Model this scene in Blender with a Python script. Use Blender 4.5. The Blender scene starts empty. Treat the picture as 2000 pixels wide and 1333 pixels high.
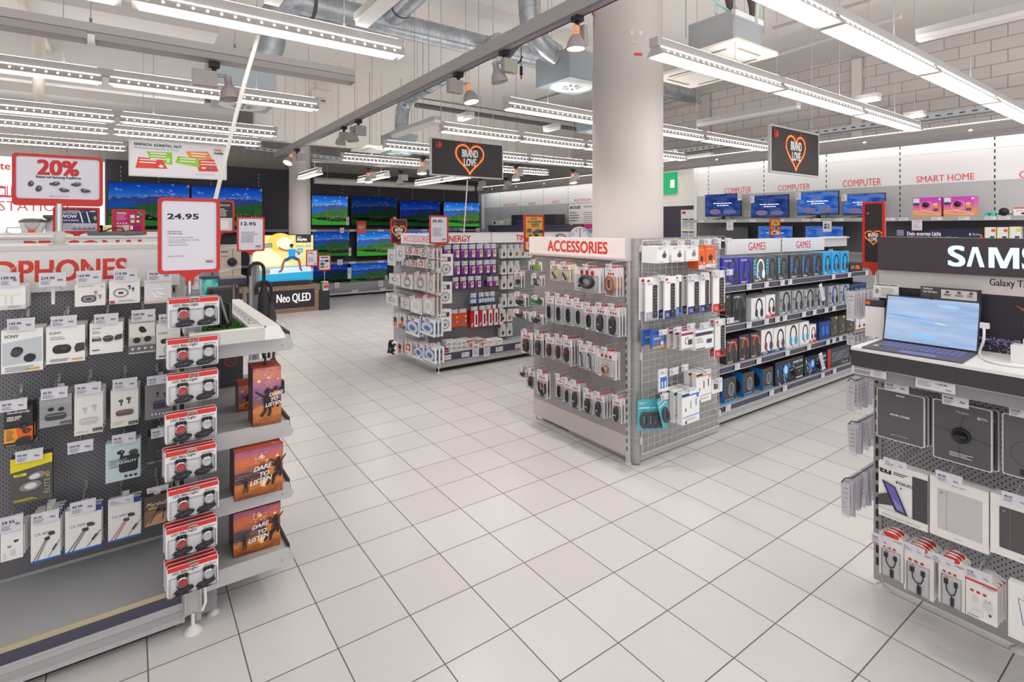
import bpy, bmesh, math, random
from mathutils import Vector, Matrix
random.seed(7)
SC = bpy.context.scene
COL = SC.collection
# ------------------------------------------------------------------ camera, world, exposure
FPX, CYP, YAW, CH = 1035.92, 444.78, 0.62355, 1.63
CY_, SY_ = math.cos(YAW), math.sin(YAW)
cd = bpy.data.cameras.new('camera'); cam = bpy.data.objects.new('camera', cd); COL.objects.link(cam)
cd.sensor_width = 36.0; cd.lens = FPX/2000*36.0
cd.shift_x = 0.0; cd.shift_y = -(666.5-CYP)/2000
cd.clip_start = 0.05; cd.clip_end = 100
cam.location = (0, 0, CH); cam.rotation_euler = (math.pi/2, 0, -YAW)
SC.camera = cam
W = bpy.data.worlds.new('world'); SC.world = W; W.use_nodes = True
W.node_tree.nodes['Background'].inputs[0].default_value = (1.0, 0.985, 0.98, 1)
W.node_tree.nodes['Background'].inputs[1].default_value = 1.3
SC.view_settings.view_transform = 'Standard'; SC.view_settings.look = 'None'
SC.view_settings.gamma = 1; SC.view_settings.exposure = -0.2; SC.view_settings.use_curve_mapping = False
SC.cycles.use_denoising = True
SC.cycles.max_bounces = 8; SC.cycles.transparent_max_bounces = 16
SPOTW = 70.0         # watts of each spotlight
UPS = 12.0           # strength of the lamps' upward glow, added to brighten the ceiling
LAMP = 7.5         # strength of the ceiling strip lamps
# ------------------------------------------------------------------ where a pixel of the photograph lies on a known plane
def ray(px, py):
    xr = (px-1000)/FPX
    return Vector((xr*CY_+SY_, -xr*SY_+CY_, -(py-CYP)/FPX))
def PZ(px, py, z): d = ray(px, py); t = (z-CH)/d.z; return Vector((d.x*t, d.y*t, z))
def PX(px, py, x): d = ray(px, py); t = x/d.x; return Vector((x, d.y*t, CH+d.z*t))
def PY(px, py, y): d = ray(px, py); t = y/d.y; return Vector((d.x*t, y, CH+d.z*t))
def bby(l, t, r, b, y):          # extents of an upright rectangle on a plane facing -y
    c, m = (l+r)/2, (t+b)/2
    st, sb = abs((CYP-t)/(2440-c))*(r-l)/2, abs((CYP-b)/(2440-c))*(r-l)/2
    if t < CYP: st = 0
    return PY(l, m, y).x, PY(r, m, y).x, PY(c, b-sb, y).z, PY(c, t+st, y).z
def bbx(l, t, r, b, x):          # on a plane facing -x: (u0,u1) along -y
    c, m = (l+r)/2, (t+b)/2
    st, sb = abs((CYP-t)/(c-255))*(r-l)/2, abs((CYP-b)/(c-255))*(r-l)/2
    if t < CYP: st = 0
    return PX(l, m, x).y, PX(r, m, x).y, PX(c, b-sb, x).z, PX(c, t+st, x).z
# ------------------------------------------------------------------ materials
def lin(c):
    if isinstance(c, str):
        c = [int(c[i:i+2], 16)/255 for i in (0, 2, 4)]
    return tuple(((v/12.92) if v <= .04045 else ((v+.055)/1.055)**2.4) for v in c)+(1,)
MC = {}
def M(c, rough=.5, metal=0.0, emit=0.0, spec=.5, coat=0.0):
    k = (c, rough, metal, emit, spec, coat)
    if k in MC: return MC[k]
    m = bpy.data.materials.new('mat_%s_%d' % (c, len(MC))); m.use_nodes = True
    b = m.node_tree.nodes['Principled BSDF']
    b.inputs['Base Color'].default_value = lin(c); b.inputs['Roughness'].default_value = rough
    b.inputs['Metallic'].default_value = metal; b.inputs['Specular IOR Level'].default_value = spec
    if coat: b.inputs['Coat Weight'].default_value = coat
    if emit:
        b.inputs['Emission Color'].default_value = lin(c); b.inputs['Emission Strength'].default_value = emit
    MC[k] = m; return m
def nodes(name):
    m = bpy.data.materials.new(name); m.use_nodes = True
    nt = m.node_tree; return m, nt, nt.nodes['Principled BSDF']
def nd(nt, t, **kw):
    n = nt.nodes.new(t)
    for k, v in kw.items(): setattr(n, k, v)
    return n
def mth(nt, op, a, b=None, c=None):
    n = nt.nodes.new('ShaderNodeMath'); n.operation = op
    for i, v in enumerate((a, b, c)):
        if v is None: continue
        if isinstance(v, (int, float)): n.inputs[i].default_value = v
        else: nt.links.new(v, n.inputs[i])
    return n.outputs[0]
def mixc(nt, f, a, b):
    n = nt.nodes.new('ShaderNodeMix'); n.data_type = 'RGBA'
    for s, v in ((0, f), (6, a), (7, b)):
        if isinstance(v, (int, float)): n.inputs[s].default_value = v
        elif isinstance(v, tuple): n.inputs[s].default_value = v
        else: nt.links.new(v, n.inputs[s])
    return n.outputs[2]
def noise(nt, vec, scale, detail=2, rough=.5):
    n = nt.nodes.new('ShaderNodeTexNoise'); n.inputs['Scale'].default_value = scale
    n.inputs['Detail'].default_value = detail; n.inputs['Roughness'].default_value = rough
    if vec is not None: nt.links.new(vec, n.inputs['Vector'])
    return n.outputs['Fac']
def ramp(nt, f, stops):
    n = nt.nodes.new('ShaderNodeValToRGB'); e = n.color_ramp.elements
    e[0].position, e[0].color = stops[0][0], lin(stops[0][1]); e[1].position, e[1].color = stops[-1][0], lin(stops[-1][1])
    for p, c in stops[1:-1]:
        x = e.new(p); x.color = lin(c)
    nt.links.new(f, n.inputs[0]); return n.outputs[0]
def sepxyz(nt, o):
    n = nt.nodes.new('ShaderNodeSeparateXYZ'); nt.links.new(o, n.inputs[0]); return n.outputs
def objco(nt): return nt.nodes.new('ShaderNodeTexCoord').outputs['Object']

def floor_mat():
    m, nt, b = nodes('floor_tiles'); co = objco(nt); X, Y, Z = sepxyz(nt, co)
    fx = mth(nt, 'DIVIDE', mth(nt, 'SUBTRACT', X, 0.953), .30025); fy = mth(nt, 'DIVIDE', mth(nt, 'SUBTRACT', Y, 2.978), .30652)
    ax = mth(nt, 'ABSOLUTE', mth(nt, 'SUBTRACT', mth(nt, 'FRACT', mth(nt, 'ADD', fx, .5)), .5))
    ay = mth(nt, 'ABSOLUTE', mth(nt, 'SUBTRACT', mth(nt, 'FRACT', mth(nt, 'ADD', fy, .5)), .5))
    g = mth(nt, 'LESS_THAN', mth(nt, 'MINIMUM', ax, ay), .0082)
    cv = nd(nt, 'ShaderNodeCombineXYZ'); nt.links.new(mth(nt, 'FLOOR', fx), cv.inputs[0]); nt.links.new(mth(nt, 'FLOOR', fy), cv.inputs[1])
    wn = nd(nt, 'ShaderNodeTexWhiteNoise'); nt.links.new(cv.outputs[0], wn.inputs['Vector'])
    base = mixc(nt, wn.outputs['Value'], lin('cfcccc'), lin('d6d4d3'))
    sp = mth(nt, 'MULTIPLY', noise(nt, co, 420, 2, .7), 1.0)
    base = mixc(nt, mth(nt, 'MULTIPLY', mth(nt, 'GREATER_THAN', sp, .58), .13), base, lin('8d8b8a'))
    col = mixc(nt, g, base, lin('6d645f'))
    nt.links.new(col, b.inputs['Base Color'])
    nt.links.new(mth(nt, 'MULTIPLY_ADD', g, .45, .27), b.inputs['Roughness'])
    b.inputs['Specular IOR Level'].default_value = .45
    bp = nd(nt, 'ShaderNodeBump'); bp.inputs['Strength'].default_value = .25; bp.inputs['Distance'].default_value = .002
    nt.links.new(mth(nt, 'SUBTRACT', 1, g), bp.inputs['Height']); nt.links.new(bp.outputs[0], b.inputs['Normal'])
    return m
def peg_mat(name, c, hole, px=.0125, r=.22, stag=True, axis='X'):   # perforated sheet, holes as pattern
    m, nt, b = nodes(name); co = objco(nt); X, Y, Z = sepxyz(nt, co)
    A = X if axis == 'X' else Y
    fz = mth(nt, 'DIVIDE', Z, px*2 if stag else px); fa = mth(nt, 'DIVIDE', A, px*2 if stag else px)
    def dots(ox, oz):
        a = mth(nt, 'SUBTRACT', mth(nt, 'FRACT', mth(nt, 'ADD', fa, ox)), .5); z = mth(nt, 'SUBTRACT', mth(nt, 'FRACT', mth(nt, 'ADD', fz, oz)), .5)
        return mth(nt, 'LESS_THAN', mth(nt, 'ADD', mth(nt, 'MULTIPLY', a, a), mth(nt, 'MULTIPLY', z, z)), (r/(2 if stag else 1))**2*1.6)
    d = dots(0, 0)
    if stag: d = mth(nt, 'MAXIMUM', d, dots(.5, .5))
    nt.links.new(mixc(nt, d, lin(c), lin(hole)), b.inputs['Base Color']); b.inputs['Roughness'].default_value = .5
    return m
def brick_mat():
    m, nt, b = nodes('painted_block_wall'); co = objco(nt); X, Y, Z = sepxyz(nt, co)
    cv = nd(nt, 'ShaderNodeCombineXYZ'); nt.links.new(Y, cv.inputs[0]); nt.links.new(Z, cv.inputs[1])
    t = nd(nt, 'ShaderNodeTexBrick'); nt.links.new(cv.outputs[0], t.inputs['Vector'])
    t.inputs['Scale'].default_value = 1; t.inputs['Brick Width'].default_value = .36; t.inputs['Row Height'].default_value = .18
    t.inputs['Mortar Size'].default_value = .006; t.inputs['Color1'].default_value = lin('dfd8d4'); t.inputs['Color2'].default_value = lin('d9d2cd'); t.inputs['Mortar'].default_value = lin('aaa19b')
    nt.links.new(t.outputs['Color'], b.inputs['Base Color']); b.inputs['Roughness'].default_value = .7
    bp = nd(nt, 'ShaderNodeBump'); bp.inputs['Strength'].default_value = .5; bp.inputs['Distance'].default_value = .01; bp.invert = True
    nt.links.new(t.outputs['Fac'], bp.inputs['Height']); nt.links.new(bp.outputs[0], b.inputs['Normal'])
    return m
def panel_mat(name, c, line, axis, period, off=0.0, w=.012, rough=.55, period2=0):
    m, nt, b = nodes(name); co = objco(nt); o = dict(zip('XYZ', sepxyz(nt, co)))
    f = mth(nt, 'FRACT', mth(nt, 'DIVIDE', mth(nt, 'SUBTRACT', o[axis], off), period)); g = mth(nt, 'LESS_THAN', f, w/period)
    nt.links.new(mixc(nt, g, lin(c), lin(line)), b.inputs['Base Color']); b.inputs['Roughness'].default_value = rough
    return m
def duct_mat():
    m, nt, b = nodes('galvanised_sheet'); co = objco(nt)
    n = noise(nt, co, 9, 4, .6); nt.links.new(ramp(nt, n, [(.3, 'a9b0b8'), (.7, 'cdd2d8')]), b.inputs['Base Color'])
    b.inputs['Metallic'].default_value = .85; b.inputs['Roughness'].default_value = .36
    return m
def brushed_mat():
    m, nt, b = nodes('brushed_steel'); co = objco(nt)
    mp = nd(nt, 'ShaderNodeMapping'); mp.inputs['Scale'].default_value = (2, 2, 220); nt.links.new(co, mp.inputs[0])
    n = noise(nt, mp.outputs[0], 1.0, 3, .6); nt.links.new(ramp(nt, n, [(.3, '989899'), (.7, 'b2b1b1')]), b.inputs['Base Color'])
    b.inputs['Metallic'].default_value = .35; b.inputs['Roughness'].default_value = .4
    return m
def wood_mat():
    m, nt, b = nodes('walnut_wood'); co = objco(nt)
    mp = nd(nt, 'ShaderNodeMapping'); mp.inputs['Scale'].default_value = (3, 30, 30); nt.links.new(co, mp.inputs[0])
    n = noise(nt, mp.outputs[0], 1.5, 4, .6); nt.links.new(ramp(nt, n, [(.3, '7d5f4c'), (.7, 'a98a74')]), b.inputs['Base Color'])
    return m
def clear_mat():
    m = bpy.data.materials.new('clear_plastic'); m.use_nodes = True; nt = m.node_tree; nt.nodes.clear()
    o = nd(nt, 'ShaderNodeOutputMaterial'); t = nd(nt, 'ShaderNodeBsdfTransparent'); g = nd(nt, 'ShaderNodeBsdfGlossy'); mx = nd(nt, 'ShaderNodeMixShader')
    t.inputs[0].default_value = (.96, .965, .98, 1); g.inputs['Roughness'].default_value = .12; lw = nd(nt, 'ShaderNodeLayerWeight'); lw.inputs[0].default_value = .22
    nt.links.new(lw.outputs['Fresnel'], mx.inputs[0]); nt.links.new(t.outputs[0], mx.inputs[1]); nt.links.new(g.outputs[0], mx.inputs[2]); nt.links.new(mx.outputs[0], o.inputs[0])
    return m
def scenic_mat(name, strength, tint='ffffff', sat=1.0):    # lake and mountain film running on a television, lit by the screen itself
    m = bpy.data.materials.new(name); m.use_nodes = True; nt = m.node_tree; nt.nodes.clear()
    o = nd(nt, 'ShaderNodeOutputMaterial'); em = nd(nt, 'ShaderNodeEmission'); co = nd(nt, 'ShaderNodeUVMap').outputs[0]; U, V, _ = sepxyz(nt, co)
    sky = ramp(nt, V, [(.6, '6fb4f5'), (.8, '2e7fe0'), (1, '1450c0')])
    mp = nd(nt, 'ShaderNodeMapping'); mp.inputs['Scale'].default_value = (1.6, 1.5, 1); nt.links.new(co, mp.inputs[0])
    cl = noise(nt, mp.outputs[0], 4.5, 5, .6)
    sky = mixc(nt, mth(nt, 'MULTIPLY', mth(nt, 'GREATER_THAN', cl, .62), .7), sky, lin('d8e8fb'))
    def n1(s, off, d=4):
        cv = nd(nt, 'ShaderNodeCombineXYZ'); nt.links.new(U, cv.inputs[0]); cv.inputs[1].default_value = off; return noise(nt, cv.outputs[0], s, d, .55)
    bell = mth(nt, 'SUBTRACT', 1, mth(nt, 'MULTIPLY', mth(nt, 'ABSOLUTE', mth(nt, 'SUBTRACT', U, .58)), 1.5))
    h1 = mth(nt, 'ADD', mth(nt, 'MULTIPLY_ADD', n1(7, 3.1), .34, .40), mth(nt, 'MULTIPLY', bell, .17))
    rock = mixc(nt, noise(nt, co, 22, 4, .7), lin('2c3f78'), lin('5f76ac'))
    snow = mth(nt, 'MULTIPLY', mth(nt, 'GREATER_THAN', mth(nt, 'ADD', V, mth(nt, 'MULTIPLY', noise(nt, co, 30, 3, .7), .25)), .83), .75)
    rock = mixc(nt, snow, rock, lin('c9d4ea'))
    c = mixc(nt, mth(nt, 'LESS_THAN', V, h1), sky, rock)
    lake = mth(nt, 'MULTIPLY', mth(nt, 'LESS_THAN', V, .56), mth(nt, 'LESS_THAN', U, .33))
    c = mixc(nt, lake, c, lin('2f6fc9'))
    h2 = mth(nt, 'ADD', mth(nt, 'MULTIPLY_ADD', n1(4, 8.4, 3), .22, .26), mth(nt, 'MULTIPLY', U, .26))
    hill = mixc(nt, noise(nt, co, 9, 5, .65), lin('143a2e'), lin('5c9a4a'))
    c = mixc(nt, mth(nt, 'LESS_THAN', V, h2), c, hill)
    h3 = mth(nt, 'MULTIPLY_ADD', n1(3, 1.7, 3), .3, .10); dark = mixc(nt, noise(nt, co, 26, 4, .7), lin('0d2418'), lin('24482c'))
    c = mixc(nt, mth(nt, 'LESS_THAN', V, h3), c, dark)
    h4 = mth(nt, 'ADD', mth(nt, 'MULTIPLY_ADD', n1(2.2, 5.5, 2), .16, .02), mth(nt, 'MULTIPLY', mth(nt, 'ABSOLUTE', mth(nt, 'SUBTRACT', U, .75)), .16))
    c = mixc(nt, mth(nt, 'LESS_THAN', V, h4), c, lin('3f9a35'))
    hs = noise(nt, co, 34, 2, .5); vill = mth(nt, 'MULTIPLY', mth(nt, 'GREATER_THAN', hs, .60), mth(nt, 'LESS_THAN', mth(nt, 'ABSOLUTE', mth(nt, 'SUBTRACT', V, .24)), .08))
    vill = mth(nt, 'MULTIPLY', vill, mth(nt, 'LESS_THAN', mth(nt, 'ABSOLUTE', mth(nt, 'SUBTRACT', U, .66)), .26))
    c = mixc(nt, vill, c, lin('e0a878'))
    c = mixc(nt, 1.0, c, c); mu = nd(nt, 'ShaderNodeMix', data_type='RGBA', blend_type='MULTIPLY'); mu.inputs[0].default_value = 1; mu.inputs[7].default_value = lin(tint); nt.links.new(c, mu.inputs[6])
    nt.links.new(mu.outputs[2], em.inputs[0]); em.inputs[1].default_value = strength; nt.links.new(em.outputs[0], o.inputs[0])
    return m
def cloudy_mat(name, stops, scale, strength, stretch=(1, 1, 1)):   # soft colourful picture on a screen
    m = bpy.data.materials.new(name); m.use_nodes = True; nt = m.node_tree; nt.nodes.clear()
    o = nd(nt, 'ShaderNodeOutputMaterial'); em = nd(nt, 'ShaderNodeEmission'); co = nd(nt, 'ShaderNodeUVMap').outputs[0]
    mp = nd(nt, 'ShaderNodeMapping'); mp.inputs['Scale'].default_value = stretch; nt.links.new(co, mp.inputs[0])
    nt.links.new(ramp(nt, noise(nt, mp.outputs[0], scale, 4, .55), stops), em.inputs[0]); em.inputs[1].default_value = strength; nt.links.new(em.outputs[0], o.inputs[0])
    return m
def print_mat(name, stops, scale, axis=None, rough=.35, stretch=(1, 1, 1)):   # cloudy print on a carton
    m, nt, b = nodes(name); co = objco(nt); mp = nd(nt, 'ShaderNodeMapping'); mp.inputs['Scale'].default_value = stretch; nt.links.new(co, mp.inputs[0])
    f = noise(nt, mp.outputs[0], scale, 4, .6)
    if axis: X, Y, Z = sepxyz(nt, co); f = mth(nt, 'MULTIPLY_ADD', mth(nt, 'SUBTRACT', f, .5), .5, mth(nt, 'MULTIPLY', Z, axis))
    nt.links.new(ramp(nt, f, stops), b.inputs['Base Color']); b.inputs['Roughness'].default_value = rough
    return m
WHITE = M('e8e6e7', .5); CARD = M('f1efef', .45); PAPER = M('dddbe4', .6); BLACK = M('191719', .45); DGREY = M('4b494d', .5); RED = M('c42826', .42); GREY = M('a9a8aa', .45); LGREY = M('c9c7c7', .45)
STEEL = M('c2c1c2', .35, .6); CHROME = M('d8d8d8', .2, .9); RAIL = M('48465a', .45); SHELF = M('b4b3b4', .4); ALU = M('b0adac', .45, .2); TXT = M('232126', .6); FINE = M('8e8c98', .7); REDT = M('d23a2c', .5)
CLEAR = clear_mat(); DUCT = duct_mat(); BRUSH = brushed_mat(); WOOD = wood_mat()
GLOW = M('fffdf8', .5, 0, LAMP); GLOWF = M('fffdf7', .5, 0, LAMP*1.7)
# ------------------------------------------------------------------ mesh builder
TC = {}
def text_geo(s, bold=0.0, res=2):
    k = (s, bold, res)
    if k in TC: return TC[k]
    cu = bpy.data.curves.new('t', 'FONT'); cu.body = s; cu.size = 1; cu.resolution_u = res; cu.offset = bold; cu.fill_mode = 'FRONT'
    ob = bpy.data.objects.new('t', cu); COL.objects.link(ob)
    dg = bpy.context.evaluated_depsgraph_get(); me = ob.evaluated_get(dg).to_mesh()
    vs = [v.co.copy() for v in me.vertices]; fs = [list(p.vertices) for p in me.polygons]
    ob.evaluated_get(dg).to_mesh_clear(); bpy.data.objects.remove(ob); bpy.data.curves.remove(cu)
    if vs:
        x0 = min(v.x for v in vs); x1 = max(v.x for v in vs); y0 = min(v.y for v in vs); y1 = max(v.y for v in vs)
        vs = [(v.x-x0, v.y-y0) for v in vs]
    else: x0 = x1 = y0 = y1 = 0
    TC[k] = (vs, fs, x1-x0, y1-y0); return TC[k]
class MB:
    def __init__(s): s.v = []; s.f = []; s.m = []; s.sm = []; s.ml = []; s.uv = {}; s.ly = 0.0; s.fr = None; s.eps = .0006
    def mi(s, m):
        if m not in s.ml: s.ml.append(m)
        return s.ml.index(m)
    def face(s, idx, m, sm=False): s.f.append(idx); s.m.append(s.mi(m)); s.sm.append(sm)
    def poly(s, pts, m, sm=False):
        b = len(s.v); s.v += [tuple(p) for p in pts]; s.face(list(range(b, b+len(pts))), m, sm)
    def box(s, x0, x1, y0, y1, z0, z1, m, sides=None, bev=0):
        if bev: return s.bbox(x0, x1, y0, y1, z0, z1, m, bev)
        b = len(s.v); s.v += [(x, y, z) for z in (z0, z1) for y in (y0, y1) for x in (x0, x1)]
        F = {'b': (0, 2, 3, 1), 't': (4, 5, 7, 6), 'f': (0, 1, 5, 4), 'k': (2, 6, 7, 3), 'l': (0, 4, 6, 2), 'r': (1, 3, 7, 5)}
        for k, q in F.items(): s.face([b+i for i in q], (sides or {}).get(k, m))
        return s
    def bbox(s, x0, x1, y0, y1, z0, z1, m, r):   # box with chamfered edges
        bm = bmesh.new(); bmesh.ops.create_cube(bm, size=1)
        for v in bm.verts: v.co = Vector(((x0+x1)/2+v.co.x*(x1-x0), (y0+y1)/2+v.co.y*(y1-y0), (z0+z1)/2+v.co.z*(z1-z0)))
        bmesh.ops.bevel(bm, geom=bm.edges[:], offset=r, segments=2, profile=.6, affect='EDGES')
        s.bm(bm, m); return s
    def bm(s, bm, m, sm=False):
        b = len(s.v); bm.verts.index_update(); s.v += [tuple(v.co) for v in bm.verts]
        for f in bm.faces: s.face([b+v.index for v in f.verts], m, sm)
        bm.free()
    def ring(s, c, r, n, ax, ay): return [c+ax*(r*math.cos(2*math.pi*i/n))+ay*(r*math.sin(2*math.pi*i/n)) for i in range(n)]
    def tube(s, pts, r, m, n=8, caps=True, closed=False, sm=True):
        pts = [Vector(p) for p in pts]; N = len(pts); rs = r if isinstance(r, (list, tuple)) else [r]*N; b = len(s.v); ax = None
        for i, p in enumerate(pts):
            if closed: d = pts[(i+1) % N]-pts[i-1]
            else: d = pts[min(i+1, N-1)]-pts[max(i-1, 0)]
            if d.length < 1e-9: d = Vector((0, 0, 1))
            d.normalize()
            if ax is None: ax = d.orthogonal().normalized()
            else:
                ax = ax-d*ax.dot(d)
                ax = ax.normalized() if ax.length > 1e-6 else d.orthogonal().normalized()
            s.v += [tuple(q) for q in s.ring(p, rs[i], n, ax, d.cross(ax))]
        for i in range(N if closed else N-1):
            j = (i+1) % N
            for k in range(n): s.face([b+i*n+k, b+i*n+(k+1) % n, b+j*n+(k+1) % n, b+j*n+k], m, sm)
        if caps and not closed:
            s.poly(s.v[b:b+n][::-1], m); s.poly(s.v[b+(N-1)*n:b+N*n], m)
        return s
    def cyl(s, p0, p1, r, m, n=12, r2=None): return s.tube([p0, p1], [r, r if r2 is None else r2], m, n)
    def lathe(s, prof, c, m, n=20, axis=(0, 0, 1), sm=True):   # prof: (r, h)
        a = Vector(axis).normalized(); ax = a.orthogonal().normalized(); ay = a.cross(ax); b = len(s.v); c = Vector(c)
        for r, h in prof: s.v += [tuple(q) for q in s.ring(c+a*h, max(r, 1e-5), n, ax, ay)]
        for i in range(len(prof)-1):
            for k in range(n): s.face([b+i*n+k, b+i*n+(k+1) % n, b+(i+1)*n+(k+1) % n, b+(i+1)*n+k], m, sm)
        return s
    def prism(s, out, y0, y1, m, fm=None):    # outline in the xz plane, from front y0 to back y1
        n = len(out); s.poly([(x, y0, z) for x, z in out], fm or m); s.poly([(x, y1, z) for x, z in out][::-1], m)
        for i in range(n):
            (a, b), (c, d) = out[i], out[(i+1) % n]; s.poly([(a, y0, b), (a, y1, b), (c, y1, d), (c, y0, d)], m)
        return s
    # flat print, drawn on the plane y = ly facing -y (or on frame fr = origin, right, up, normal)
    def P(s, x, z):
        if s.fr: o, u, w, nn = s.fr; return tuple(o+u*x+w*z+nn*(-s.ly))
        return (x, s.ly, z)
    def pl(s, pts, m): s.ly -= s.eps; s.poly([s.P(x, z) for x, z in pts], m); return s
    def r(s, x, z, w, h, m, sk=0): return s.pl([(x, z), (x+w, z+sk), (x+w, z+h+sk), (x, z+h)], m)
    def e(s, x, z, a, b, m, n=20, rot=0):
        c, q = math.cos(rot), math.sin(rot)
        return s.pl([(x+c*a*math.cos(t)-q*b*math.sin(t), z+q*a*math.cos(t)+c*b*math.sin(t)) for t in [2*math.pi*i/n for i in range(n)]], m)
    def rr(s, x, z, w, h, m, rad=.005): return s.pl(rrect(x, z, w, h, rad), m)
    def arc(s, x, z, a, b, w, m, t0=0, t1=360, n=24, rot=0):   # elliptical band
        s.ly -= s.eps; c, q = math.cos(rot), math.sin(rot)
        def pt(k, d):
            t = math.radians(t0+(t1-t0)*k/n); X, Z = (a+d)*math.cos(t), (b+d)*math.sin(t); return s.P(x+c*X-q*Z, z+q*X+c*Z)
        for k in range(n): s.poly([pt(k, -w/2), pt(k, w/2), pt(k+1, w/2), pt(k+1, -w/2)], m)
        return s
    def ln(s, pts, w, m):    # band along a polyline
        s.ly -= s.eps
        for (a, b), (c, d) in zip(pts, pts[1:]):
            L = math.hypot(c-a, d-b) or 1; nx, nz = -(d-b)/L*w/2, (c-a)/L*w/2
            s.poly([s.P(a-nx, b-nz), s.P(c-nx, d-nz), s.P(c+nx, d+nz), s.P(a+nx, b+nz)], m)
        return s
    def t(s, txt, x, z, h, m, w=None, al='l', bold=0.0, res=2, sl=0.0, sk=0.0):     # text of cap height h, optionally squeezed to width w
        vs, fs, tw, th = text_geo(txt, 0.0, res)
        if not vs: return s
        ref = text_geo('H', 0.0, res)[3]; k = h/ref
        kx = (w/tw) if w else k; W_ = tw*kx
        if al == 'c': x -= W_/2
        elif al == 'r': x -= W_
        i = s.mi(m); d = bold*k*.8      # heavier strokes: the same letters laid again a hair apart
        for ox, oz in ([(0, 0)] if d < .0002 else [(-d, 0), (d, 0)] if bold < .03 else [(-d, -d*.7), (d, -d*.7), (-d, d*.7), (d, d*.7)]):
            s.ly -= s.eps*(1 if d < .0002 else .3); b = len(s.v)
            s.v += [s.P(x+ox+a*kx+sl*c*k, z+oz+c*k+sk*a*kx) for a, c in vs]
            for f in fs: s.f.append([b+j for j in f]); s.m.append(i); s.sm.append(False)
        return s
    def lines(s, x, z, w, n, dz, h, m=None, rag=.35):     # a block of fine print
        for i in range(n): s.r(x, z-i*dz, w*(1-rag*random.random()), h, m or FINE)
        return s
    def bars(s, x, z, w, h, m=None):
        m = m or TXT; q = x
        while q < x+w: d = w*random.choice((.05, .08, .12)); s.r(q, z, d*.55, h, m); q += d
        return s
    def mesh(s, name):
        me = bpy.data.meshes.new(name); me.from_pydata(s.v, [], s.f)
        for m in s.ml: me.materials.append(m)
        me.polygons.foreach_set('material_index', s.m); me.polygons.foreach_set('use_smooth', s.sm)
        if s.uv:
            L = me.uv_layers.new(name='UVMap')
            for fi, co in s.uv.items():
                for k, li in enumerate(me.polygons[fi].loop_indices): L.data[li].uv = co[k]
        me.update(); return me
    def uvquad(s, x, z, w, h, m):
        s.ly -= s.eps; s.uv[len(s.f)] = [(0, 0), (1, 0), (1, 1), (0, 1)]
        s.poly([s.P(x, z), s.P(x+w, z), s.P(x+w, z+h), s.P(x, z+h)], m); return s
    def build(s, name, parent=None, loc=(0, 0, 0), rz=0.0, **kw):
        o = bpy.data.objects.new(name, s.mesh(name)); COL.objects.link(o); o.location = loc; o.rotation_euler = (0, 0, rz)
        if parent: o.parent = parent
        if kw: tag(o, **kw)
        return o
def rrect(x, z, w, h, rad, n=5):
    out = []
    for cx, cz, a0 in ((x+w-rad, z+rad, -90), (x+w-rad, z+h-rad, 0), (x+rad, z+h-rad, 90), (x+rad, z+rad, 180)):
        out += [(cx+rad*math.cos(math.radians(a0+90*i/n)), cz+rad*math.sin(math.radians(a0+90*i/n))) for i in range(n+1)]
    return out
def tag(o, label=None, cat=None, group=None, kind=None):
    if label: o['label'] = label
    if cat: o['category'] = cat
    if group: o['group'] = group
    if kind: o['kind'] = kind
    return o
def thing(name, label, cat, loc=(0, 0, 0), rz=0.0, group=None):
    o = bpy.data.objects.new(name, None); o.empty_display_size = .05; COL.objects.link(o); o.location = loc; o.rotation_euler = (0, 0, rz)
    return tag(o, label, cat, group)
def copy_tree(o, loc=None, rz=None, label=None, group=None, parent=None):
    c = o.copy(); COL.objects.link(c)
    if parent: c.parent = parent
    if loc is not None: c.location = loc
    if rz is not None: c.rotation_euler = (0, 0, rz)
    if label: c['label'] = label
    if group: c['group'] = group
    for ch in list(o.children): copy_tree(ch, parent=c)
    return c
def struct(name, mb, **kw):
    o = mb.build(name); o['kind'] = 'structure'; return o
ORD = ['first', 'second', 'third', 'fourth', 'fifth', 'sixth', 'seventh', 'eighth', 'ninth', 'tenth', 'eleventh', 'twelfth', 'thirteenth', 'fourteenth', 'fifteenth', 'sixteenth']
RZX = -math.pi/2     # turns a thing built facing -y so that it faces -x
def price_rail(mb, x0, x1, y, z0, z1, m=None): mb.box(x0, x1, y-.006, y, z0, z1, m or RAIL); mb.box(x0, x1, y-.012, y, z0-.006, z0, SHELF); mb.box(x0, x1, y-.012, y, z1, z1+.005, SHELF)
def shelf_label(parent, x, y, z, w=.07, h=.034, price=None, tilt=0, rows=2):
    m = MB(); m.box(x-w/2, x+w/2, y-.002, y, z-h/2, z+h/2, PAPER); m.ly = y-.002
    if price: m.t(price, x-w/2+w*.08, z+h*.12, h*.24, TXT, bold=.02)
    m.lines(x-w/2+w*.08, z-h*.1, w*.5, rows, h*.15, h*.06); m.bars(x+w*.2, z-h*.12, w*.2, h*.18)
    o = m.build('price_label', parent); return o
# ------------------------------------------------------------------ the room
ZC = 4.55
mb = MB(); mb.box(-6, 11.5, -1.0, 15, -.05, 0, floor_mat()); struct('floor', mb)
ceil_m = panel_mat('ceiling_slab', 'e9e4e0', 'd2ccc8', 'X', 2.4, .4, .012, .8)
mb = MB(); mb.box(-6, 11.5, -1.0, 15, ZC, ZC+.1, ceil_m); struct('ceiling', mb)
mb = MB(); mb.box(10.0, 10.15, -1.0, 15, 0, ZC, brick_mat()); struct('wall_right', mb)
mb = MB(); mb.box(-6, 11.5, 13.3, 13.45, 0, ZC, panel_mat('grey_panel_wall', 'b7b2aa', '9d988f', 'X', .5, 0, .012)); struct('wall_back', mb)
mb = MB(); mb.box(-6.15, -6, -1.0, 15, 0, ZC, M('d9d6d2', .7)); struct('wall_left', mb)
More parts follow.
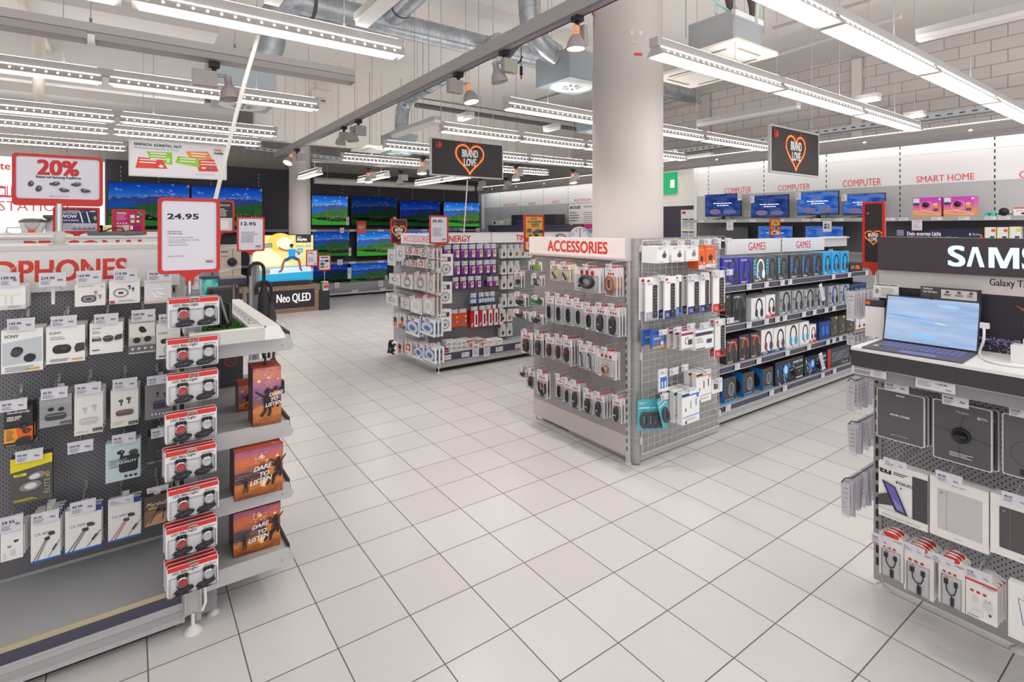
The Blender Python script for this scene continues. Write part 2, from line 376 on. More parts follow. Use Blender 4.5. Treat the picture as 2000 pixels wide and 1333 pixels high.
# white bulkhead above the television wall, with its steps on the column line
mb = MB(); bk = panel_mat('bulkhead_panels', 'f3efea', 'd9d4ce', 'X', .42, .1, .012)
mb.box(1.9, 10.0, 11.0, 11.12, 3.30, ZC, bk); mb.box(1.9, 2.5, 10.9, 11.0, 3.30, ZC, bk); struct('trim_1', mb)
# lower ceiling soffits at the far left
mb = MB(); sof = M('d6d2d0', .7)
a = [PZ(155, 0, 3.7), PZ(170, 66, 3.7), PZ(460, 112, 3.7), PZ(492, 62, 3.7)]
mb.box(-1.6, .55, 3.6, 6.0, 3.78, 3.9, sof); struct('trim_2', mb)
mb = MB(); mb.box(-1.75, .75, 6.3, 7.6, 3.66, 3.8, sof); mb.box(-1.75, .75, 7.6, 7.75, 3.2, 3.8, sof); struct('trim_3', mb)
mb = MB(); mb.box(-3.2, 1.4, 9.6, 10.4, 3.45, 3.6, sof); mb.box(-3.2, 1.4, 10.4, 10.5, 3.0, 3.6, sof); struct('trim_4', mb)
mb = MB(); mb.box(-4.6, -1.7, 4.4, 7.0, 3.35, 3.75, M('dcd6cf', .75)); struct('trim_5', mb)
# columns
col_m = M('cbc4c1', .5); col2 = M('e3ddd7', .6)
def column(name, x, y, r, z0, z1, sleeve, label):
    o = thing(name, label, 'column', (x, y, 0))
    m = MB(); m.lathe([(r, z0), (r, sleeve), (r-.006, sleeve+.004), (r-.006, z1)], (0, 0, 0), col_m, 48)
    m.build('shaft', o); return o
c1 = column('round_column', 3.315, 2.985, .285, 0, ZC, 2.93, 'thick white round column rising behind the white sign board in the middle')
m = MB(); a0 = math.atan2(-2.985, -3.315)
for k, (d, z, w, h, c) in enumerate(((.25, 2.965, .035, .02, 'd8392c'), (.36, 2.965, .03, .02, 'd8392c'), (.25, 3.13, .09, .03, 'e3d8c6'), (.2, 3.055, .05, .012, 'd6c7a4'))):
    q = [(a0+d+s*w/2/.28, z+t*h/2) for s, t in ((-1, -1), (1, -1), (1, 1), (-1, 1))]
    m.poly([(.281*math.cos(a), .281*math.sin(a), b) for a, b in q], M(c, .6))
m.build('tape_scrap', c1)
m = MB(); aa = a0-1.25; cx, cy = .29*math.cos(aa), .29*math.sin(aa)
m.tube([(cx, cy, 3.36), (cx*1.06, cy*1.06, 3.30), (cx*1.02, cy*1.02, 3.22)], [.012, .022, .008], M('e9e7ea', .5), 6); m.tube([(cx*1.01, cy*1.01, 3.40), (cx, cy, 3.35)], [.002, .014], RED, 6)
m.build('peeling_sticker', c1)
column('round_column', 2.80, 11.30, .21, 0, 3.30, 2.2, 'slim grey round column behind the large yellow television display')
# ------------------------------------------------------------------ strip lamps
UPL = M('fffcf6', .5, 0, UPS)
HOUS = M('b4b0af', .42, .25); HOU2 = M('c9c6c5', .45, .1); WHT = M('f7f5f3', .4)
SLOT = M('fffaf0', .5, 0, 5.0)
LAMPS = []
def strip_lamp(x0, x1, y, z, label, group, mods=None, lit=True, fine=True, axis='x', cables=()):
    L = x1-x0; o = thing('strip_light', label, 'ceiling light', (x0, y, z) if axis == 'x' else (y, x0, z), 0 if axis == 'x' else math.pi/2, group)
    m = MB(); m.box(0, L, -.032, .032, .062, .115, HOUS); m.box(-.012, 0, -.036, .036, .06, .118, HOU2); m.box(L, L+.012, -.036, .036, .06, .118, HOU2); m.build('trunking', o)
    n = mods or max(1, round(L/1.4)); d = L/n
    g = .02
    for i in range(n):
        a, b = i*d+(g if i else 0), (i+1)*d-(g if i < n-1 else 0); m = MB()
        for sg in (-1, 1):
            q = [(a, sg*.034, .058), (b, sg*.034, .058), (b, sg*.068, .004), (a, sg*.068, .004)]; m.poly(q if sg < 0 else q[::-1], HOUS)
        m.poly([(a, -.034, .058), (a, .034, .058), (a, .068, .004), (a, -.068, .004)], HOU2); m.poly([(b, -.034, .058), (b, -.068, .004), (b, .068, .004), (b, .034, .058)], HOU2)
        m.poly([(a, -.034, .058), (b, -.034, .058), (b, .034, .058), (a, .034, .058)], HOUS)
        hood = m.build('reflector_hood', o)
        if not lit: continue
        a, b = i*d+(.05 if i else .035), (i+1)*d-(.05 if i < n-1 else .035); m = MB()
        m.poly([(a, -.06, .004), (a, .06, .004), (b, .06, .004), (b, -.06, .004)], GLOWF if y > 4.3 or axis == 'y' else GLOW)
        m.build('lamp_diffuser', hood); m = MB()
        for sg in (-1, 1): m.poly([(a-.02, sg*.0345, .0625), (b+.02, sg*.0345, .0625), (b+.02, sg*.038, .0585), (a-.02, sg*.038, .0585)][::-sg], UPL)
        m.poly([(a, -.03, .1165), (b, -.03, .1165), (b, .03, .1165), (a, .03, .1165)], UPL)  # unseen glowing top face, added to brighten the ceiling
        m.build('edge_and_added_uplight', hood)
        if not fine: continue
        sl = MB(); k = int((b-a)/.062)
        for j in range(k):
            x = a+(j+.5)*(b-a)/k
            for sg in (-1, 1):
                pts = []
                for t in range(6):
                    an = 2*math.pi*t/6; u, v = .007*math.cos(an), .5+.17*math.sin(an)
                    pts.append((x+u, sg*(.034+.034*v+.0015), .058-.054*v))
                sl.poly(pts if sg < 0 else pts[::-1], SLOT)
        sl.build('slot_pattern', hood)
    if cables:
        for c in cables: m = MB(); m.cyl((c, 0, .115), (c, 0, ZC-z), .0035, HOUS, 5); m.cyl((c, 0, .115), (c, 0, .15), .008, M('8a8076', .5), 6); m.build('suspension_wire', o)
    return o
ZL = 2.72
G = 'long strip lights hung in rows across the shop'
def xr(pl, pr, z=ZL):
    a, b = PZ(*pl, z), PZ(*pr, z); return a.x, b.x, (a.y+b.y)/2
xe = 1.40
yA = PZ(782, 115, ZL).y; yB = PZ(618, 217, ZL).y; yC = PZ(540, 268, ZL).y; yD = PZ(512, 287, ZL).y; yE = PZ(250, 296, ZL).y
strip_lamp(-1.45, 1.42, yA, ZL, 'nearest bright strip light at the upper left, above the glowing white pull cord', G, 2, cables=(1.6, 2.5))
strip_lamp(-3.3, 1.42, yB, ZL, 'bright strip light second in from the upper left, ending beside a white wall box', G, 3, cables=(1.6, 2.9, 4.2))
strip_lamp(-4.7, 1.42, yC, ZL, 'third strip light back on the left side, below the pale soffit', G, 4, cables=(2.0, 3.4, 4.9))
strip_lamp(-5.0, 1.42, yD, ZL, 'fourth strip light back on the left side, close under the third', G, 4, cables=(2.0, 3.4))
strip_lamp(-5.5, -.05, yE, ZL, 'fifth and shortest visible strip light on the left, over the white glowing wall', G, 4)
yU = PZ(690, 165, ZL+.06)
strip_lamp(-3.5, yU.x, yU.y, ZL+.06, 'unlit grey lamp rail at the upper left carrying one grey spotlight', None, 3, lit=False, cables=(2.2, 3.3, 4.1))
a, b, y = xr((1285, 108), (1786, 258)); strip_lamp(a, b, y, ZL, 'bright strip light starting beside the thick column and running right', G, 3, cables=(.9, 2.6, 3.9))
a, b, y = xr((1500, -20), (2005, 243)); strip_lamp(a-.8, b, y, ZL, 'bright strip light crossing the top right corner', G, 4, cables=(2.4, 4.0))
a = PZ(988, 214, ZL); b = PZ(1530, 291, ZL); strip_lamp(a.x, b.x, a.y, ZL, 'strip light passing behind the thick column toward the right hanging heart sign', G, 3, cables=(.5, 2.9))
a = PZ(862, 258, ZL); b = PZ(1355, 312, ZL); strip_lamp(a.x, b.x, a.y, ZL, 'strip light ending above the left hanging heart sign', G, 4, cables=(.5, 2.4))
a = PZ(750, 290, ZL); strip_lamp(a.x, a.x+5.0, a.y, ZL, 'strip light running behind the left hanging heart sign', G, 4, cables=(.5, 3.4))
a = PZ(668, 313, ZL); strip_lamp(a.x, a.x+4.3, a.y, ZL, 'furthest strip light in front of the dark television wall', G, 3, cables=(.5, 2.6))
# rows that continue over the part of the shop behind the photographer
for k, y in enumerate((.55, -.75)):
    for x0 in (-3.6, .6, 4.8): strip_lamp(x0, x0+3.4, y, ZL, 'strip light overhead in the near part of the shop', 'strip lights overhead near the viewer', 2, fine=False)
# short cross rails between rows
def cross_rail(pa, pb, z, label, w=.075):
    a, b = PZ(*pa, z), PZ(*pb, z); o = thing('cross_rail', label, 'rail', (a.x, min(a.y, b.y), z)); L = abs(a.y-b.y)
    m = MB(); m.box(-w/2, w/2, 0, L, 0, .03, WHT); m.box(-w/2-.01, w/2+.01, 0, L, .03, .07, HOU2); m.build('rail_profile', o); m = MB(); m.cyl((0, L*.5, .07), (0, L*.5, ZC-z), .0035, HOUS, 5); m.build('suspension_wire', o); return o
cross_rail((800, -30), (705, 52), ZL+.13, 'white cross rail resting over the nearest left strip light')
cross_rail((575, -60), (520, 8), ZL+.13, 'short white cross rail at the top edge, left of the round duct')
cross_rail((2030, 25), (1805, 88), ZL+.13, 'white cross rail over the right strip light near the block wall')
cross_rail((1560, 212), (1392, 252), ZL+.13, 'white cross rail right of the thick column above the heart sign')
cross_rail((855, 240), (780, 270), ZL+.02, 'white cross rail joining the strip light left of the heart sign')
cross_rail((1320, 300), (1118, 312), ZL+.13, 'white cross rail just left of the thick column, far back')
for p, q, l in (((1718, 195), (1685, 206), 'stub of white rail above the middle of the right strip light'), ((1806, 228), (1775, 236), 'stub of white rail at the far end of the right strip light'), ((920, 230), (893, 236), 'stub of white rail over the strip light left of the column'), ((1090, 252), (1068, 258), 'stub of white rail under the strip light left of the column')): cross_rail(p, q, ZL+.16, l)
# ------------------------------------------------------------------ spot track and spotlights
ZT = 3.0
ta, tb = PZ(552, 310, ZT), PZ(1240, -14, ZT); tx = PZ(940, 118, ZT).x
tr = thing('spotlight_track', 'long grey spotlight track slanting from the column to the far left', 'light track', (tx, tb.y-.3, ZT))
L = ta.y-tb.y+.3
m = MB(); m.box(-.045, .045, 0, L, .0, .10, ALU); m.box(-.03, .03, .0, L, -.012, 0, M('8d8790', .4)); m.box(.02, .028, 0, L, -.014, -.012, BLACK); m.build('rail_profile', tr)
for f in (.12, .3, .52, .75, .92): m = MB(); m.cyl((0, L*f, .1), (0, L*f, ZC-ZT), .004, HOUS, 5); m.build('suspension_wire', tr)
SPG = M('aca6a6', .42, .2); WARM = M('ffd9a8', .5, 0, 10.0); WARM2 = M('ff9a5a', .5, 0, 1.1)
def spotlight(p, label, gear=(.0, .12), head=(.1, 0), tilt=(0, 0), lit=True, s=1.0, sticker=False, gw=.12, gd=.05, gh=.10):
    o = thing('spotlight', label, 'spotlight', p); o.scale = (s, s, s)
    m = MB(); m.box(-.03, .03, -.03, .03, -.035, 0, BLACK); m.cyl((0, 0, -.07), (0, 0, -.03), .014, BLACK, 8); m.build('track_adapter', o)
    m = MB(); gx, gy = gear; m.bbox(gx-gw/2, gx+gw/2, gy-gd/2, gy+gd/2, -.06-gh, -.06, SPG, .004); g = m.build('gear_box', o)
    if sticker:
        m = MB(); m.ly = gy-gd/2; m.pl([(gx-.01, -.085), (gx+.015, -.095), (gx+.018, -.135), (gx-.006, -.118)], M('7fd02c', .5)); m.build('green_sticker', g)
    d = Vector((tilt[0], tilt[1], -1)).normalized(); c = Vector((head[0], head[1], -.08))
    m = MB(); m.tube([(gx, gy, -.085), tuple(c)], .012, SPG, 8); m.lathe([(.022, 0), (.022, .06), (.026, .062)], c, SPG, 12, d)
    h = m.build('lamp_neck', o)
    m = MB(); m.lathe([(.024, .055), (.04, .075), (.055, .105), (.062, .14), (.064, .15), (.058, .148), (.05, .11)], c, SPG, 20, d); hd = m.build('lamp_head', o)
    if lit:
        m = MB(); m.lathe([(.0, .14), (.058, .142)], c, WARM, 20, d); m.build('lamp_lens', hd); ld = bpy.data.lights.new('spot_beam', 'SPOT'); ld.energy = SPOTW; ld.spot_size = 1.9; ld.spot_blend = 1; ld.shadow_soft_size = .05; ld.color = (1, .9, .86); lo = bpy.data.objects.new('spot_beam', ld); COL.objects.link(lo); lo.parent = o; lo.location = c+d*.17; lo.rotation_euler = d.to_track_quat('-Z', 'Y').to_euler()
        m = MB()
        for k in range(4): m.lathe([(.0232, .008+k*.013), (.0232, .014+k*.013)], c, WARM2, 12, d)
        m.build('glowing_vents', h)
    return o
def onT(px): # point on track under pixel column
    best = min((abs(PZ(px, y, ZT).x-tx), y) for y in [i*.5 for i in range(-20, 760)]); return (tx, PZ(px, best[1], ZT).y, ZT-.012)
spotlight(onT(1128), 'glowing spotlight hanging highest on the grey track, nearest the thick column', (.03, 0), (-.04, -.03), (0, 0), True, 1.0, gw=.035, gd=.1, gh=.13)
spotlight(onT(985), 'grey unlit spotlight with a green sticker, hanging second from the thick column', (.03, -.02), (-.05, .05), (.25, -.1), False, 1.05, True)
spotlight(onT(895), 'glowing spotlight hanging third along the track from the thick column', (-.03, 0), (.075, -.02), (.1, -.2), True, 1.15)
spotlight(onT(700), 'grey unlit spotlight pair member with a box, near the square air diffuser', (.02, 0), (-.07, .02), (.1, -.1), False, 1.2)
spotlight(onT(672), 'grey unlit spotlight hanging left of the boxed one by the air diffuser', (.03, .02), (-.05, -.05), (-.05, 0), False, 1.1, gw=.06)
spotlight(onT(580), 'lit spotlight at the far left end of the track beside the slim column', (.05, 0), (-.07, 0), (-.5, -.4), True, 1.3)
p = PZ(415, 130, ZL+.05); spotlight((p.x, yU.y, ZL+.06), 'grey unlit spotlight hanging under the unlit rail at the upper left', (-.05, 0), (.075, -.01), (.1, -.1), False, 1.1, gw=.14)
for q, l, lit in (((722, 328), 'lit spotlight over the upper row of televisions, left of two', True), ((783, 333), 'unlit spotlight over the upper row of televisions, right of two', False), ((826, 306), 'glowing spotlight just left of the left heart sign', True), ((1008, 322), 'lit spotlight right of the left heart sign', True), ((1119, 330), 'bright glowing spotlight in front of the audio wall', True), ((988, 347), 'unlit spotlight under the strip light right of the left heart sign', False), ((938, 347), 'unlit spotlight below the left heart sign', False)):
    p = PZ(q[0], q[1], 2.75); o = spotlight(tuple(p), l, (.05, 0), (-.03, -.02), (-.05, -.2), lit, 1.25); m = MB(); m.cyl((0, 0, 0), (0, 0, (ZC-2.75)/1.25), .005, HOUS, 5); m.build('suspension_rod', o)
# ------------------------------------------------------------------ air ducts
def duct(path, r, label, seg=.16, bands=(), n=24):
    o = thing('air_duct', label, 'duct', path[0]); p0 = Vector(path[0]); m = MB()
    m.tube([Vector(p)-p0 for p in path], r, DUCT, n)
    m.build('spiral_tube', o)
    m = MB(); q = []; th = 0.0; Q = [Vector(p)-p0 for p in path]; ax = None
    for a, b in zip(Q, Q[1:]):
        L = (b-a).length
        if L < 1e-6: continue
        d = (b-a)/L; ax = d.orthogonal().normalized() if ax is None else (ax-d*ax.dot(d)).normalized(); ay = d.cross(ax); k = max(2, int(L/seg*14))
        for i in range(k): q.append(a+d*(L*i/k)+(ax*math.cos(th)+ay*math.sin(th))*r*1.001); th += 2*math.pi*L/seg/k
    m.tube(q, .003, M('868c94', .4, .5), 4)
    m.build('spiral_seam', o)
    for i, (p, d) in enumerate(bands):
        m = MB(); p = Vector(p)-p0; d = Vector(d).normalized(); m.lathe([(r*1.0, -.02), (r*1.05, -.015), (r*1.05, .015), (r*1.0, .02)], p, M('55535a', .5), n, d); m.build('joint_ring', o)
    return o
def bend(a, b, c, n=8):     # quadratic corner
    a, b, c = Vector(a), Vector(b), Vector(c); return [tuple(a*(1-t)**2+b*2*t*(1-t)+c*t*t) for t in [i/n for i in range(n+1)]]
ZD = 4.0
d0, d1 = PZ(655, 25, ZD), PZ(1210, 150, ZD); yd = (d0.y+d1.y)/2; xe0 = PZ(600, 12, ZD).x
el = Vector((xe0-.25, yd, ZD)); dn = PZ(552, 105, 3.35)
path = bend((xe0-.02, yd, ZD), (xe0-.33, yd, ZD), (xe0-.36, yd-.0, ZD-.32))+bend((xe0-.36, yd, ZD-.40), (xe0-.36, yd, ZD-.58), (xe0-.55, yd+.05, ZD-.78))[1:]
path = path[::-1]+[(d1.x+2.0, yd, ZD)]
duct(path, .135, 'large silver air duct crossing from the upper left behind the thick column', bands=[((xe0+.04, yd, ZD), (1, 0, 0))])
pe = path[0]
def diffuser(x, y, z, w, h, label, neck=None):
    o = thing('air_diffuser', label, 'air vent', (x, y, z)); m = MB(); m.box(-w/2, w/2, -w/2, w/2, .02, h, M('aab4bb', .4, .5)); m.build('plenum_box', o)
    m = MB(); m.box(-w/2, w/2, -w/2, w/2, 0, .02, M('9fb0bd', .4, .3)); m.lathe([(0, -.006), (w*.40, -.006), (w*.42, 0)], (0, 0, 0), M('f2f1ef', .5), 28); m.build('face_plate', o)
    m = MB()
    for k in range(8):
        a = k*math.pi/4; c, s_ = math.cos(a), math.sin(a); m.poly([(c*.02, s_*.02, -.008), (c*w*.15-s_*.008, s_*w*.15+c*.008, -.008), (c*w*.24, s_*w*.24, -.008), (c*w*.15+s_*.02, s_*w*.15-c*.02, -.008)], M('4a4744', .6))
    m.build('swirl_slots', o); return o
diffuser(pe[0]-.06, pe[1]+.06, pe[2]-.36, .52, .34, 'square air diffuser under the elbow of the large duct at upper left')
a, b = PZ(975, 82, ZD-.06), PZ(800, 190, ZD-.06); x2 = a.x
b = Vector((PZ(800, 190, ZD-.06).x, PZ(800, 190, ZD-.06).y, ZD-.06))
p2 = [(a.x, a.y, ZD-.06), tuple(b)]+bend(tuple(b), (b.x+(b.x-a.x)*.12, b.y+(b.y-a.y)*.12, ZD-.06), (b.x-.05, b.y+.22, ZD-.45), 8)[1:]+[(b.x-.06, b.y+.24, ZD-.75)]
duct(p2, .12, 'silver branch duct slanting down from the large duct behind the grey track', bands=[(tuple(Vector(p2[0]).lerp(Vector(p2[1]), .72)), Vector(p2[1])-Vector(p2[0]))])
diffuser(p2[-1][0]-.03, p2[-1][1], ZD-1.05, .5, .34, 'square air diffuser hanging under the branch duct in the middle')
a, b = PZ(810, -10, ZD+.05), PZ(735, 62, ZD+.05)
duct([tuple(a+(a-b)*.6), tuple(b)], .115, 'short silver duct joining the large duct from above, upper left', bands=[(tuple(a.lerp(b, .3)), b-a)])
a = PZ(1032, -20, 3.85); c = PZ(1040, 45, 3.65); e_ = PZ(1078, 92, 3.4)
duct(bend((a.x, a.y, 4.3), (a.x, a.y, 3.75), (a.x+.02, a.y, 3.62), 5)+bend((a.x+.02, a.y, 3.60), (a.x+.04, a.y, 3.36), (a.x+.30, a.y-.05, 3.28), 8)[1:], .105, 'silver vertical duct bending into a square diffuser by the thick column', bands=[])
diffuser(a.x+.52, a.y-.02, 3.02, .5, .28, 'square air diffuser hanging beside the thick column')
a = PZ(1155, 255, 3.2); diffuser(a.x+.2, a.y, 3.2, .55, .3, 'square air diffuser half hidden behind the thick column')
# ------------------------------------------------------------------ ceiling cassette units, pipes and wires
def cassette(px, py, z, label, s=.62, ducted=True):
    p = PZ(px, py, z); o = thing('ceiling_cassette', label, 'air conditioner', tuple(p)); IV = M('f3f0e6', .45)
    m = MB(); m.bbox(-s*.62, s*.62, -s*.62, s*.62, .012, .05, IV, .016); m.bbox(-s*.33, s*.33, -s*.33, s*.33, .0, .02, IV, .006); m.build('grille_panel', o)
    m = MB()
    for sg in (-1, 1): m.box(-s*.32, s*.32, sg*s*.45-.012, sg*s*.45+.012, .008, .012, M('8d8474', .6)); m.box(sg*s*.45-.012, sg*s*.45+.012, -s*.32, s*.32, .008, .012, M('8d8474', .6))
    m.build('air_slots', o)
    if ducted:
        m = MB(); m.box(-s*.42, s*.42, -s*.42, s*.42, .05, .30, M('b8bcc2', .4, .55)); m.build('casing', o)
        m = MB(); m.box(-s*.45, s*.45, -s*.45, -s*.42, .26, .30, WHT); m.box(-s*.1, s*.12, -s*.2, s*.1, .30, .34, M('2f66b5', .5)); m.build('pump_cover', o)
        for sx, sy in ((-1, -1), (1, -1), (-1, 1), (1, 1)): m = MB(); m.cyl((sx*s*.45, sy*s*.45, .2), (sx*s*.45, sy*s*.45, ZC-z), .005, HOUS, 5); m.build('threaded_rod', o)
    return o
cs = cassette(1415, 118, 2.98, 'ceiling air conditioner cassette with grey casing beside the thick column', .47)
def hose(pts, r, c, label, name='refrigerant_pipe', cat='pipe', n=10, rough=.7):
    p0 = Vector(pts[0]); m = MB(); q = []
    P_ = [Vector(p) for p in pts]
    for i in range(len(P_)-1):   # Catmull-Rom
        a, b, c_, d = P_[max(i-1, 0)], P_[i], P_[i+1], P_[min(i+2, len(P_)-1)]
        for k in range(6):
            t = k/6; q.append(.5*((2*b)+(c_-a)*t+(2*a-5*b+4*c_-d)*t*t+(3*b-a-3*c_+d)*t**3)-p0)
    q.append(P_[-1]-p0); m.tube(q, r, M(c, rough), n); return m.build(name, None, tuple(p0), label=label, cat=cat)
cp = cs.location
PXc = lambda *q: tuple(PX(*q, cp.x+.16))
hose([PXc(1446, 76), PXc(1440, 60), PXc(1432, 30), PXc(1424, -5), PXc(1415, -45)], .036, '6b575c', 'brown insulated pipe rising from the casing of the ceiling cassette, left strand')
hose([PXc(1452, 78), PXc(1464, 60), PXc(1472, 35), PXc(1472, 15), PXc(1466, -10), PXc(1458, -45)], .036, '6e5a5c', 'brown insulated pipe rising from the ceiling cassette, curved right strand')
hose([(cp.x-.1, cp.y-.12, 3.3), (cp.x-.3, cp.y-.05, 3.42), (cp.x-.45, cp.y+.05, 3.62), (cp.x-.46, cp.y+.08, 4.5)], .010, 'a9d4d0', 'pale green hose curling above the ceiling cassette', 'drain_hose', 'hose')
hose([(cp.x+.0, cp.y-.27, 3.2), (cp.x+.0, cp.y-.27, 3.5), (cp.x-.06, cp.y-.22, 3.72), (cp.x-.16, cp.y-.12, 3.6), (cp.x-.2, cp.y-.05, 3.3)], .013, 'cfdcd6', 'clear white hose looping above the ceiling cassette', 'drain_hose', 'hose')
cassette(1365, 152, 3.3, 'small ivory cassette grille showing below the strip light by the column', .6, False)
cassette(748, 296, 2.98, 'ivory ceiling cassette grille over the television area', .7, False)
def pipe(pa, pb, z, r, c, label, name='ceiling_pipe', metal=0): 
    a, b = PZ(*pa, z), PZ(*pb, z); m = MB(); m.cyl((0, 0, 0), tuple(b-a), r, M(c, .45, metal), 12); return m.build(name, None, tuple(a), label=label, cat='pipe')
pipe((1250, -25), (1050, 58), 4.1, .042, '4f4b55', 'black ceiling pipe behind the top of the grey track')
hose([tuple(PZ(1050, 58, 4.1)), tuple(PZ(1030, 68, 4.05)), tuple(PZ(1010, 88, 3.9)), tuple(PZ(992, 110, 3.85))], .04, '4b474d', 'short black pipe bend dropping behind the grey track', 'ceiling_pipe')
pipe((812, 205), (1130, 253), 3.55, .04, '565159', 'long black horizontal pipe under the ceiling left of the column')
pipe((1165, 160), (1045, 196), 4.3, .022, '8d8686', 'thin grey conduit on the ceiling left of the column')
pipe((820, 192), (1130, 240), 4.05, .014, '77706c', 'thin dark conduit above the long black pipe')
pipe((1510, 110), (1760, 32), 4.3, .03, 'd5cdc8', 'white pipe along the ceiling at the block wall')
pipe((1510, 55), (1700, 0), 4.4, .02, 'b9aeaa', 'thin pipe close to the ceiling above the right strip light')
pipe((130, 155), (40, 0), 3.55, .03, 'd9d2cc', 'white pipe crossing the soffit at the far upper left')
pipe((60, 12), (80, 60), 3.7, .045, 'e4e0db', 'white drain pipe at the upper left corner')
hose([tuple(PZ(75, 70, 3.5)), tuple(PZ(76, 130, 3.2)), tuple(PZ(78, 190, 3.0)), tuple(PZ(95, 208, 2.98))], .05, 'd8d2c9', 'bent beige drain pipe hanging at the far left', 'ceiling_pipe')
# smoke detector box, emergency lamp box, wall box, cable with plug
p = PZ(1057, 170, ZC-.07); m = MB(); m.bbox(-.12, .12, -.07, .07, 0, .07, M('f1ede8', .5), .006); m.build('junction_box', None, tuple(p), label='small white junction box hanging from the ceiling under the ducts', cat='junction box')
m = MB(); p = PY(628, 197, 10.95); m.bbox(-.21, .21, -.04, .04, -.20, .20, M('ece7e1', .5), .006); m.box(-.13, .08, -.045, -.04, -.07, .06, M('dcd6d0', .5)); m.box(-.03, .06, -.05, -.045, -.02, .0, TXT); m.build('wall_box', None, tuple(p), label='square white control box on the bulkhead left of the grey track', cat='box')
hose([tuple(PZ(1020, 110, 3.4)), tuple(PZ(1014, 122, 3.33)), tuple(PZ(1008, 124, 3.3))], .008, '2b282a', 'black cable end dangling beside the lit spotlight', 'cable', 'cable')
m = MB(); p = PZ(1018, 130, 3.3); m.cyl((0, 0, 0), (0, 0, -.09), .016, BLACK, 8); m.cyl((0, 0, .0), (0, 0, ZC-3.3), .004, BLACK, 6); m.cyl((0, 0, -.09), (0, 0, -.13), .006, BLACK, 6); m.build('cable_plug', None, tuple(p), label='black plug hanging on a cable below the ducts', cat='plug')
# cable trays along the block wall and over the televisions
def tray(p0, p1, w, label):
    p0, p1 = Vector(p0), Vector(p1); o = thing('cable_tray', label, 'cable tray', tuple(p0)); d = p1-p0; L = d.length; d.normalize(); sd = Vector((-d.y, d.x, 0)); m = MB()
    for sg in (-1, 1):
        a = sd*sg*w/2; m.poly([a, a+d*L, a+d*L+Vector((0, 0, .07)), a+Vector((0, 0, .07))], M('c7ccd4', .4, .5))
    m.poly([sd*-w/2, sd*w/2, sd*w/2+d*L, sd*-w/2+d*L], M('c2c7ce', .4, .5)); m.build('tray_profile', o); m = MB(); k = int(L/.13)
    for i in range(k):
        for sg in (-1, 1):
            c = d*(i+.5)*.13+sd*sg*(w/2+.002)+Vector((0, 0, .035)); m.poly([c-d*.03-Vector((0, 0, .01)), c+d*.03-Vector((0, 0, .01)), c+d*.03+Vector((0, 0, .01)), c-d*.03+Vector((0, 0, .01))], M('54565c', .6))
    m.build('slot_pattern', o); return o
tray((9.0, 9.3, 3.12), (9.0, .5, 3.12), .16, 'perforated cable tray running along the block wall')
a, b = PY(480, 292, 11.5), PY(690, 318, 11.5); tray(tuple(a), tuple(b), .14, 'perforated cable tray over the television wall behind the slim column')
m = MB(); a = PX(1673, 115, 9.95); m.box(-.05, 0, -.07, .07, 3.0, a.z, M('efeae6', .5)); m.build('cable_duct', None, (9.98, a.y, 0), label='white vertical cable duct on the block wall', cat='cable duct')
m = MB(); a = PX(1379, 195, 9.95); m.box(-.05, 0, -.08, .08, 3.0, a.z, M('cfcac8', .5)); m.box(-.05, 0, -.08, 2.6, a.z, a.z+.1, M('cfcac8', .5)); m.build('cable_duct', None, (9.98, a.y, 0), label='grey angled cable duct high on the block wall beside the column', cat='cable duct')

a, b = PZ(609, 316, 2.76), PZ(838, 334, 2.76); o = thing('spotlight_track', 'thin grey track running in front of the upper televisions', 'light track', (a.x, a.y, 2.76)); m = MB(); m.box(0, b.x-a.x, -.025, .025, 0, .05, ALU); m.build('rail_profile', o)
for f in (.2, .8): m = MB(); m.cyl(((b.x-a.x)*f, 0, .05), ((b.x-a.x)*f, 0, ZC-2.76), .004, HOUS, 5); m.build('suspension_wire', o)
# ------------------------------------------------------------------ shared shop fittings
PEGL = peg_mat('perforated_back_sheet', '7d7c81', '1b191c', .0092, .21)
PEGM = peg_mat('perforated_back_sheet_y', 'b4adae', '2a2628', .0085, .24, axis='Y')
PEGX = peg_mat('perforated_back_sheet_x', '97979b', '29282c', .009, .3)
def hook(x, z, y, w, h, price, label, group=None, L=.17, rz=0.0, barcode=True, empty=False, lift=.012, old=''):
    # wire peg entering the board at (x, y, z), price holder at its tip
    m = MB(); m.tube([(0, 0, 0), (0, -L+.01, .006), (0, -L, .012)], .0028, STEEL, 6); m.tube([(0, 0, .03), (0, -L+.03, .03), (0, -L-.003, .014)], .0022, STEEL, 6); m.box(-.005, .005, -.003, 0, -.006, .034, STEEL)
    o = m.build('peg_hook', None, (x, y, z), rz, label=label, cat='hook', group=group)
    m = MB(); yt = -L-.006; m.box(-w/2, w/2, yt-.0015, yt, lift-h, lift, PAPER); m.box(-w/2-.001, w/2+.001, yt-.003, yt+.003, lift-.004, lift+.006, M('d5d7dc', .25)); m.ly = yt-.0015
    m.t(price, -w/2+w*.07, lift-h*.42, h*.22, TXT, bold=.03); m.lines(-w/2+w*.07, lift-h*.55, w*.42, 4, h*.09, h*.035); m.bars(w*.18, lift-h*.55, w*.2, h*.16)
    m.build('price_label', o); return o
def upright(parent, x, y, z0, z1, w=.028, d=.03, name='slotted_upright', n=None):
    m = MB(); m.box(x-w/2, x+w/2, y, y+d, z0, z1, SHELF); m.ly = y
    k = n or int((z1-z0)/.05)
    for i in range(k): m.r(x-.004, z0+(i+.3)*(z1-z0)/k, .008, (z1-z0)/k*.5, BLACK)
    return m.build(name, parent)
def leveller(parent, x, y, z=.1, r=.025):
    m = MB(); m.lathe([(r, 0), (r*.9, .008), (r*.35, .018), (.006, .022), (.006, z)], (x, y, 0), M('cfcac6', .4), 14); m.build('foot', parent)
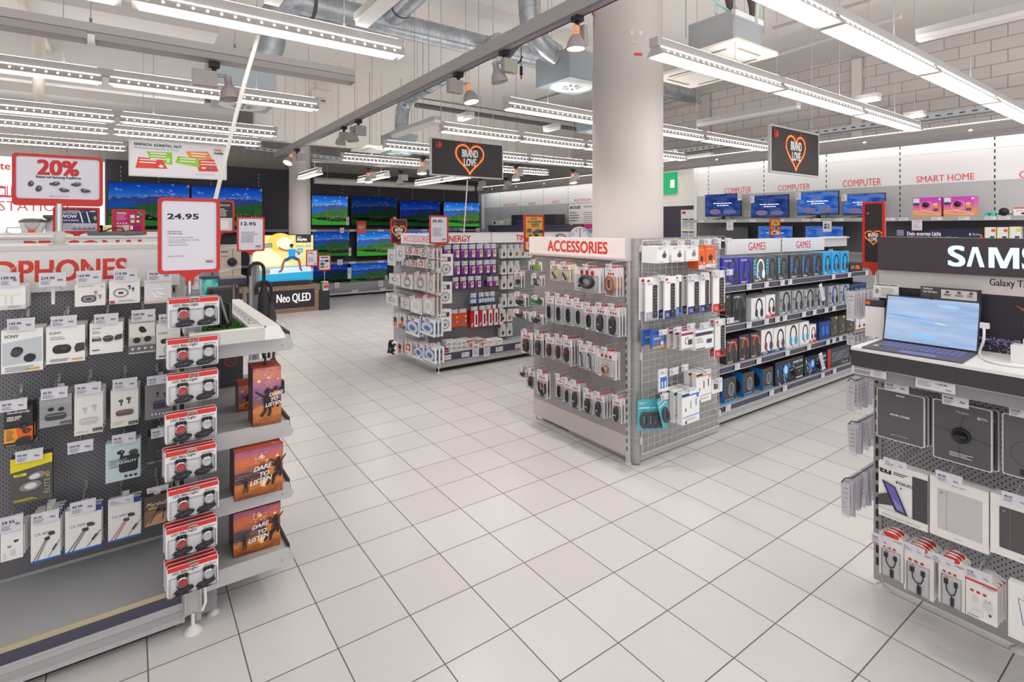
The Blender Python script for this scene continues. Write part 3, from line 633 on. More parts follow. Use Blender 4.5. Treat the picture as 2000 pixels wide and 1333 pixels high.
def ring_frame(m, w, h, b, rad, d, c, z0=0.0, bb=None):      # rounded frame with an open middle, front at y=0
    bb = bb or b; o = rrect(-w/2, z0, w, h, rad); i = rrect(-w/2+b, z0+bb, w-2*b, h-b-bb, rad*.7); n = len(o)
    for k in range(n):
        a, e = o[k], o[(k+1) % n]; p, q = i[k], i[(k+1) % n]
        m.poly([(a[0], 0, a[1]), (e[0], 0, e[1]), (q[0], 0, q[1]), (p[0], 0, p[1])], c); m.poly([(a[0], d, a[1]), (p[0], d, p[1]), (q[0], d, q[1]), (e[0], d, e[1])], c)
        m.poly([(a[0], 0, a[1]), (a[0], d, a[1]), (e[0], d, e[1]), (e[0], 0, e[1])], c); m.poly([(p[0], 0, p[1]), (q[0], 0, q[1]), (q[0], d, q[1]), (p[0], d, p[1])], c)
    return w-2*b, h-b-bb, z0+bb
def frame_sign(name, label, loc, w, h, b, draw, rz=0.0, stem=0.0, stemr=.008, c=RED, neck=True, cat='sign', bb=None, back=PAPER, group=None, pole=CHROME, base=None):
    o = thing(name, label, cat, loc, rz, group); z0 = stem
    m = MB(); iw, ih, iz = ring_frame(m, w, h, b, min(w, h)*.07, .014, c, z0, bb)
    if neck: m.prism([(-w*.2, z0+.002), (w*.2, z0+.002), (w*.07, z0-h*.06), (w*.06, z0-h*.16), (-w*.06, z0-h*.16), (-w*.07, z0-h*.06)], .002, .012, c)
    m.build('sign_frame', o)
    m = MB(); m.box(-iw/2-.003, iw/2+.003, .004, .010, iz-.003, iz+ih+.003, back); m.ly = .004; draw(m, -iw/2, iz, iw, ih); m.build('poster', o)
    if stem:
        m = MB(); m.cyl((0, .007, 0), (0, .007, z0-(h*.10 if neck else -.01)), stemr, pole, 10)
        if base: m.lathe([(base, 0), (base, .006), (base*.5, .01), (stemr*1.8, .014), (stemr*1.6, stem*.35), (stemr, stem*.36)], (0, .007, 0), M('cfcecb', .5), 18)
        m.build('pole', o)
    return o
GROWS = {}
def place_sign(name, label, l, t, r, b, y, draw, border, stem_px=None, x=None, **kw):
    if x is None: x0, x1, z0, z1 = bby(l, t, r, b, y); loc = ((x0+x1)/2, y); w = x1-x0; rz = kw.pop('rz', 0)
    else: y0, y1, z0, z1 = bbx(l, t, r, b, x); loc = (x, (y0+y1)/2); w = abs(y0-y1); rz = kw.pop('rz', RZX)
    zb = 0
    if stem_px is not None: zb = (PY((l+r)/2, stem_px, y) if x is None else PX((l+r)/2, stem_px, x)).z
    else: zb = z0
    return frame_sign(name, label, (loc[0], loc[1], zb), w, z1-z0, border*(z1-z0), draw, rz, stem=z0-zb, **kw)
# ------------------------------------------------------------------ HEADPHONES gondola
YB, XE = 2.976, .178
g = thing('gondola_shelving', 'grey perforated gondola with the large red headline on white, at the near left', 'shelving', (0, 0, 0))
XL = -2.2
m = MB(); m.box(XL, XE, YB, YB+.02, .19, 1.37, PEGL); m.box(XL, XE, YB-.001, YB, .19, .27, M('6c6a70', .45)); m.build('back_panel', g)
m = MB(); m.box(XL, XE+.01, YB-.03, YB+.06, 1.36, 1.535, M('dedbdb', .5)); m.box(XL, XE+.012, YB-.035, YB+.5, 1.535, 1.553, M('d0cdcc', .5)); m.ly = YB-.03
m.t('HEADPHONES', XE-.192, 1.404, .086, REDT, .61, al='r', bold=.03, res=4)
m.build('header_board', g)
m = MB(); m.box(XL, XE, 2.52, YB, .155, .172, M('aeafb3', .38)); m.box(XL, XE, 2.515, 2.52, .158, .178, M('b9ae8e', .5)); m.build('base_shelf', g)
m = MB(); m.box(XL, XE, 2.512, 2.52, .118, .158, RAIL); m.box(XL, XE, 2.508, 2.515, .110, .118, SHELF); m.build('price_rail', g)
m = MB(); m.box(XL, XE-.01, 2.513, 2.53, .035, .11, SHELF); m.box(XL, XE-.01, 2.509, 2.513, .06, .085, M('a4a3a4', .45)); m.box(XL, XE-.03, 2.56, 2.58, .0, .035, BLACK); m.box(XE-.01, XE, 2.51, 2.9, .035, .16, SHELF)
m.build('plinth', g)
upright(g, XE-.012, YB-.012, .19, 1.36)
for lx in (XE-.05, -.9, -1.9): leveller(g, lx, 2.60, .05)
m = MB(); m.box(XL, XE, YB+.02, YB+.46, .03, 1.53, M('c9c8c8', .5)); m.build('core', g)
YT = 2.80; LH = YB-YT-.006
HB = 'grey perforated board with the large red headline'
def earbud(m, x, z, s, c, hi=None, flip=1, stem=True):
    m.e(x, z, s*.36, s*.32, c, 16)
    if stem: m.ln([(x+flip*s*.1, z), (x-flip*s*.08, z-s*1.1)], s*.3, c)
    m.e(x-flip*s*.3, z+s*.02, s*.2, s*.24, c, 12)
    if hi: m.e(x+flip*s*.06, z+s*.06, s*.13, s*.12, hi, 10)
def bean(m, x, z, s, c, hi=None, rot=.4):
    m.e(x, z, s*.62, s*.42, c, 18, rot); m.e(x-s*.42, z+s*.2, s*.25, s*.22, c, 12)
    if hi: m.e(x+s*.08, z+s*.03, s*.34, s*.2, hi, 14, rot)
def case(m, x, z, a, b, c, hi=None, lid=True):
    m.rr(x-a, z-b, 2*a, 2*b, c, b*.95)
    if hi: m.rr(x-a*.8, z+b*.25, a*1.6, b*.28, hi, b*.12)
def strip_text(m, w, h, t, z, c=TXT, k=.085, x=None, bold=.02, wmax=None): m.t(t, -w/2+w*.08 if x is None else x, z, h*k, c, wmax, bold=bold)
BK = M('2b2a2d', .5); DK = M('46444a', .5); MID = M('8a898f', .5); LT = M('d9d9dc', .5); BRN = M('4d3c38', .5); BLUE = M('1f6fd0', .45); NAVY = M('24458f', .45); YEL = M('e8d81d', .45); ORG = M('ea6a24', .45)
def d_pods(m, w, h): m.r(-w*.35, -h*.4, w*.7, h*.1, M('efe9cd', .5)); m.r(-w*.2, -h*.75, w*.05, h*.35, LT); m.r(w*.0, -h*.75, w*.05, h*.35, LT); m.r(-w*.5, -h, w, h*.18, M('d9d4d2', .5)); m.lines(-w*.1, -h*.86, w*.5, 3, h*.035, h*.012)
def d_hua(m, w, h): case(m, -w*.05, -h*.68, w*.25, h*.16, DK, MID); case(m, -w*.05, -h*.68, w*.2, h*.12, MID); m.r(-w*.12, -h*.73, w*.13, h*.08, DK); earbud(m, w*.18, -h*.38, w*.13, MID, LT); earbud(m, w*.32, -h*.55, w*.13, MID, LT); m.lines(-w*.4, -h*.12, w*.6, 1, .01, h*.02); m.e(w*.38, -h*.14, w*.05, w*.04, M('c7a98d', .5))
def d_oval(m, w, h): m.arc(-w*.12, -h*.52, w*.24, h*.2, w*.03, MID); m.arc(-w*.12, -h*.52, w*.2, h*.16, w*.015, DK); m.rr(-w*.2, -h*.57, w*.16, h*.1, DK, w*.02); earbud(m, w*.16, -h*.24, w*.12, DK); earbud(m, w*.28, -h*.34, w*.12, DK); m.r(-w*.48, -h*.97, w*.16, h*.12, M('b5523c', .5)); m.lines(-w*.2, -h*.86, w*.6, 2, h*.05, h*.02)
def d_clear(m, w, h):
    for k in range(9): m.pl([(w*(random.random()-.5)*.8, -h*(.3+.5*random.random())) for _ in range(3)], M('f8f8f8', .3))
    m.r(-w*.48, -h, w*.96, h*.1, M('d8c2b8', .5))
def d_sony(m, w, h): m.pl([(-w*.47, -h*.82), (w*.47, -h*.78), (w*.47, -h*.2), (-w*.47, -h*.3)], M('c7ccd3', .5)); strip_text(m, w, h, 'SONY', -h*.19, k=.07, wmax=w*.33); m.e(-w*.12, -h*.5, w*.14, h*.1, BK, 20, .3); m.e(-w*.15, -h*.55, w*.13, h*.09, DK, 20); m.e(w*.18, -h*.68, w*.15, h*.1, BK, 20, .5); m.arc(w*.22, -h*.68, w*.16, h*.1, w*.02, LT, -60, 90); m.r(w*.1, -h*.96, w*.33, h*.045, M('e0a64d', .5)); m.lines(-w*.4, -h*.88, w*.7, 3, h*.04, h*.015)
def d_sony2(m, w, h): strip_text(m, w, h, 'SONY', -h*.21, k=.07, wmax=w*.3); m.lines(-w*.4, -h*.3, w*.4, 2, h*.05, h*.02); case(m, -w*.1, -h*.62, w*.24, h*.12, BK, DK); m.pl([(w*.25, -h*.74), (w*.49, -h*.70), (w*.49, -h*.49), (w*.28, -h*.5), (w*.22, -h*.6)], DK); m.t('SONY', -w*.12, -h*.63, h*.03, ORG); m.lines(-w*.4, -h*.9, w*.5, 2, h*.04, h*.02); m.r(w*.15, -h*.94, w*.3, h*.04, M('e0a64d', .5))
def d_bass(m, w, h): strip_text(m, w, h, 'SONY', -h*.2, k=.06, wmax=w*.28); m.lines(-w*.42, -h*.28, w*.3, 2, h*.05, h*.02); strip_text(m, w, h, 'EXTRA', -h*.48, k=.055, c=MID, wmax=w*.24); strip_text(m, w, h, 'BASS', -h*.58, k=.09, bold=.05, wmax=w*.26); case(m, w*.05, -h*.52, w*.16, h*.1, DK, MID); m.pl([(w*.26, -h*.6), (w*.48, -h*.56), (w*.48, -h*.4), (w*.3, -h*.42), (w*.24, -h*.5)], DK); m.lines(-w*.42, -h*.88, w*.3, 1, .01, h*.03, BK)
def d_senn(m, w, h): m.r(-w*.46, -h*.53, w*.92, h*.4, M('e9e4dc', .4)); m.e(0, -h*.32, w*.12, h*.1, BK, 16, .5); m.e(w*.1, -h*.36, w*.06, h*.05, BK); m.e(-w*.2, -h*.62, w*.14, h*.08, BK, 16); m.e(w*.2, -h*.6, w*.14, h*.08, BK, 16, .4); m.r(-w*.5, -h*.94, w, h*.17, M('6f6c70', .5)); [m.e(-w*.35+k*w*.23, -h*.855, w*.055, h*.035, LT) for k in range(4)]; m.r(-w*.48, -h*.985, w*.9, h*.03, LT)
def d_sony3(m, w, h): strip_text(m, w, h, 'SONY', -h*.3, k=.06); case(m, 0, -h*.5, w*.32, h*.07, BK); m.arc(w*.05, -h*.75, w*.22, h*.14, w*.02, DK); m.lines(-w*.4, -h*.94, w*.5, 1, .1, h*.03, BK)
def d_skull(m, w, h): m.t('Skullcandy', -w*.4, -h*.17, h*.06, WHITE, w*.8, bold=.03); m.t('MINI AND', -w*.4, -h*.27, h*.05, WHITE, w*.5, bold=.05); m.t('MIGHTY.', -w*.4, -h*.33, h*.05, WHITE, w*.44, bold=.05); m.r(-w*.5, -h*.88, w, h*.36, ORG); m.pl([(-w*.5, -h*.88), (0, -h*.88), (-w*.1, -h*.52), (-w*.5, -h*.52)], M('f0a332', .5)); m.lines(-w*.42, -h*.58, w*.3, 6, h*.045, h*.015, BRN); bean(m, w*.18, -h*.5, w*.24, BK, DK); bean(m, w*.3, -h*.62, w*.24, BK, M('b8382a', .5)); m.e(w*.18, -h*.84, w*.3, h*.08, BK, 18, .2); m.t('Bluetooth', -w*.4, -h*.95, h*.03, WHITE)
def d_ubA(m, w, h): m.r(-w*.5, -h*.75, w, h*.45, M('9b9a9d', .5)); m.e(-w*.15, -h*.44, w*.1, h*.065, BK); m.e(w*.17, -h*.47, w*.1, h*.065, BK); case(m, 0, -h*.69, w*.34, h*.11, DK, MID); m.r(w*.14, -h*.96, w*.34, h*.08, BK); m.t('urbanista', w*.16, -h*.94, h*.04, WHITE, w*.28)
def d_ubB(m, w, h): earbud(m, -w*.12, -h*.38, w*.2, M('c8c2c4', .5), WHITE); earbud(m, w*.2, -h*.34, w*.2, M('c8c2c4', .5), WHITE); case(m, 0, -h*.68, w*.32, h*.07, M('c9c3c5', .5), WHITE); m.r(w*.14, -h*.95, w*.34, h*.07, BK); m.t('urbanista', w*.16, -h*.935, h*.035, WHITE, w*.28); [m.e(-w*.4+k*w*.09, -h*.92, w*.03, h*.018, M('cdb36a', .5)) for k in range(5)]
def d_ubC(m, w, h): earbud(m, -w*.12, -h*.3, w*.2, BRN, MID); earbud(m, w*.16, -h*.26, w*.2, BRN, MID); case(m, 0, -h*.62, w*.32, h*.075, M('6b5753', .5), M('9a837d', .5)); m.r(w*.14, -h*.96, w*.34, h*.08, BK); m.t('urbanista', w*.16, -h*.94, h*.04, WHITE, w*.28); m.lines(-w*.42, -h*.86, w*.4, 2, h*.04, h*.015, M('d9c26a', .5))
def d_dark(m, w, h): earbud(m, -w*.05, -h*.28, w*.15, BK, DK); earbud(m, w*.2, -h*.32, w*.15, BK, DK); m.rr(-w*.22, -h*.72, w*.6, h*.22, M('3d3550', .5), h*.05); m.rr(-w*.2, -h*.56, w*.56, h*.05, M('574e6b', .5), h*.02); [m.e(-w*.25+k*w*.13, -h*.86, w*.035, h*.025, WHITE) for k in range(5)]
def d_elite(m, w, h): m.pl([(-w*.5, -h*.3), (w*.5, -h*.2), (w*.5, 0), (-w*.5, 0)], YEL); m.rr(-w*.42, -h*.4, w*.3, h*.06, YEL, .002); m.t('JABRA', -w*.38, -h*.385, h*.03, TXT); m.e(w*.13, -h*.44, w*.22, h*.08, MID, 20, .2); m.e(w*.08, -h*.45, w*.13, h*.055, LT, 18, .2); m.e(-w*.02, -h*.64, w*.27, h*.1, MID, 20, .15); m.e(-w*.02, -h*.64, w*.15, h*.065, LT, 18); m.fr = (Vector((0, 0, 0)), Vector((0, 0, 1)), Vector((-1, 0, 0)), Vector((0, -1, 0))); m.t('ELITE', -h*.86, -w*.44, w*.13, M('b9b4a6', .5), h*.33); m.t('85t', -h*.5, -w*.44, w*.1, YEL, h*.13); m.fr = None; m.lines(-w*.42, -h*.9, w*.7, 2, h*.03, h*.012, YEL)
def d_prem(m, w, h): earbud(m, -w*.05, -h*.28, w*.26, BK, MID); m.rr(-w*.12, -h*.8, w*.55, h*.42, BK, w*.1); m.e(w*.3, -h*.32, w*.14, h*.07, DK); m.e(w*.3, -h*.44, w*.18, h*.08, BK); m.t('PREMIUM', -w*.4, -h*.5, h*.06, M('8fa3a8', .5), w*.5, bold=.04); m.t('CALL', -w*.4, -h*.57, h*.06, M('8fa3a8', .5), w*.24, bold=.04); m.t('QUALITY', -w*.12, -h*.57, h*.06, WHITE, w*.5, bold=.04); m.lines(-w*.4, -h*.62, w*.8, 1, .01, h*.015, DK); [m.e(w*.08+k*w*.14, -h*.9, w*.05, h*.03, BK) for k in range(3)]
def d_blk(m, w, h): earbud(m, -w*.1, -h*.5, w*.24, DK, MID); earbud(m, w*.2, -h*.45, w*.2, DK, MID); m.r(-w*.5, -h*.84, w*.3, h*.08, M('77757a', .5)); m.r(-w*.15, -h*.84, w*.6, h*.08, M('5f5d62', .5))
def d_white(m, w, h): bean(m, -w*.1, -h*.55, w*.16, MID); bean(m, w*.2, -h*.4, w*.18, BK, RED); [m.e(-w*.32, -h*.75-k*h*.08, w*.06, h*.03, LT) for k in range(3)]; m.r(-w*.05, -h*.85, w*.16, h*.22, LT)
def wired(c1, txt):
    def f(m, w, h):
        m.r(-w*.5, -h, w, h*.04, BLUE); m.r(w*.28, -h*.14, w*.22, h*.14, NAVY); m.t(txt, -w*.38, -h*.42, h*.055, M('5f83c8', .5)); m.e(w*.05, -h*.52, w*.1, h*.04, DK, 14, -.3); m.e(w*.2, -h*.42, w*.12, h*.045, DK, 14, -.3)
        m.ln([(w*.0, -h*.53), (-w*.2, -h*.75), (-w*.42, -h*.96)], w*.025, c1); m.ln([(w*.14, -h*.44), (-w*.08, -h*.7), (-w*.3, -h*.96)], w*.025, c1); m.ln([(w*.49, -h*.6), (w*.1, -h*.93)], w*.02, c1); m.ln([(w*.38, -h*.68), (w*.24, -h*.8)], w*.07, DK)
    return f
def d_marsh(m, w, h): m.r(-w*.5, -h*.98, w, h*.5, M('8b6f5a', .5)); m.t('Marshall', -w*.42, -h*.34, h*.13, WHITE, w*.75, sl=.25); m.r(-w*.36, -h*.44, w*.35, h*.07, M('c9a35a', .5)); m.pl([(-w*.5, -h*.98), (-w*.1, -h*.66), (w*.3, -h*.6), (w*.5, -h*.8), (w*.3, -h*.98)], M('c79b7d', .5)); m.e(w*.05, -h*.5, w*.1, h*.05, BK); m.e(w*.28, -h*.52, w*.1, h*.05, BK); m.ln([(w*.0, -h*.52), (-w*.3, -h*.9)], w*.03, BK); m.ln([(w*.26, -h*.54), (w*.2, -h*.85)], w*.03, BK)
HP = [ # tag px, box px, price, colour, depth, copies behind, art, what it is
 ((0, 535, 38, 562), (-8, 559, 50, 607), '199.90', 'f0f0ef', .05, 1, d_pods, 'small white boxed earphone pack, first in the top row', 'first in the top row'),
 ((76, 535, 129, 561), None, '229.90', None, 0, 0, None, None, 'second in the top row, with only a clear hanger left'),
 ((149, 531, 198, 555), (146, 553, 206, 600), '169.90', 'efebe4', .05, 1, d_hua, 'cream box showing an oval grey charging case, third in the top row', 'third in the top row'),
 ((222, 527, 268, 551), (213, 548, 273, 595), '119.90', 'f0efed', .06, 1, d_oval, 'white box showing a round outlined case, fourth in the top row', 'fourth in the top row'),
 ((288, 528, 335, 551), (282, 548, 335, 594), '79.99', 'e6e4e4', .06, 0, d_clear, 'white box in crumpled clear film, last in the top row', 'last in the top row'),
 ((14, 623, 68, 649), (2, 640, 84, 732), '149.90', 'f2f1f0', .05, 1, d_sony, 'white box with two black earbuds on pale blue, second row nearest the edge', 'first in the second row'),
 ((99, 618, 150, 641), (90, 634, 166, 713), '139.90', 'f3f2f0', .06, 1, d_sony2, 'white box with a long black charging case, second in the second row', 'second in the second row'),
 ((184, 614, 231, 636), (175, 628, 240, 694), '89.90', 'f3f2f0', .06, 1, d_bass, 'white extra bass earbud box, third in the second row', 'third in the second row'),
 ((257, 606, 303, 630), (251, 620, 304, 693), '249.90', 'b8b4b2', .04, 1, d_senn, 'cream and grey box with black earbuds, fourth in the second row', 'fourth in the second row'),
 ((310, 614, 352, 635), (305, 630, 352, 703), '49.95', 'f0efed', .05, 1, d_sony3, 'white box half hidden behind the bike light packs, second row', 'last in the second row'),
 ((0, 780, 53, 807), (8, 792, 64, 877), '49.95', '2a2829', .04, 1, d_skull, 'black and orange earbud box, first in the third row', 'first in the third row'),
 ((80, 757, 132, 783), (77, 768, 140, 838), '49.95', 'a9a8aa', .035, 2, d_ubA, 'grey box with a black oval case, second in the third row', 'second in the third row'),
 ((146, 748, 197, 774), (145, 763, 201, 853), '79.90', 'eae8e6', .035, 2, d_ubB, 'white box with pale stem earbuds, third in the third row', 'third in the third row'),
 ((220, 739, 268, 764), (216, 757, 270, 838), '79.90', 'eae7e2', .035, 2, d_ubC, 'white box with brown stem earbuds, fourth in the third row', 'fourth in the third row'),
 ((287, 733, 332, 754), (283, 745, 338, 822), '129.90', '807e82', .04, 2, d_dark, 'dark grey box with a purple case, last in the third row', 'last in the third row'),
 ((30, 877, 84, 907), (20, 884, 102, 990), '99.90', '55534f', .05, 0, d_elite, 'black box with a bright yellow top, first in the fourth row', 'first in the fourth row'),
 ((132, 860, 182, 889), None, '109.90', None, 0, 0, None, None, 'second in the fourth row, with no goods on it'),
 ((219, 846, 265, 872), (206, 856, 274, 946), '99.90', 'c5dadd', .02, 1, d_prem, 'pale blue box with black stem earbuds, third in the fourth row', 'third in the fourth row'),
 ((295, 834, 336, 858), (288, 845, 338, 918), '49.95', '3a383b', .04, 1, d_blk, 'black box half behind the bike light packs, fourth row', 'last in the fourth row'),
 ((0, 1006, 45, 1044), (1, 1030, 45, 1100), '39.95', 'f1f0ef', .02, 3, d_white, 'white flat earphone pack, first in the bottom row', 'first in the bottom row'),
 ((61, 996, 115, 1028), (60, 1000, 118, 1103), '39.95', 'eceae7', .02, 3, wired(BK, 'CX 80S'), 'white and blue wired earphone pack, second in the bottom row', 'second in the bottom row'),
 ((137, 975, 187, 1009), (127, 984, 198, 1085), '49.90', 'eceae7', .02, 1, wired(BK, 'CX 300S'), 'white and blue pack with black wired earphones, third in the bottom row', 'third in the bottom row'),
 ((212, 968, 261, 990), (211, 968, 275, 1062), '69.90', 'eceae7', .02, 1, wired(RED, 'CX 300S'), 'white and blue pack with red wired earphones, fourth in the bottom row', 'fourth in the bottom row'),
 ((287, 948, 329, 966), (282, 962, 332, 1032), '69.90', '5d4b41', .03, 1, d_marsh, 'brown pack with a hand holding earphones, last in the bottom row', 'last in the bottom row'),
]
for tg, bx, price, c, dep, nb, art, lab, pos in HP:
    x0, x1, z0, z1 = bby(*tg, YT)
    hook((x0+x1)/2, z1-.012, YB, x1-x0, z1-z0, price, 'hook with price label %s, headphone board, %s' % (price, pos.split(',')[0]), None, LH)
    if bx is None:
        if price == '229.90':
            m = MB(); x = (x0+x1)/2; m.tube([(-.03, 0, -.012), (-.02, 0, 0), (0, 0, .006), (.02, 0, 0), (.03, 0, -.012)], .003, CLEAR, 6); m.box(-.006, .006, -.004, .004, -.05, .0, M('cfd3d6', .2)); m.box(-.005, .005, -.005, .005, -.07, -.05, WHITE)
            m.build('hanger_clip', None, (x, YT+.02, z0-.004), label='clear plastic hanger left on the second hook of the top row', cat='clip')
        continue
    x0, x1, z0, z1 = bby(*bx, YT+.012); w, h = x1-x0, z1-z0
    m = MB(); m.box(-w/2, w/2, 0, dep, -h, 0, M(c, .4)); m.ly = 0; art(m, w, h)
    m.fr = None
    if nb: m.box(-.012, .012, dep*.4, dep*.4+.002, 0, .02, M('e8e8e8', .3))
    grp = 'earphone packs on one hook, '+pos if nb else None
    lab2 = lab if not nb else lab
    o = m.build('earphone_pack', None, ((x0+x1)/2, YT+.012, z1), label=lab2, cat='headphones', group=grp)
    for k in range(nb):
        if YT+.012+(k+2)*(dep+.004) > YB-.002: break
        copy_tree(o, ((x0+x1)/2+.004*(k+1), YT+.012+(k+1)*(dep+.004), z1+.002*(k+1)))
# ------------------------------------------------------------------ bike light column
BP = 2.39
po = thing('clip_strip_stand', 'narrow grey stand at the end of the headphone gondola holding the bike lights', 'display stand', (.205, 2.49, 0))
m = MB(); m.box(-.022, .022, 0, .012, .07, 1.42, SHELF); m.box(-.03, -.022, -.004, .016, .07, 1.42, STEEL); m.box(.022, .030, -.004, .016, .07, 1.42, STEEL); m.build('upright_strip', po)
m = MB(); m.lathe([(.033, 0), (.030, .008), (.014, .022), (.007, .026), (.007, .075)], (0, 0, 0), M('dedad4', .4), 18); m.build('foot', po)
m = MB(); m.tube([(.03, .0, .22), (.042, .0, .15), (.044, .0, .10), (.032, .0, .07)], .006, M('ece8e2', .5), 8); m.build('cable', po)
m = MB(); m.box(-.03, .03, -.03, .0, 1.36, 1.42, CLEAR); m.box(-.02, .02, -.01, .0, 1.38, 1.46, M('d4d3d3', .3)); m.build('sign_socket', po)
BL = [(325, 577, 431, 649), (322, 653, 430, 724), (323, 720, 429, 798), (322, 793, 424, 868), (321, 864, 424, 942), (325, 936, 430, 1013), (322, 1008, 426, 1086), (321, 1080, 431, 1170)]
x0, x1, z0, z1 = bby(*BL[1], BP); bw, bh = x1-x0, (bby(*BL[2], BP)[3]-bby(*BL[2], BP)[2])*.99
def make_bike():
    o = thing('bike_light_pack', '', 'bike light')
    w, h = bw, bh; m = MB(); m.prism(rrect(-w/2+.006, -h+.005, w-.012, h-.008, .008), .004, .0055, WHITE); m.ly = .004
    m.r(-w/2+.009, -.022, w-.018, .017, M('d8322c', .42)); m.t('LED Bike Light', -w*.37, -.037, .0095, TXT, bold=.02); m.t('InterTronic', w*.2, -.034, .006, TXT, w*.22); m.rr(-.014, -.017, .028, .007, M('8d8a8a', .5), .003)
    m.build('card', o)
    m = MB(); m.prism(rrect(-w/2, -h, w, h, .012), .006, .008, CLEAR); m.bbox(-w/2+.012, w/2-.012, -.014, .004, -h+.010, -.044, CLEAR, .005); m.build('blister', o)
    for nm, sx, c in (('red_light', -w*.19, M('c93030', .25, 0, 0, .6)), ('white_light', w*.28, M('cfd0d2', .15, .3))):
        m = MB(); cz = -h*.53; m.prism([(sx-.020, cz+.021), (sx-.014, cz+.027), (sx+.014, cz+.027), (sx+.020, cz+.021), (sx+.016, cz), (sx+.020, cz-.020), (sx+.013, cz-.026), (sx-.013, cz-.026), (sx-.020, cz-.020), (sx-.016, cz)], -.002, .003, DK)
        for q in (-.012, 0, .012): m.lathe([(.0032, 0), (.0024, .005)], (sx+q, -.002, cz+.0225), BK, 8, (0, -1, 0))
        m.lathe([(.0195, 0), (.0195, .006), (.018, .009), (.0150, .010)], (sx, -.002, cz), CHROME, 26, (0, -1, 0)); b_ = m.build(nm, o)
        m = MB(); m.lathe([(.0, .0085), (.010, .009), (.0150, .0098)], (sx, -.002, cz), c, 24, (0, -1, 0)); m.lathe([(.006, .0094), (.0072, .0096)], (sx, -.0022, cz), M('e0a0a0' if nm == 'red_light' else 'f4f4f4', .2), 20, (0, -1, 0)); m.build('lens', b_)
    for sx in (-1, 1):
        m = MB(); c = sx*w*.2+w*.03; z = -h*.82+sx*.001
        m.tube([(c+.030*math.cos(t), -.001, z+.0085*math.sin(t)+.004*math.cos(t)) for t in [2*math.pi*i/14 for i in range(14)]], .0042, BK, 6, closed=True)
        m.tube([(c-.026, .0, z+.004), (c-.008, -.001, z-.004), (c+.008, .0, z+.005), (c+.026, -.001, z-.002)], .0048, DK, 6)
        if sx < 0: m.box(c-.035, c-.028, -.006, .002, z-.010, z-.002, M('b9ab7c', .4))
        m.build('strap', o)
    return o
bp = make_bike(); first = True
for i, q in enumerate(BL):
    x0, x1, z0, z1 = bby(*q, BP); nb = (2, 2, 2, 2, 3, 2, 3, 4)[i]; loc = ((x0+x1)/2, BP, z1)
    lab = 'carded red and white bike light pack hanging %s from the top of the narrow stand' % (('topmost',)+tuple(ORD[1:]))[i]
    m = MB(); m.tube([(0, 0, -.004), (0, -.1, -.004), (0, -.125, .0)], .0025, STEEL, 6); m.tube([(-.016, -.125, .0), (-.014, -.127, .016), (.014, -.127, .016), (.016, -.125, .0)], .002, STEEL, 6); m.build('peg_hook', None, (loc[0], 2.489, z1-.014), label='wire hook carrying the %s pack of bike lights' % ORD[i], cat='hook')
    for k in range(nb):
        p = (loc[0]-.003*k+(.002 if k % 2 else 0), BP+.022*k, z1+.003*k)
        if first: bp.location = p; bp['label'] = lab; bp['group'] = 'bike light packs on hook %d' % (i+1); first = False
        else: copy_tree(bp, p, label=lab, group='bike light packs on hook %d' % (i+1))
# 24.95 sign on the stand
def d2495(m, x, z, w, h):
    m.t('24.95', x+w*.10, z+h*.74, h*.075, TXT, w*.56, bold=.05); m.t('INTERTRONIC', x+w*.10, z+h*.55, h*.019, TXT, w*.25, bold=.03); m.t('LED-Bike Light', x+w*.10, z+h*.515, h*.019, TXT, w*.28, bold=.03)
    for k, s in enumerate(('• Licht-Set für vorne und hinten', '• Vorne weisse LEDs/hinten rote LEDs', '• Einfache Anbringung', '• Wasserdicht nach IPX5')): m.t(s, x+w*.10, z+h*(.468-.036*k), h*.017, M('5a5860', .6))
    m.t('Garantie: 24 Monate', x+w*.10, z+h*.2, h*.017, TXT); m.bars(x+w*.8, z+h*.1, w*.13, h*.035)
place_sign('price_sign', 'large red framed price card 24.95 above the bike light packs', 308, 387, 430, 537, 2.46, d2495, .043, stem_px=578)
# 20% sign on the gondola top
def d20(m, x, z, w, h):
    m.t('20%', x+w*.49, z+h*.58, h*.34, M('c4282a', .45), w*.48, al='c', bold=.05, res=4); m.t('Rabatt auf Samsung Kopfhörer', x+w*.5, z+h*.48, h*.055, TXT, w*.54, al='c', bold=.03)
    for cx, cz, s, r in ((.17, .35, .075, 1.3), (.26, .24, .08, 1.2)): m.e(x+w*cx, z+h*cz, w*s*.62, w*s*.45, DK, 18, r); m.e(x+w*(cx+.012), z+h*(cz+.02), w*s*.25, w*s*.18, MID, 12, r)
    for cx, cz, f in ((.46, .37, 1), (.55, .22, -1), (.72, .37, 1), (.81, .22, -1)): m.e(x+w*cx, z+h*cz, w*.05, w*.032, DK, 18, .3*f); m.e(x+w*(cx-.05*f), z+h*(cz-.01), w*.026, w*.02, DK, 14); m.e(x+w*(cx+.008), z+h*(cz+.02), w*.024, w*.014, MID, 12, .3*f)
    m.t('Gültig vom 22. 8. bis 3. 9. 2022', x+w*.5, z+h*.045, h*.028, TXT, w*.23, al='c')
place_sign('discount_sign', 'wide red framed 20% sign standing on top of the near left gondola', 23, 303, 201, 404, 3.02, d20, .055, stem_px=480, stemr=.012, neck=False, bb=.03, base=.035)
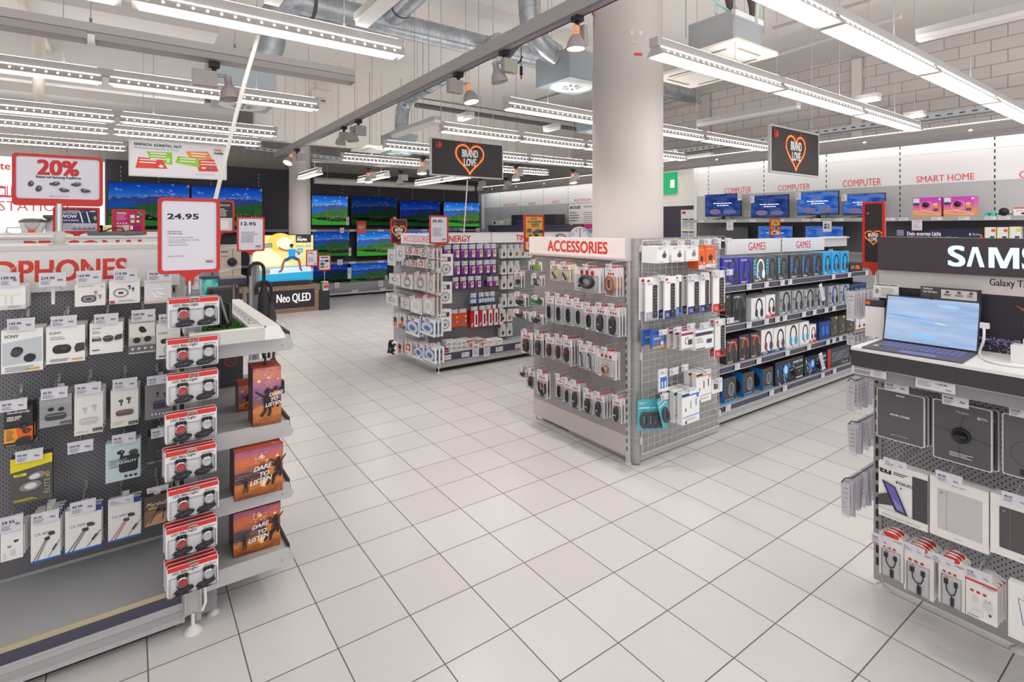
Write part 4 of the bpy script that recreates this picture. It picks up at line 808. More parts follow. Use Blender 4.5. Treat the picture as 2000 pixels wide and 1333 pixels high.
# ------------------------------------------------------------------ end-cap shelves with the orange boxes and the lawn tray
ec = thing('endcap_shelving', 'grey end shelf unit with orange sunset boxes, topped by a white tray of lawn', 'shelving', (0, 0, 0))
EX0, EX1, EY0, EY1 = .235, .575, 2.50, 3.42
def endshelf(z, name='shelf'):
    m = MB(); m.box(EX0, EX1, EY0, EY1, z-.012, z, M('b3b3b5', .4)); m.prism([(EX0, z+.002), (EX1-.004, z+.002), (EX1+.018, z-.052), (EX1+.006, z-.07), (EX0, z-.07)], EY0-.004, EY0+.004, M('bcbcbd', .4))
    m.lathe([(.005, 0), (.005, .003)], (EX1-.03, EY0-.005, z-.045), LGREY, 10, (0, -1, 0)); s = m.build(name, ec)
    m = MB(); m.poly([(EX1, EY0, z), (EX1, EY1, z), (EX1+.016, EY1, z-.05), (EX1+.016, EY0, z-.05)][::-1], RAIL); m.box(EX1-.008, EX1+.002, EY0, EY1, z-.004, z+.012, BLACK); m.build('price_rail', s); return s
for z in (1.155, .772, .497, .205): endshelf(z)
m = MB(); m.box(EX0-.02, EX0, EY0, EY1, .03, 1.2, M('a9a8aa', .5)); m.build('back_panel', ec)
m = MB(); m.box(EX0, EX0+.06, EY0+.03, EY1, .03, .13, M('8d8c8f', .5)); m.build('plinth', ec)
upright(ec, EX0+.17, EY1-.04, .2, 1.15, .05); 
for y in (EY0+.06, EY1-.06): leveller(ec, EX0+.05, y, .04)
tr_ = thing('display_tray', 'white bordered tray with artificial lawn on top of the orange box shelves', 'tray', (0, 0, 1.16)); TW = M('f0eeea', .45)
m = MB(); m.box(.185, .46, 2.40, 2.43, 0, .052, M('cfccc8', .5)); m.prism([(.455, 0), (.535, 0), (.535, .012), (.512, .056), (.455, .056)], 2.398, 3.42, TW); m.box(.19, .46, 2.43, 3.42, .0, .02, TW); m.box(.185, .46, 2.398, 2.425, .052, .056, TW); m.box(.19, .21, 2.43, 3.42, .02, .05, TW); m.build('tray_body', tr_)
m = MB(); m.box(.405, .455, 2.43, 3.40, .02, .05, PAPER); m.fr = (Vector((.455, 2.5, .0505)), Vector((0, 1, 0)), Vector((-1, 0, 0)), Vector((0, 0, 1)))
for k in range(9): m.r(.03+k*.1, .008, .06, .012, M('b9b4b6', .6)); m.e(.11+k*.1, .03, .006, .006, M('d9776a', .6), 8); m.r(.04+k*.1, .03, .04, .005, FINE)
m.fr = None; m.build('info_strip', tr_)
m = MB(); GR = M('3f7d22', .8); GR2 = M('5a9a2e', .8); rnd = random.Random(3); m.box(.212, .404, 2.43, 3.38, .02, .026, M('2f5d1a', .9))
for k in range(2600):
    x, y = rnd.uniform(.214, .402), rnd.uniform(2.432, 3.37); a = rnd.uniform(0, 6.28); d = .0035; h = rnd.uniform(.012, .022); lx, ly = rnd.uniform(-.008, .008), rnd.uniform(-.008, .008)
    m.poly([(x-d*math.cos(a), y-d*math.sin(a), 1.186-1.16), (x+d*math.cos(a), y+d*math.sin(a), .026), (x+lx, y+ly, .026+h)], GR if k % 3 else GR2)
o = m.build('artificial_lawn', tr_); o['kind'] = 'stuff'
# box art: beach sunset with runners
def sunset(m, w, h, tall=False):
    k = ('sunset', tall, round(h, 2))
    if k not in MC: MC[k] = print_mat('beach_sunset_print', [(0, '7d4426'), (.16, 'c07034'), (.3, 'd98a48'), (.38, '8a5a4a'), (.46, '7a5a78'), (.62, '9a6a96'), (.78, 'c87a84'), (.92, 'd98a6a'), (1, 'b8607a')] if tall else [(0, '6d3a20'), (.16, 'b5642c'), (.29, 'd9853f'), (.35, '5d4544'), (.52, '54434f'), (.58, '9a5a50'), (.72, 'd9743f'), (.86, 'c86a62'), (1, '9a5a8a')], 22, 1/h, .35, (1, 1, 2.4))
    m.r(-w/2, 0, w, h, MC[k])
    for k in range(10): m.r(-w*.5+w*random.random()*.7, h*(.3+.2*random.random()), w*.3, h*.008, M('d9a070', .4)); m.ly += m.eps
    fx = M('fff0c0', .4); m.ly -= m.eps
    for cx, cz, s in ((.05, .82, .05), (.38, .78, .04), (-.3, .78, .07) if tall else (.1, .26, .09)): m.e(w*cx, h*cz, w*s, w*s, M('f5c070', .4), 16); m.e(w*cx, h*cz, w*s*.5, w*s*.5, fx, 12)
    for k in range(22): m.e(w*(.05+.3*(random.random()-.5)), h*(.8+.22*(random.random()-.5)), w*.012, w*.012, fx, 6); m.ly += m.eps
    D = M('2a1a1e', .5); O = M('d9802e', .5)
    def runner(x, z, s, shirt=None):
        m.e(x, z+s*.92, s*.09, s*.10, D, 12); m.pl([(x-s*.14, z+s*.8), (x+s*.14, z+s*.8), (x+s*.1, z+s*.42), (x-s*.1, z+s*.42)], shirt or D)
        m.ln([(x+s*.12, z+s*.78), (x+s*.34, z+s*1.08)], s*.07, D); m.ln([(x-s*.12, z+s*.76), (x-s*.4, z+s*.98)], s*.06, D); m.ln([(x-s*.04, z+s*.44), (x-s*.06, z+s*.2), (x-s*.2, z+s*.02)], s*.1, D); m.ln([(x+s*.06, z+s*.44), (x+s*.12, z+s*.22), (x+s*.06, z)], s*.1, D)
    if tall: runner(-w*.02, h*.16, h*.46); runner(w*.3, h*.3, h*.36, O)
    else: runner(w*.24, h*.2, h*.48, O); runner(w*.4, h*.34, h*.42, D); runner(-w*.28, h*.16, h*.3)
    k, z0 = (.07, .5) if tall else (.11, .56)
    for i, s in enumerate(('DARE', 'TO', 'LISTEN')): m.t(s, w*(-.04+(.1, .13, -.04)[i] if tall else (-.12, -.02, -.2)[i]), h*(z0-i*k*1.25), h*k*.85, WHITE, None if tall else None, bold=.04, sl=.25, sk=.12)
def dare_box(name, label, px, z, depth, tall, handle='top', dx=0):
    l, t, r, b = px; p = PZ(l, b, z); y = p.y; x0 = p.x; x1 = PY(r, b, y).x; h = PY(l, t, y).z-z; w = x1-x0
    o = thing(name, label, 'speaker box', ((x0+x1)/2, y, z), -.03); m = MB(); m.bbox(-w/2, w/2, 0, depth, 0, h, M('b8452a', .4), .0015)
    m.fr = (Vector((-w/2, 0, 0)), Vector((0, -1, 0)), Vector((0, 0, 1)), Vector((-1, 0, 0))); m.r(-depth, 0, depth, h, print_mat('dark_carton_side', [(.3, '2c2226'), (.5, '5a3a34'), (.7, '8a5038')], 14)); 
    m.fr = None; m.ly = 0; sunset(m, w, h, tall); m.fr = (Vector((0, 0, h)), Vector((1, 0, 0)), Vector((0, 1, 0)), Vector((0, 0, 1))); m.ly = 0
    if handle == 'bag':
        for k in range(7): m.r(-w*.5, .01+k*depth*.13, w, depth*.05, M('c9583a', .4))
    m.lines(w*.3, depth*.25, w*.14, 4, .006, .002, M('f0b090', .4)); m.fr = None; m.build('carton', o); m = MB()
    if handle == 'top': m.box(-.008, .008, depth*.35, depth*.55, h, h+.004, BLACK); m.tube([(0, depth*.4, h), (0, depth*.4, h+.03), (.004, depth*.55, h+.03), (.004, depth*.55, h)], .0045, BLACK, 7); m.build('carry_loop', o)
    m = MB(); m.bbox(w/2, w/2+.022, depth*.3, depth*.62, h*.45, h*.68, BLACK, .004) if tall else m.bbox(w/2, w/2+.006, depth*.15, depth*.3, h*.75, h*.98, BLACK, .002); m.build('security_tag', o)
    return o
dare_box('speaker_carton', 'tall narrow orange sunset box standing at the front edge of the second shelf', (494, 722, 549, 836), .772, .13, True)
dare_box('speaker_carton', 'wide orange sunset box on the third shelf of the end unit', (458, 888, 552, 982), .497, .16, False, None)
dare_box('speaker_carton', 'wide orange sunset box on the lowest shelf of the end unit', (456, 1006, 547, 1093), .205, .16, False, None)
dare_box('speaker_carton', 'small orange striped box behind the tall sunset box on the second shelf', (466, 755, 502, 806), .772, .12, True, 'bag')
# things beyond the boxes on the far half of the unit
p = PZ(440, 745, .775); m = MB(); m.box(-.11, .09, 0, .05, 0, .19, M('3a383c', .45)); m.ly = 0; m.arc(.03, .14, .028, .028, .006, RED); m.e(.03, .14, .02, .02, DK); m.build('speaker_carton', None, (p.x-.02, 3.2, .772), label='dark carton with a red ring at the back of the second shelf', cat='speaker box')
m = MB(); m.box(-.05, .06, 0, .02, 0, .12, PAPER); m.ly = 0; m.e(0, .05, .04, .03, M('e8b8a0', .5)); m.lines(-.04, .1, .08, 2, .02, .008); m.build('leaflet_card', None, (p.x+.15, 3.22, .772), label='white leaflet card beside the dark carton on the second shelf', cat='leaflet')
# black phone pouch with its carabiner, and the phone standing behind it
o = thing('phone_pouch', 'black padded phone pouch standing on the artificial lawn', 'pouch', (.318, 2.62, 1.186), .12)
m = MB(); m.bbox(-.045, .045, -.02, .045, .004, .185, M('1d1c1f', .4), .012); m.ln([(0, 0)], .1, BK) if False else None; m.build('pouch_body', o)
m = MB(); m.tube([(-.035, -.024, .09), (-.03, -.03, .12), (.0, -.036, .13), (.028, -.034, .11), (.03, -.034, .03), (.0, -.034, .018), (-.025, -.03, .04)], .0042, M('3a383c', .3), 7, closed=True); m.tube([(-.012, -.036, .15), (.012, -.046, .05), (.018, -.046, .03)], .006, M('8a868a', .25, .6), 8); m.build('carabiner', o)
m = MB(); m.tube([(.01, -.034, .02), (.005, -.036, -.0), (-.02, -.04, .01), (-.06, -.02, .012)], .005, BK, 6); m.build('strap', o)
m = MB(); [m.lathe([(.004, 0), (.003, .004)], (-.047, .0+.005*(k % 2), .02+k*.016), BK, 6, (-1, 0, 0)) for k in range(10)]; m.build('zip', o)
o = thing('display_phone', 'phone with a green and blue screen standing behind the black pouch', 'phone', (.285, 2.74, 1.186), 0)
m = MB(); m.bbox(-.045, .045, 0, .012, .0, .225, M('2b3a4a', .3), .006); m.build('phone_case', o); m = MB(); m.ly = -.0005; m.uvquad(-.039, .02, .078, .19, cloudy_mat('aurora_screen', [(.35, '2f6f8a'), (.5, '5fd0b8'), (.65, '9adfd0')], 2.5, .8)); m.build('screen', o)
m = MB(); m.prism([(-.01, 0), (.03, 0), (.03, .12), (.02, .13), (-.01, .10), (.015, .10), (.018, .02), (-.01, .02)], 0, .02, ORG); m.build('orange_stand', None, (.222, 2.70, 1.186), label='small orange clip stand in front of the display phone', cat='stand')
# ------------------------------------------------------------------ white sign ACCESSORIES gondola and its steel wire-grid end
AX = 2.79
g = thing('gondola_shelving', 'perforated gondola with red accessories lettering in front of the thick column', 'shelving', (0, 0, 0)); AY0, AY1 = 2.505, 3.56
zp0, zp1 = PX(1220, 893, AX).z, PX(1220, 850, AX).z
m = MB(); m.box(AX, AX+.02, AY0, AY1, zp1, 1.40, PEGM); m.build('back_panel', g)
m = MB(); m.box(AX-.004, AX+.02, AY0, AY1, zp0+.01, zp1, M('cdc6c4', .42, .1)); m.build('kick_panel', g)
m = MB(); m.box(AX+.03, AX+.05, AY0+.02, AY0+.62, .005, zp0+.02, M('a9a4a4', .4, .2)); m.box(AX+.05, AX+.2, AY0+.62, AY1-.03, .03, zp0+.01, M('4a4543', .7)); m.build('plinth', g)
m = MB(); m.box(AX-.035, AX+.02, AY0-.012, AY1+.02, 1.415, 1.553, M('f4e9e7', .5)); m.box(AX-.04, AX+.02, AY0-.018, AY0-.008, 1.41, 1.556, LGREY); m.box(AX-.05, AX+.02, AY0-.02, AY1+.02, 1.40, 1.415, M('cbb9b7', .45)); m.box(AX-.038, AX-.03, AY0-.012, AY1+.02, 1.415, 1.425, M('e3d6d4', .5))
m.fr = (Vector((AX-.036, AY1, 1.55)), Vector((0, -1, 0)), Vector((0, 0, 1)), Vector((-1, 0, 0)))
ya, yb_ = PX(1070, 480, AX-.036).y, PX(1186, 490, AX-.036).y
m.t('ACCESSORIES', AY1-ya, -.108, .082, M('e23a24', .5), ya-yb_, bold=.03, res=4); m.fr = None; m.build('header_board', g)
m = MB(); m.box(AX-.012, AX+.02, AY0-.012, AY0+.012, zp0-.04, 1.40, LGREY); m.fr = (Vector((AX-.0125, AY0, 0)), Vector((0, -1, 0)), Vector((0, 0, 1)), Vector((-1, 0, 0)))
for k in range(24): m.r(-.004, .09+k*.054, .008, .03, BLACK)
m.fr = None; m.build('slotted_upright', g); leveller(g, AX+.005, AY0, .07, .022); leveller(g, AX+.01, AY1-.02, .12, .022); leveller(g, AX+.06, AY0+.65, .12, .02)
gp = thing('wire_grid_panel', 'brushed steel board with white wire grid on the end of the gondola', 'display panel', (0, 0, 0))
GY = 2.44
m = MB(); m.box(2.81, 3.80, GY+.035, GY+.06, .008, 1.556, BRUSH); m.lathe([(.035, .008), (.035, 1.556)], (2.835, GY+.04, 0), BRUSH, 16); m.box(2.81, 3.80, GY+.03, GY+.036, .008, .06, M('b9b7b6', .35, .3)); m.build('steel_board', gp)
gx0, gx1 = PY(1254, 700, GY).x, PY(1404, 700, GY).x; WI = M('d9d4d0', .4, .1)
m = MB(); n = 14
for i in range(n+1): x = gx0+(gx1-gx0)*i/n; m.tube([(x, GY, .07), (x, GY, 1.54)], .0019 if 0 < i < n else .0034, WI, 5)
for j in range(31): z = .07+1.47*j/30; m.tube([(gx0, GY-.003, z), (gx1, GY-.003, z)], .0016 if 0 < j < 30 else .0034, WI, 5)
m.build('wire_mesh', gp); m = MB()
for z in (.14, .72, 1.46):
    for x in (gx0-.02, gx1): m.box(x, x+.02, GY-.005, GY+.035, z, z+.05, WI)
m.build('bracket_frame', gp)
# packs: white cards with a red hang tab, three red dots and a coiled cable
def cable_loop(m, w, h, cz, a, b, r, c, y, twist=True, waist=0.0, n=26):
    pts = []
    for i in range(n):
        t = 2*math.pi*i/n; k = 1-waist*(math.sin(t)**2 < .25); pts.append((a*math.cos(t)*(1-waist*(1-abs(math.sin(t)))), y, cz+b*math.sin(t)))
    m.tube(pts, r, c, 6, closed=True)
def cable_pack(w, h, style, c):
    m = MB(); m.prism([(-w/2, -h), (w/2, -h), (w/2, -h*.07), (w*.3, -h*.055), (w*.16, 0), (-w*.16, 0), (-w*.3, -h*.055), (-w/2, -h*.07)], 0, .002, WHITE if style != 'cream' else M('f3ecd9', .5)); m.ly = 0
    m.pl([(-w*.3, -h*.055), (-w*.16, -h*.005), (w*.16, -h*.005), (w*.3, -h*.055), (w*.48, -h*.075), (-w*.48, -h*.075)], RED); m.rr(-w*.12, -h*.04, w*.24, h*.018, M('f3efee', .5), h*.008)
    for k in range(3): m.e(-w*.2+k*w*.2, -h*.27, w*.065, w*.065, RED, 10)
    m.lines(-w*.36, -h*.12, w*.6, 3, h*.03, h*.010, M('8d8686', .6)); m.lines(-w*.4, -h*.95, w*.5, 1, .01, h*.012)
    return m
CP = {}
def accessory_pack(kind, w, h):
    k = (kind, round(w, 3), round(h, 3)); o = thing('accessory_pack', '', 'accessory'); cb = M('3a373a', .5)
    cable_pack(w, h, 'cream' if kind in ('stick',) else 'w', None).build('card', o)
    m = MB(); y = -.008
    if kind == 'loop': cable_loop(m, w, h, -h*.66, w*.2, h*.22, w*.055, cb, y, waist=.45); cable_loop(m, w, h, -h*.64, w*.13, h*.2, w*.05, cb, y-.006, waist=.2)
    elif kind == 'thick': cable_loop(m, w, h, -h*.66, w*.22, h*.24, w*.10, cb, y-.004, waist=.3); cable_loop(m, w, h, -h*.62, w*.1, h*.2, w*.09, cb, y-.012); m.box(-w*.1, w*.12, y-.02, y-.012, -h*.72, -h*.69, WHITE)
    elif kind == 'redtip': cable_loop(m, w, h, -h*.64, w*.2, h*.22, w*.08, cb, y, waist=.3); cable_loop(m, w, h, -h*.62, w*.1, h*.2, w*.08, cb, y-.01); m.cyl((w*.05, y-.02, -h*.5), (-w*.1, y-.02, -h*.6), w*.06, RED, 8)
    elif kind == 'thin': m.tube([(-w*.15, y, -h*.45), (-w*.1, y, -h*.8), (w*.1, y, -h*.92), (w*.25, y, -h*.85)], w*.03, cb, 6); m.tube([(w*.0, y, -h*.45), (w*.05, y, -h*.85), (-w*.2, y, -h*.92)], w*.03, cb, 6); m.box(-w*.2, -w*.1, y-.01, y, -h*.46, -h*.4, BK)
    elif kind == 'ring': cable_loop(m, w, h, -h*.62, w*.24, h*.2, w*.05, cb, y); cable_loop(m, w, h, -h*.61, w*.22, h*.19, w*.045, cb, y-.008); m.tube([(-w*.2, y, -h*.74), (-w*.3, y, -h*.82)], w*.03, cb, 6)
    elif kind == 'copper': [cable_loop(m, w, h, -h*.62+q*.002, w*.36-q*w*.07, h*.29-q*h*.06, w*.09, M('d09a82', .25, .5), y-.002*q) for q in range(3)]
    elif kind == 'roll': [m.lathe([(h*.13-q*.004, 0), (h*.15-q*.004, .008), (h*.13-q*.004, .016)], (0, y+.006-.012*q, -h*.72), M('d8a488', .25, .5), 24, (0, -1, 0)) for q in range(2)]
    elif kind == 'stick': m.tube([(-w*.2, y, -h*.55), (w*.15, y, -h*.9)], w*.045, cb, 6); m.tube([(-w*.05, y, -h*.5), (w*.3, y, -h*.85)], w*.03, M('d8b060', .3, .5), 6)
    elif kind == 'green': m.bbox(-w*.05, w*.38, y-.004, .0, -h*.85, -h*.35, M('8fc63a', .4), .002); m.lathe([(w*.11, 0), (w*.09, .008)], (-w*.25, 0, -h*.75), cb, 12, (0, -1, 0))
    elif kind == 'gcards': m.bbox(-w*.4, w*.0, y-.004, 0, -h*.85, -h*.3, M('2f9a4a', .4), .002); m.bbox(w*.08, w*.4, y-.002, 0, -h*.85, -h*.3, M('37614a', .4), .002)
    elif kind == 'plug': m.bbox(-w*.1, w*.3, y-.004, 0, -h*.8, -h*.55, cb, .003); m.tube([(-w*.25, y, -h*.6), (-w*.2, y, -h*.85), (w*.1, y, -h*.88)], w*.035, cb, 6)
    elif kind == 'redcable': m.tube([(-w*.3, y, -h*.45), (-w*.25, y, -h*.75), (w*.05, y, -h*.9)], w*.05, cb, 6); m.tube([(-w*.05, y, -h*.45), (w*.1, y, -h*.62)], w*.06, RED, 8); m.tube([(w*.3, y, -h*.45), (w*.35, y, -h*.75), (w*.1, y, -h*.93), (0, y, -h*.7)], w*.05, cb, 6)
    m.build({'copper': 'speaker_wire', 'roll': 'wire_roll', 'green': 'adapter', 'gcards': 'adapter', 'plug': 'adapter'}.get(kind, 'cable'), o)
    m = MB(); m.bbox(-w*.42, w*.42, -.020, .0, -h*.96, -h*.36, CLEAR, .004); m.build('blister', o)
    return o
AT = AX-.17
DESC = {'loop': 'white card with a black folded cable', 'thick': 'white card with a thick black cable bundle', 'redtip': 'white card with a black cable and red plugs', 'thin': 'white card with thin black leads', 'ring': 'large white card with a round black cable coil', 'copper': 'white card with copper speaker wire', 'roll': 'large white card with a copper wire roll', 'stick': 'cream card with a slim diagonal lead', 'green': 'small white pack with a lime green part', 'gcards': 'small white pack with green parts', 'plug': 'small white pack with a black adapter', 'redcable': 'white card with black and red leads'}
ROWS = {'top row': [((1031, 509, 1057, 530), 'green', 0), ((1073, 512, 1091, 549), 'stick', 1), ((1092, 513, 1113, 552), 'stick', 2), ((1120, 517, 1172, 574), 'ring', 1), ((1180, 518, 1204, 581), 'copper', 2)],
 'upper middle row': [((1003, 527, 1018, 562), 'plug', 1), ((1036, 535, 1057, 560), 'thin', 1), ((1036, 577, 1060, 598), 'gcards', 0), ((1064, 572, 1080, 630), 'loop', 1), ((1082, 574, 1099, 635), 'loop', 1), ((1100, 577, 1119, 638), 'loop', 1), ((1120, 583, 1138, 641), 'loop', 1), ((1139, 592, 1160, 647), 'loop', 1), ((1160, 592, 1184, 653), 'thick', 2), ((1184, 594, 1209, 660), 'thick', 2)],
 'left middle row': [((1002, 570, 1026, 600), 'plug', 1), ((1000, 603, 1026, 624), 'plug', 1), ((1032, 608, 1060, 635), 'plug', 1)],
 'lower middle row': [((1016, 642, 1039, 695), 'redtip', 1), ((1042, 645, 1060, 699), 'thick', 2), ((1064, 652, 1081, 704), 'redtip', 1), ((1082, 653, 1098, 709), 'redtip', 1), ((1097, 655, 1116, 717), 'redtip', 3), ((1129, 666, 1144, 723), 'thin', 1), ((1144, 668, 1162, 728), 'thin', 1), ((1163, 676, 1203, 745), 'roll', 1)],
 'bottom row': [((1012, 716, 1027, 739), 'plug', 1), ((1029, 719, 1043, 762), 'redtip', 0), ((1047, 721, 1068, 781), 'redcable', 1), ((1084, 730, 1099, 785), 'loop', 1), ((1100, 737, 1114, 795), 'loop', 1), ((1114, 742, 1132, 803), 'thick', 2), ((1138, 758, 1157, 812), 'thick', 1), ((1158, 764, 1179, 820), 'thick', 3), ((1194, 771, 1213, 830), 'thick', 1)]}
for rn, items in ROWS.items():
    for i, (q, kind, nb) in enumerate(items):
        y0, y1, z0, z1 = bbx(*q, AT+.012); w, h = y0-y1, z1-z0; yc = (y0+y1)/2
        o = accessory_pack(kind, w, h); o.location = (AT+.02, yc, z1); o.rotation_euler = (0, 0, RZX); pos = '%s of %s, accessories board' % (ORD[i], rn)
        o['label'] = '%s, %s' % (DESC[kind], pos); gr = 'accessory packs on one hook, %s %d' % (rn, i)
        if nb: o['group'] = gr
        for k in range(nb): copy_tree(o, (AT+.02+.026*(k+1), yc-.003*(k+1), z1+.001))
        hook(AX, z1-.008, yc, .052, .032, random.choice(('9.95', '12.95', '19.95', '24.95', '29.95', '14.95')), 'hook with price label, %s of %s, accessories board' % (ORD[i], rn), None, .165, RZX)
# ------------------------------------------------------------------ goods on the wire grid (facing -y)
GT = 2.30
def place_pack(name, cat, label, px, y, draw, c='f1efef', dep=.03, nb=0, step=.03, group=None, rz=0.0, dx=.0, dz=0.0, lim=None, hang=False, sides=None, mat=None):
    x0, x1, z0, z1 = bby(*px, y); w, h = x1-x0, z1-z0; m = MB(); bm_ = mat or M(c, .42); m.box(-w/2, w/2, 0, dep, -h, 0, bm_, sides); m.ly = 0
    if hang: m.prism([(-w*.2, 0), (w*.2, 0), (w*.14, .018), (-w*.14, .018)], .0, .001, bm_)
    m.ly = 0; draw(m, w, h); m.fr = None
    o = m.build(name, None, ((x0+x1)/2, y, z1), rz, label=label, cat=cat, group=group if nb else None)
    for k in range(nb): copy_tree(o, ((x0+x1)/2+dx*(k+1), y+step*(k+1), z1+dz*(k+1)))
    return o
def face_l(m, w, h, dep, fn):   # art on the left side of a box
    m.fr = (Vector((-w/2, dep, -h)), Vector((0, -1, 0)), Vector((0, 0, 1)), Vector((-1, 0, 0))); m.ly = 0; fn(m); m.fr = None; m.ly = 0
def g_cast(c):
    def f(m, w, h): m.lines(-w*.4, -h*.1, w*.3, 2, h*.05, h*.02); m.e(w*.12, -h*.56, w*.17, h*.15, M(c, .5), 18); m.arc(w*.14, -h*.38, w*.06, h*.09, w*.03, BK, 0, 360, 14); m.lines(-w*.4, -h*.93, w*.7, 1, .01, h*.02)
    return f
def g_remote(bot, knobs=('c33', '3a3', 'dd3')):
    def f(m, w, h):
        m.r(-w*.5, -h, w, h*.2, bot); m.rr(-w*.42, -h*.1, w*.22, h*.06, RED, .003); m.lines(-w*.4, -h*.14, w*.5, 2, h*.02, h*.008); m.lines(-w*.42, -h*.88, w*.35, 3, h*.03, h*.01, WHITE)
        m.rr(w*.02, -h*.95, w*.36, h*.78, BK, w*.08)
        for i in range(9):
            for j in range(3): m.e(w*(.1+.1*j), -h*(.26+.072*i), w*.03, h*.011, M(('b8b8bc', 'c94a4a', '7aa86a', 'd8c04a')[(i*3+j) % 7 % 4], .5), 6); m.ly += m.eps
        m.ly -= m.eps
    return f
def g_blue(m, w, h): m.r(-w*.5, -h*.2, w, h*.2, M('2f5fb0', .4)); m.t('EASY', -w*.35, -h*.5, h*.12, M('e8e0c0', .5), w*.6, bold=.05); m.r(-w*.2, -h*.66, w*.3, h*.08, RED); m.r(-w*.5, -h, w, h*.12, M('e09a3a', .5)); m.e(w*.3, -h*.75, w*.12, h*.12, M('d8d8d8', .4))
def g_mag(m, w, h): m.r(-w*.5, -h*.3, w, h*.1, M('8a1f4a', .5)); m.r(-w*.5, -h*.08, w, h*.08, M('c02a6a', .5)); m.rr(w*.0, -h*.78, w*.32, h*.25, DK, .003); m.arc(-w*.05, -h*.58, w*.18, h*.15, w*.03, BK, 60, 260); m.r(-w*.5, -h*.96, w*.8, h*.03, M('8a1f4a', .5))
def g_purp(m, w, h): m.r(-w*.5, -h*.3, w, h*.16, M('4a2f5f', .5)); m.r(w*.38, -h*.3, w*.1, h*.16, M('5fb02f', .5)); m.lines(-w*.44, -h*.4, w*.4, 5, h*.06, h*.02); m.rr(w*.1, -h*.72, w*.26, h*.2, M('3f4a55', .5), .003); m.r(-w*.5, -h*.96, w*.5, h*.05, M('4a2f5f', .5))
def g_plugs(m, w, h): m.r(-w*.4, -h*.85, w*.8, h*.5, M('2f6fc8', .4)); m.r(-w*.25, -h*.8, w*.16, h*.25, WHITE); m.r(w*.1, -h*.82, w*.16, h*.28, WHITE); m.lines(-w*.4, -h*.1, w*.5, 3, h*.05, h*.02)
def g_cable(top, dots=True):
    def f(m, w, h): m.r(-w*.5, -h*.14, w, h*.05, M(top, .4)); m.r(-w*.5, -h*.1, w*.4, h*.06, BK); m.ln([(0, -h*.3), (0, -h*.55)], w*.05, M('7ab08a', .5) if top == '2f7fd8' else BK); m.ln([(w*.3, -h*.26), (w*.3, -h*.5)], w*.05, M('6a9ad8', .5) if top == '2f7fd8' else BK); m.ln([(-w*.3, -h*.5), (-w*.3, -h*.6)], w*.05, DK); m.e(w*.38, -h*.18, w*.06, w*.06, M(top, .5)); m.r(-w*.5, -h*.78, w, h*.02, M(top, .4)); m.lines(-w*.3, -h*.86, w*.6, 2, h*.03, h*.012, M('9aa8c0', .6)); m.e(-w*.3, -h*.94, w*.04, w*.05, BK)
    return f
def g_cam(m, w, h): m.rr(-w*.3, -h*.7, w*.35, h*.4, BK, .004); m.e(-w*.12, -h*.5, w*.1, w*.1, M('8a6a4a', .4)); m.r(w*.1, -h*.8, w*.2, h*.6, LT)
def g_mill(m, w, h): m.t('Millon C', -w*.4, -h*.16, h*.05, WHITE, w*.7); m.pl([(-w*.22, -h*.52), (0, -h*.38), (w*.24, -h*.5), (w*.12, -h*.68), (-w*.1, -h*.7)], BK); m.tube([(-.01, -.001, -h*.68), (-.006, -.001, -h*.82)], .003, WHITE, 5); m.r(-w*.5, -h, w, h*.16, PAPER); m.r(w*.1, -h*.95, w*.08, h*.05, BK); m.e(w*.32, -h*.75, w*.1, w*.1, WHITE)
SIDE_C = {'l': M('eadfdc', .5)}
GP = [('first', (1283, 481, 1306, 515), g_cast('47494c'), 'f0efee', .13, 0, 'white box with a grey round dongle, first in the top row', 'media stick'), ('second', (1312, 481, 1336, 513), g_cast('6a3f3a'), 'f0efee', .1, 0, 'white box with a brown round dongle, second in the top row', 'media stick'), ('third', (1340, 480, 1364, 511), g_cast('8a9096'), 'f0efee', .1, 0, 'white box with a pale grey round dongle, third in the top row', 'media stick'),
 ('', (1364, 482, 1377, 526), g_mill, 'e8641c', .09, 0, 'orange box with a black stick, first of two in the top row', 'media stick'), ('', (1378, 480, 1397, 523), g_mill, 'e8641c', .09, 0, 'orange box with a black stick, end of the top row', 'media stick')]
for _, q, d, c, dep, nb, lab, cat in GP: place_pack('media_stick_carton', cat, lab+', wire grid', q, GT, d, c, dep)
B2, R2, G2 = M('2c2f7d', .45), M('d2302c', .45), M('a9a8b0', .45)
for q, bt, nb, lab in (((1262, 542, 1286, 628), G2, 1, 'white and grey remote control pack, first on the wire grid'), ((1298, 539, 1320, 624), B2, 2, 'white and blue remote control pack, second on the wire grid'), ((1321, 537, 1331, 616), M('2f7fd0', .45), 0, 'slim white and light blue remote control pack on the wire grid'), ((1344, 537, 1367, 615), B2, 1, 'white and blue remote control pack, middle of the wire grid'), ((1368, 534, 1386, 612), B2, 0, 'white and blue remote pack with a large curved remote'), ((1393, 528, 1416, 611), R2, 1, 'white and red remote control pack at the end of the wire grid')):
    place_pack('remote_control_pack', 'remote control', lab, q, GT, g_remote(bt), 'f3f1f2', .012, nb, .045, 'remote control packs on one hook at %d' % q[0], dx=-.004)
place_pack('flash_drive_pack', 'package', 'small blue pack on the lower left of the remote controls, with a yellow base', (1274, 645, 1297, 682), GT, g_blue, '3a6fc0', .02, 1, .07, 'small blue packs on the wire grid')
place_pack('adapter_pack', 'package', 'white and magenta adapter box in the row below the remote controls', (1331, 640, 1356, 686), GT, g_mag, 'f2efee', .02, 2, .05, 'white and magenta adapter boxes', dx=-.004)
place_pack('adapter_pack', 'package', 'white and purple box beside the magenta adapter boxes', (1358, 640, 1394, 686), GT-.02, g_purp, 'f0eff0', .05)
place_pack('remote_control_pack', 'remote control', 'dark remote pack with a red base hanging low at the grid edge', (1397, 622, 1417, 700), GT, g_remote(R2), 'e9e7e8', .012, 1, .045, 'dark remote packs low at the grid edge')
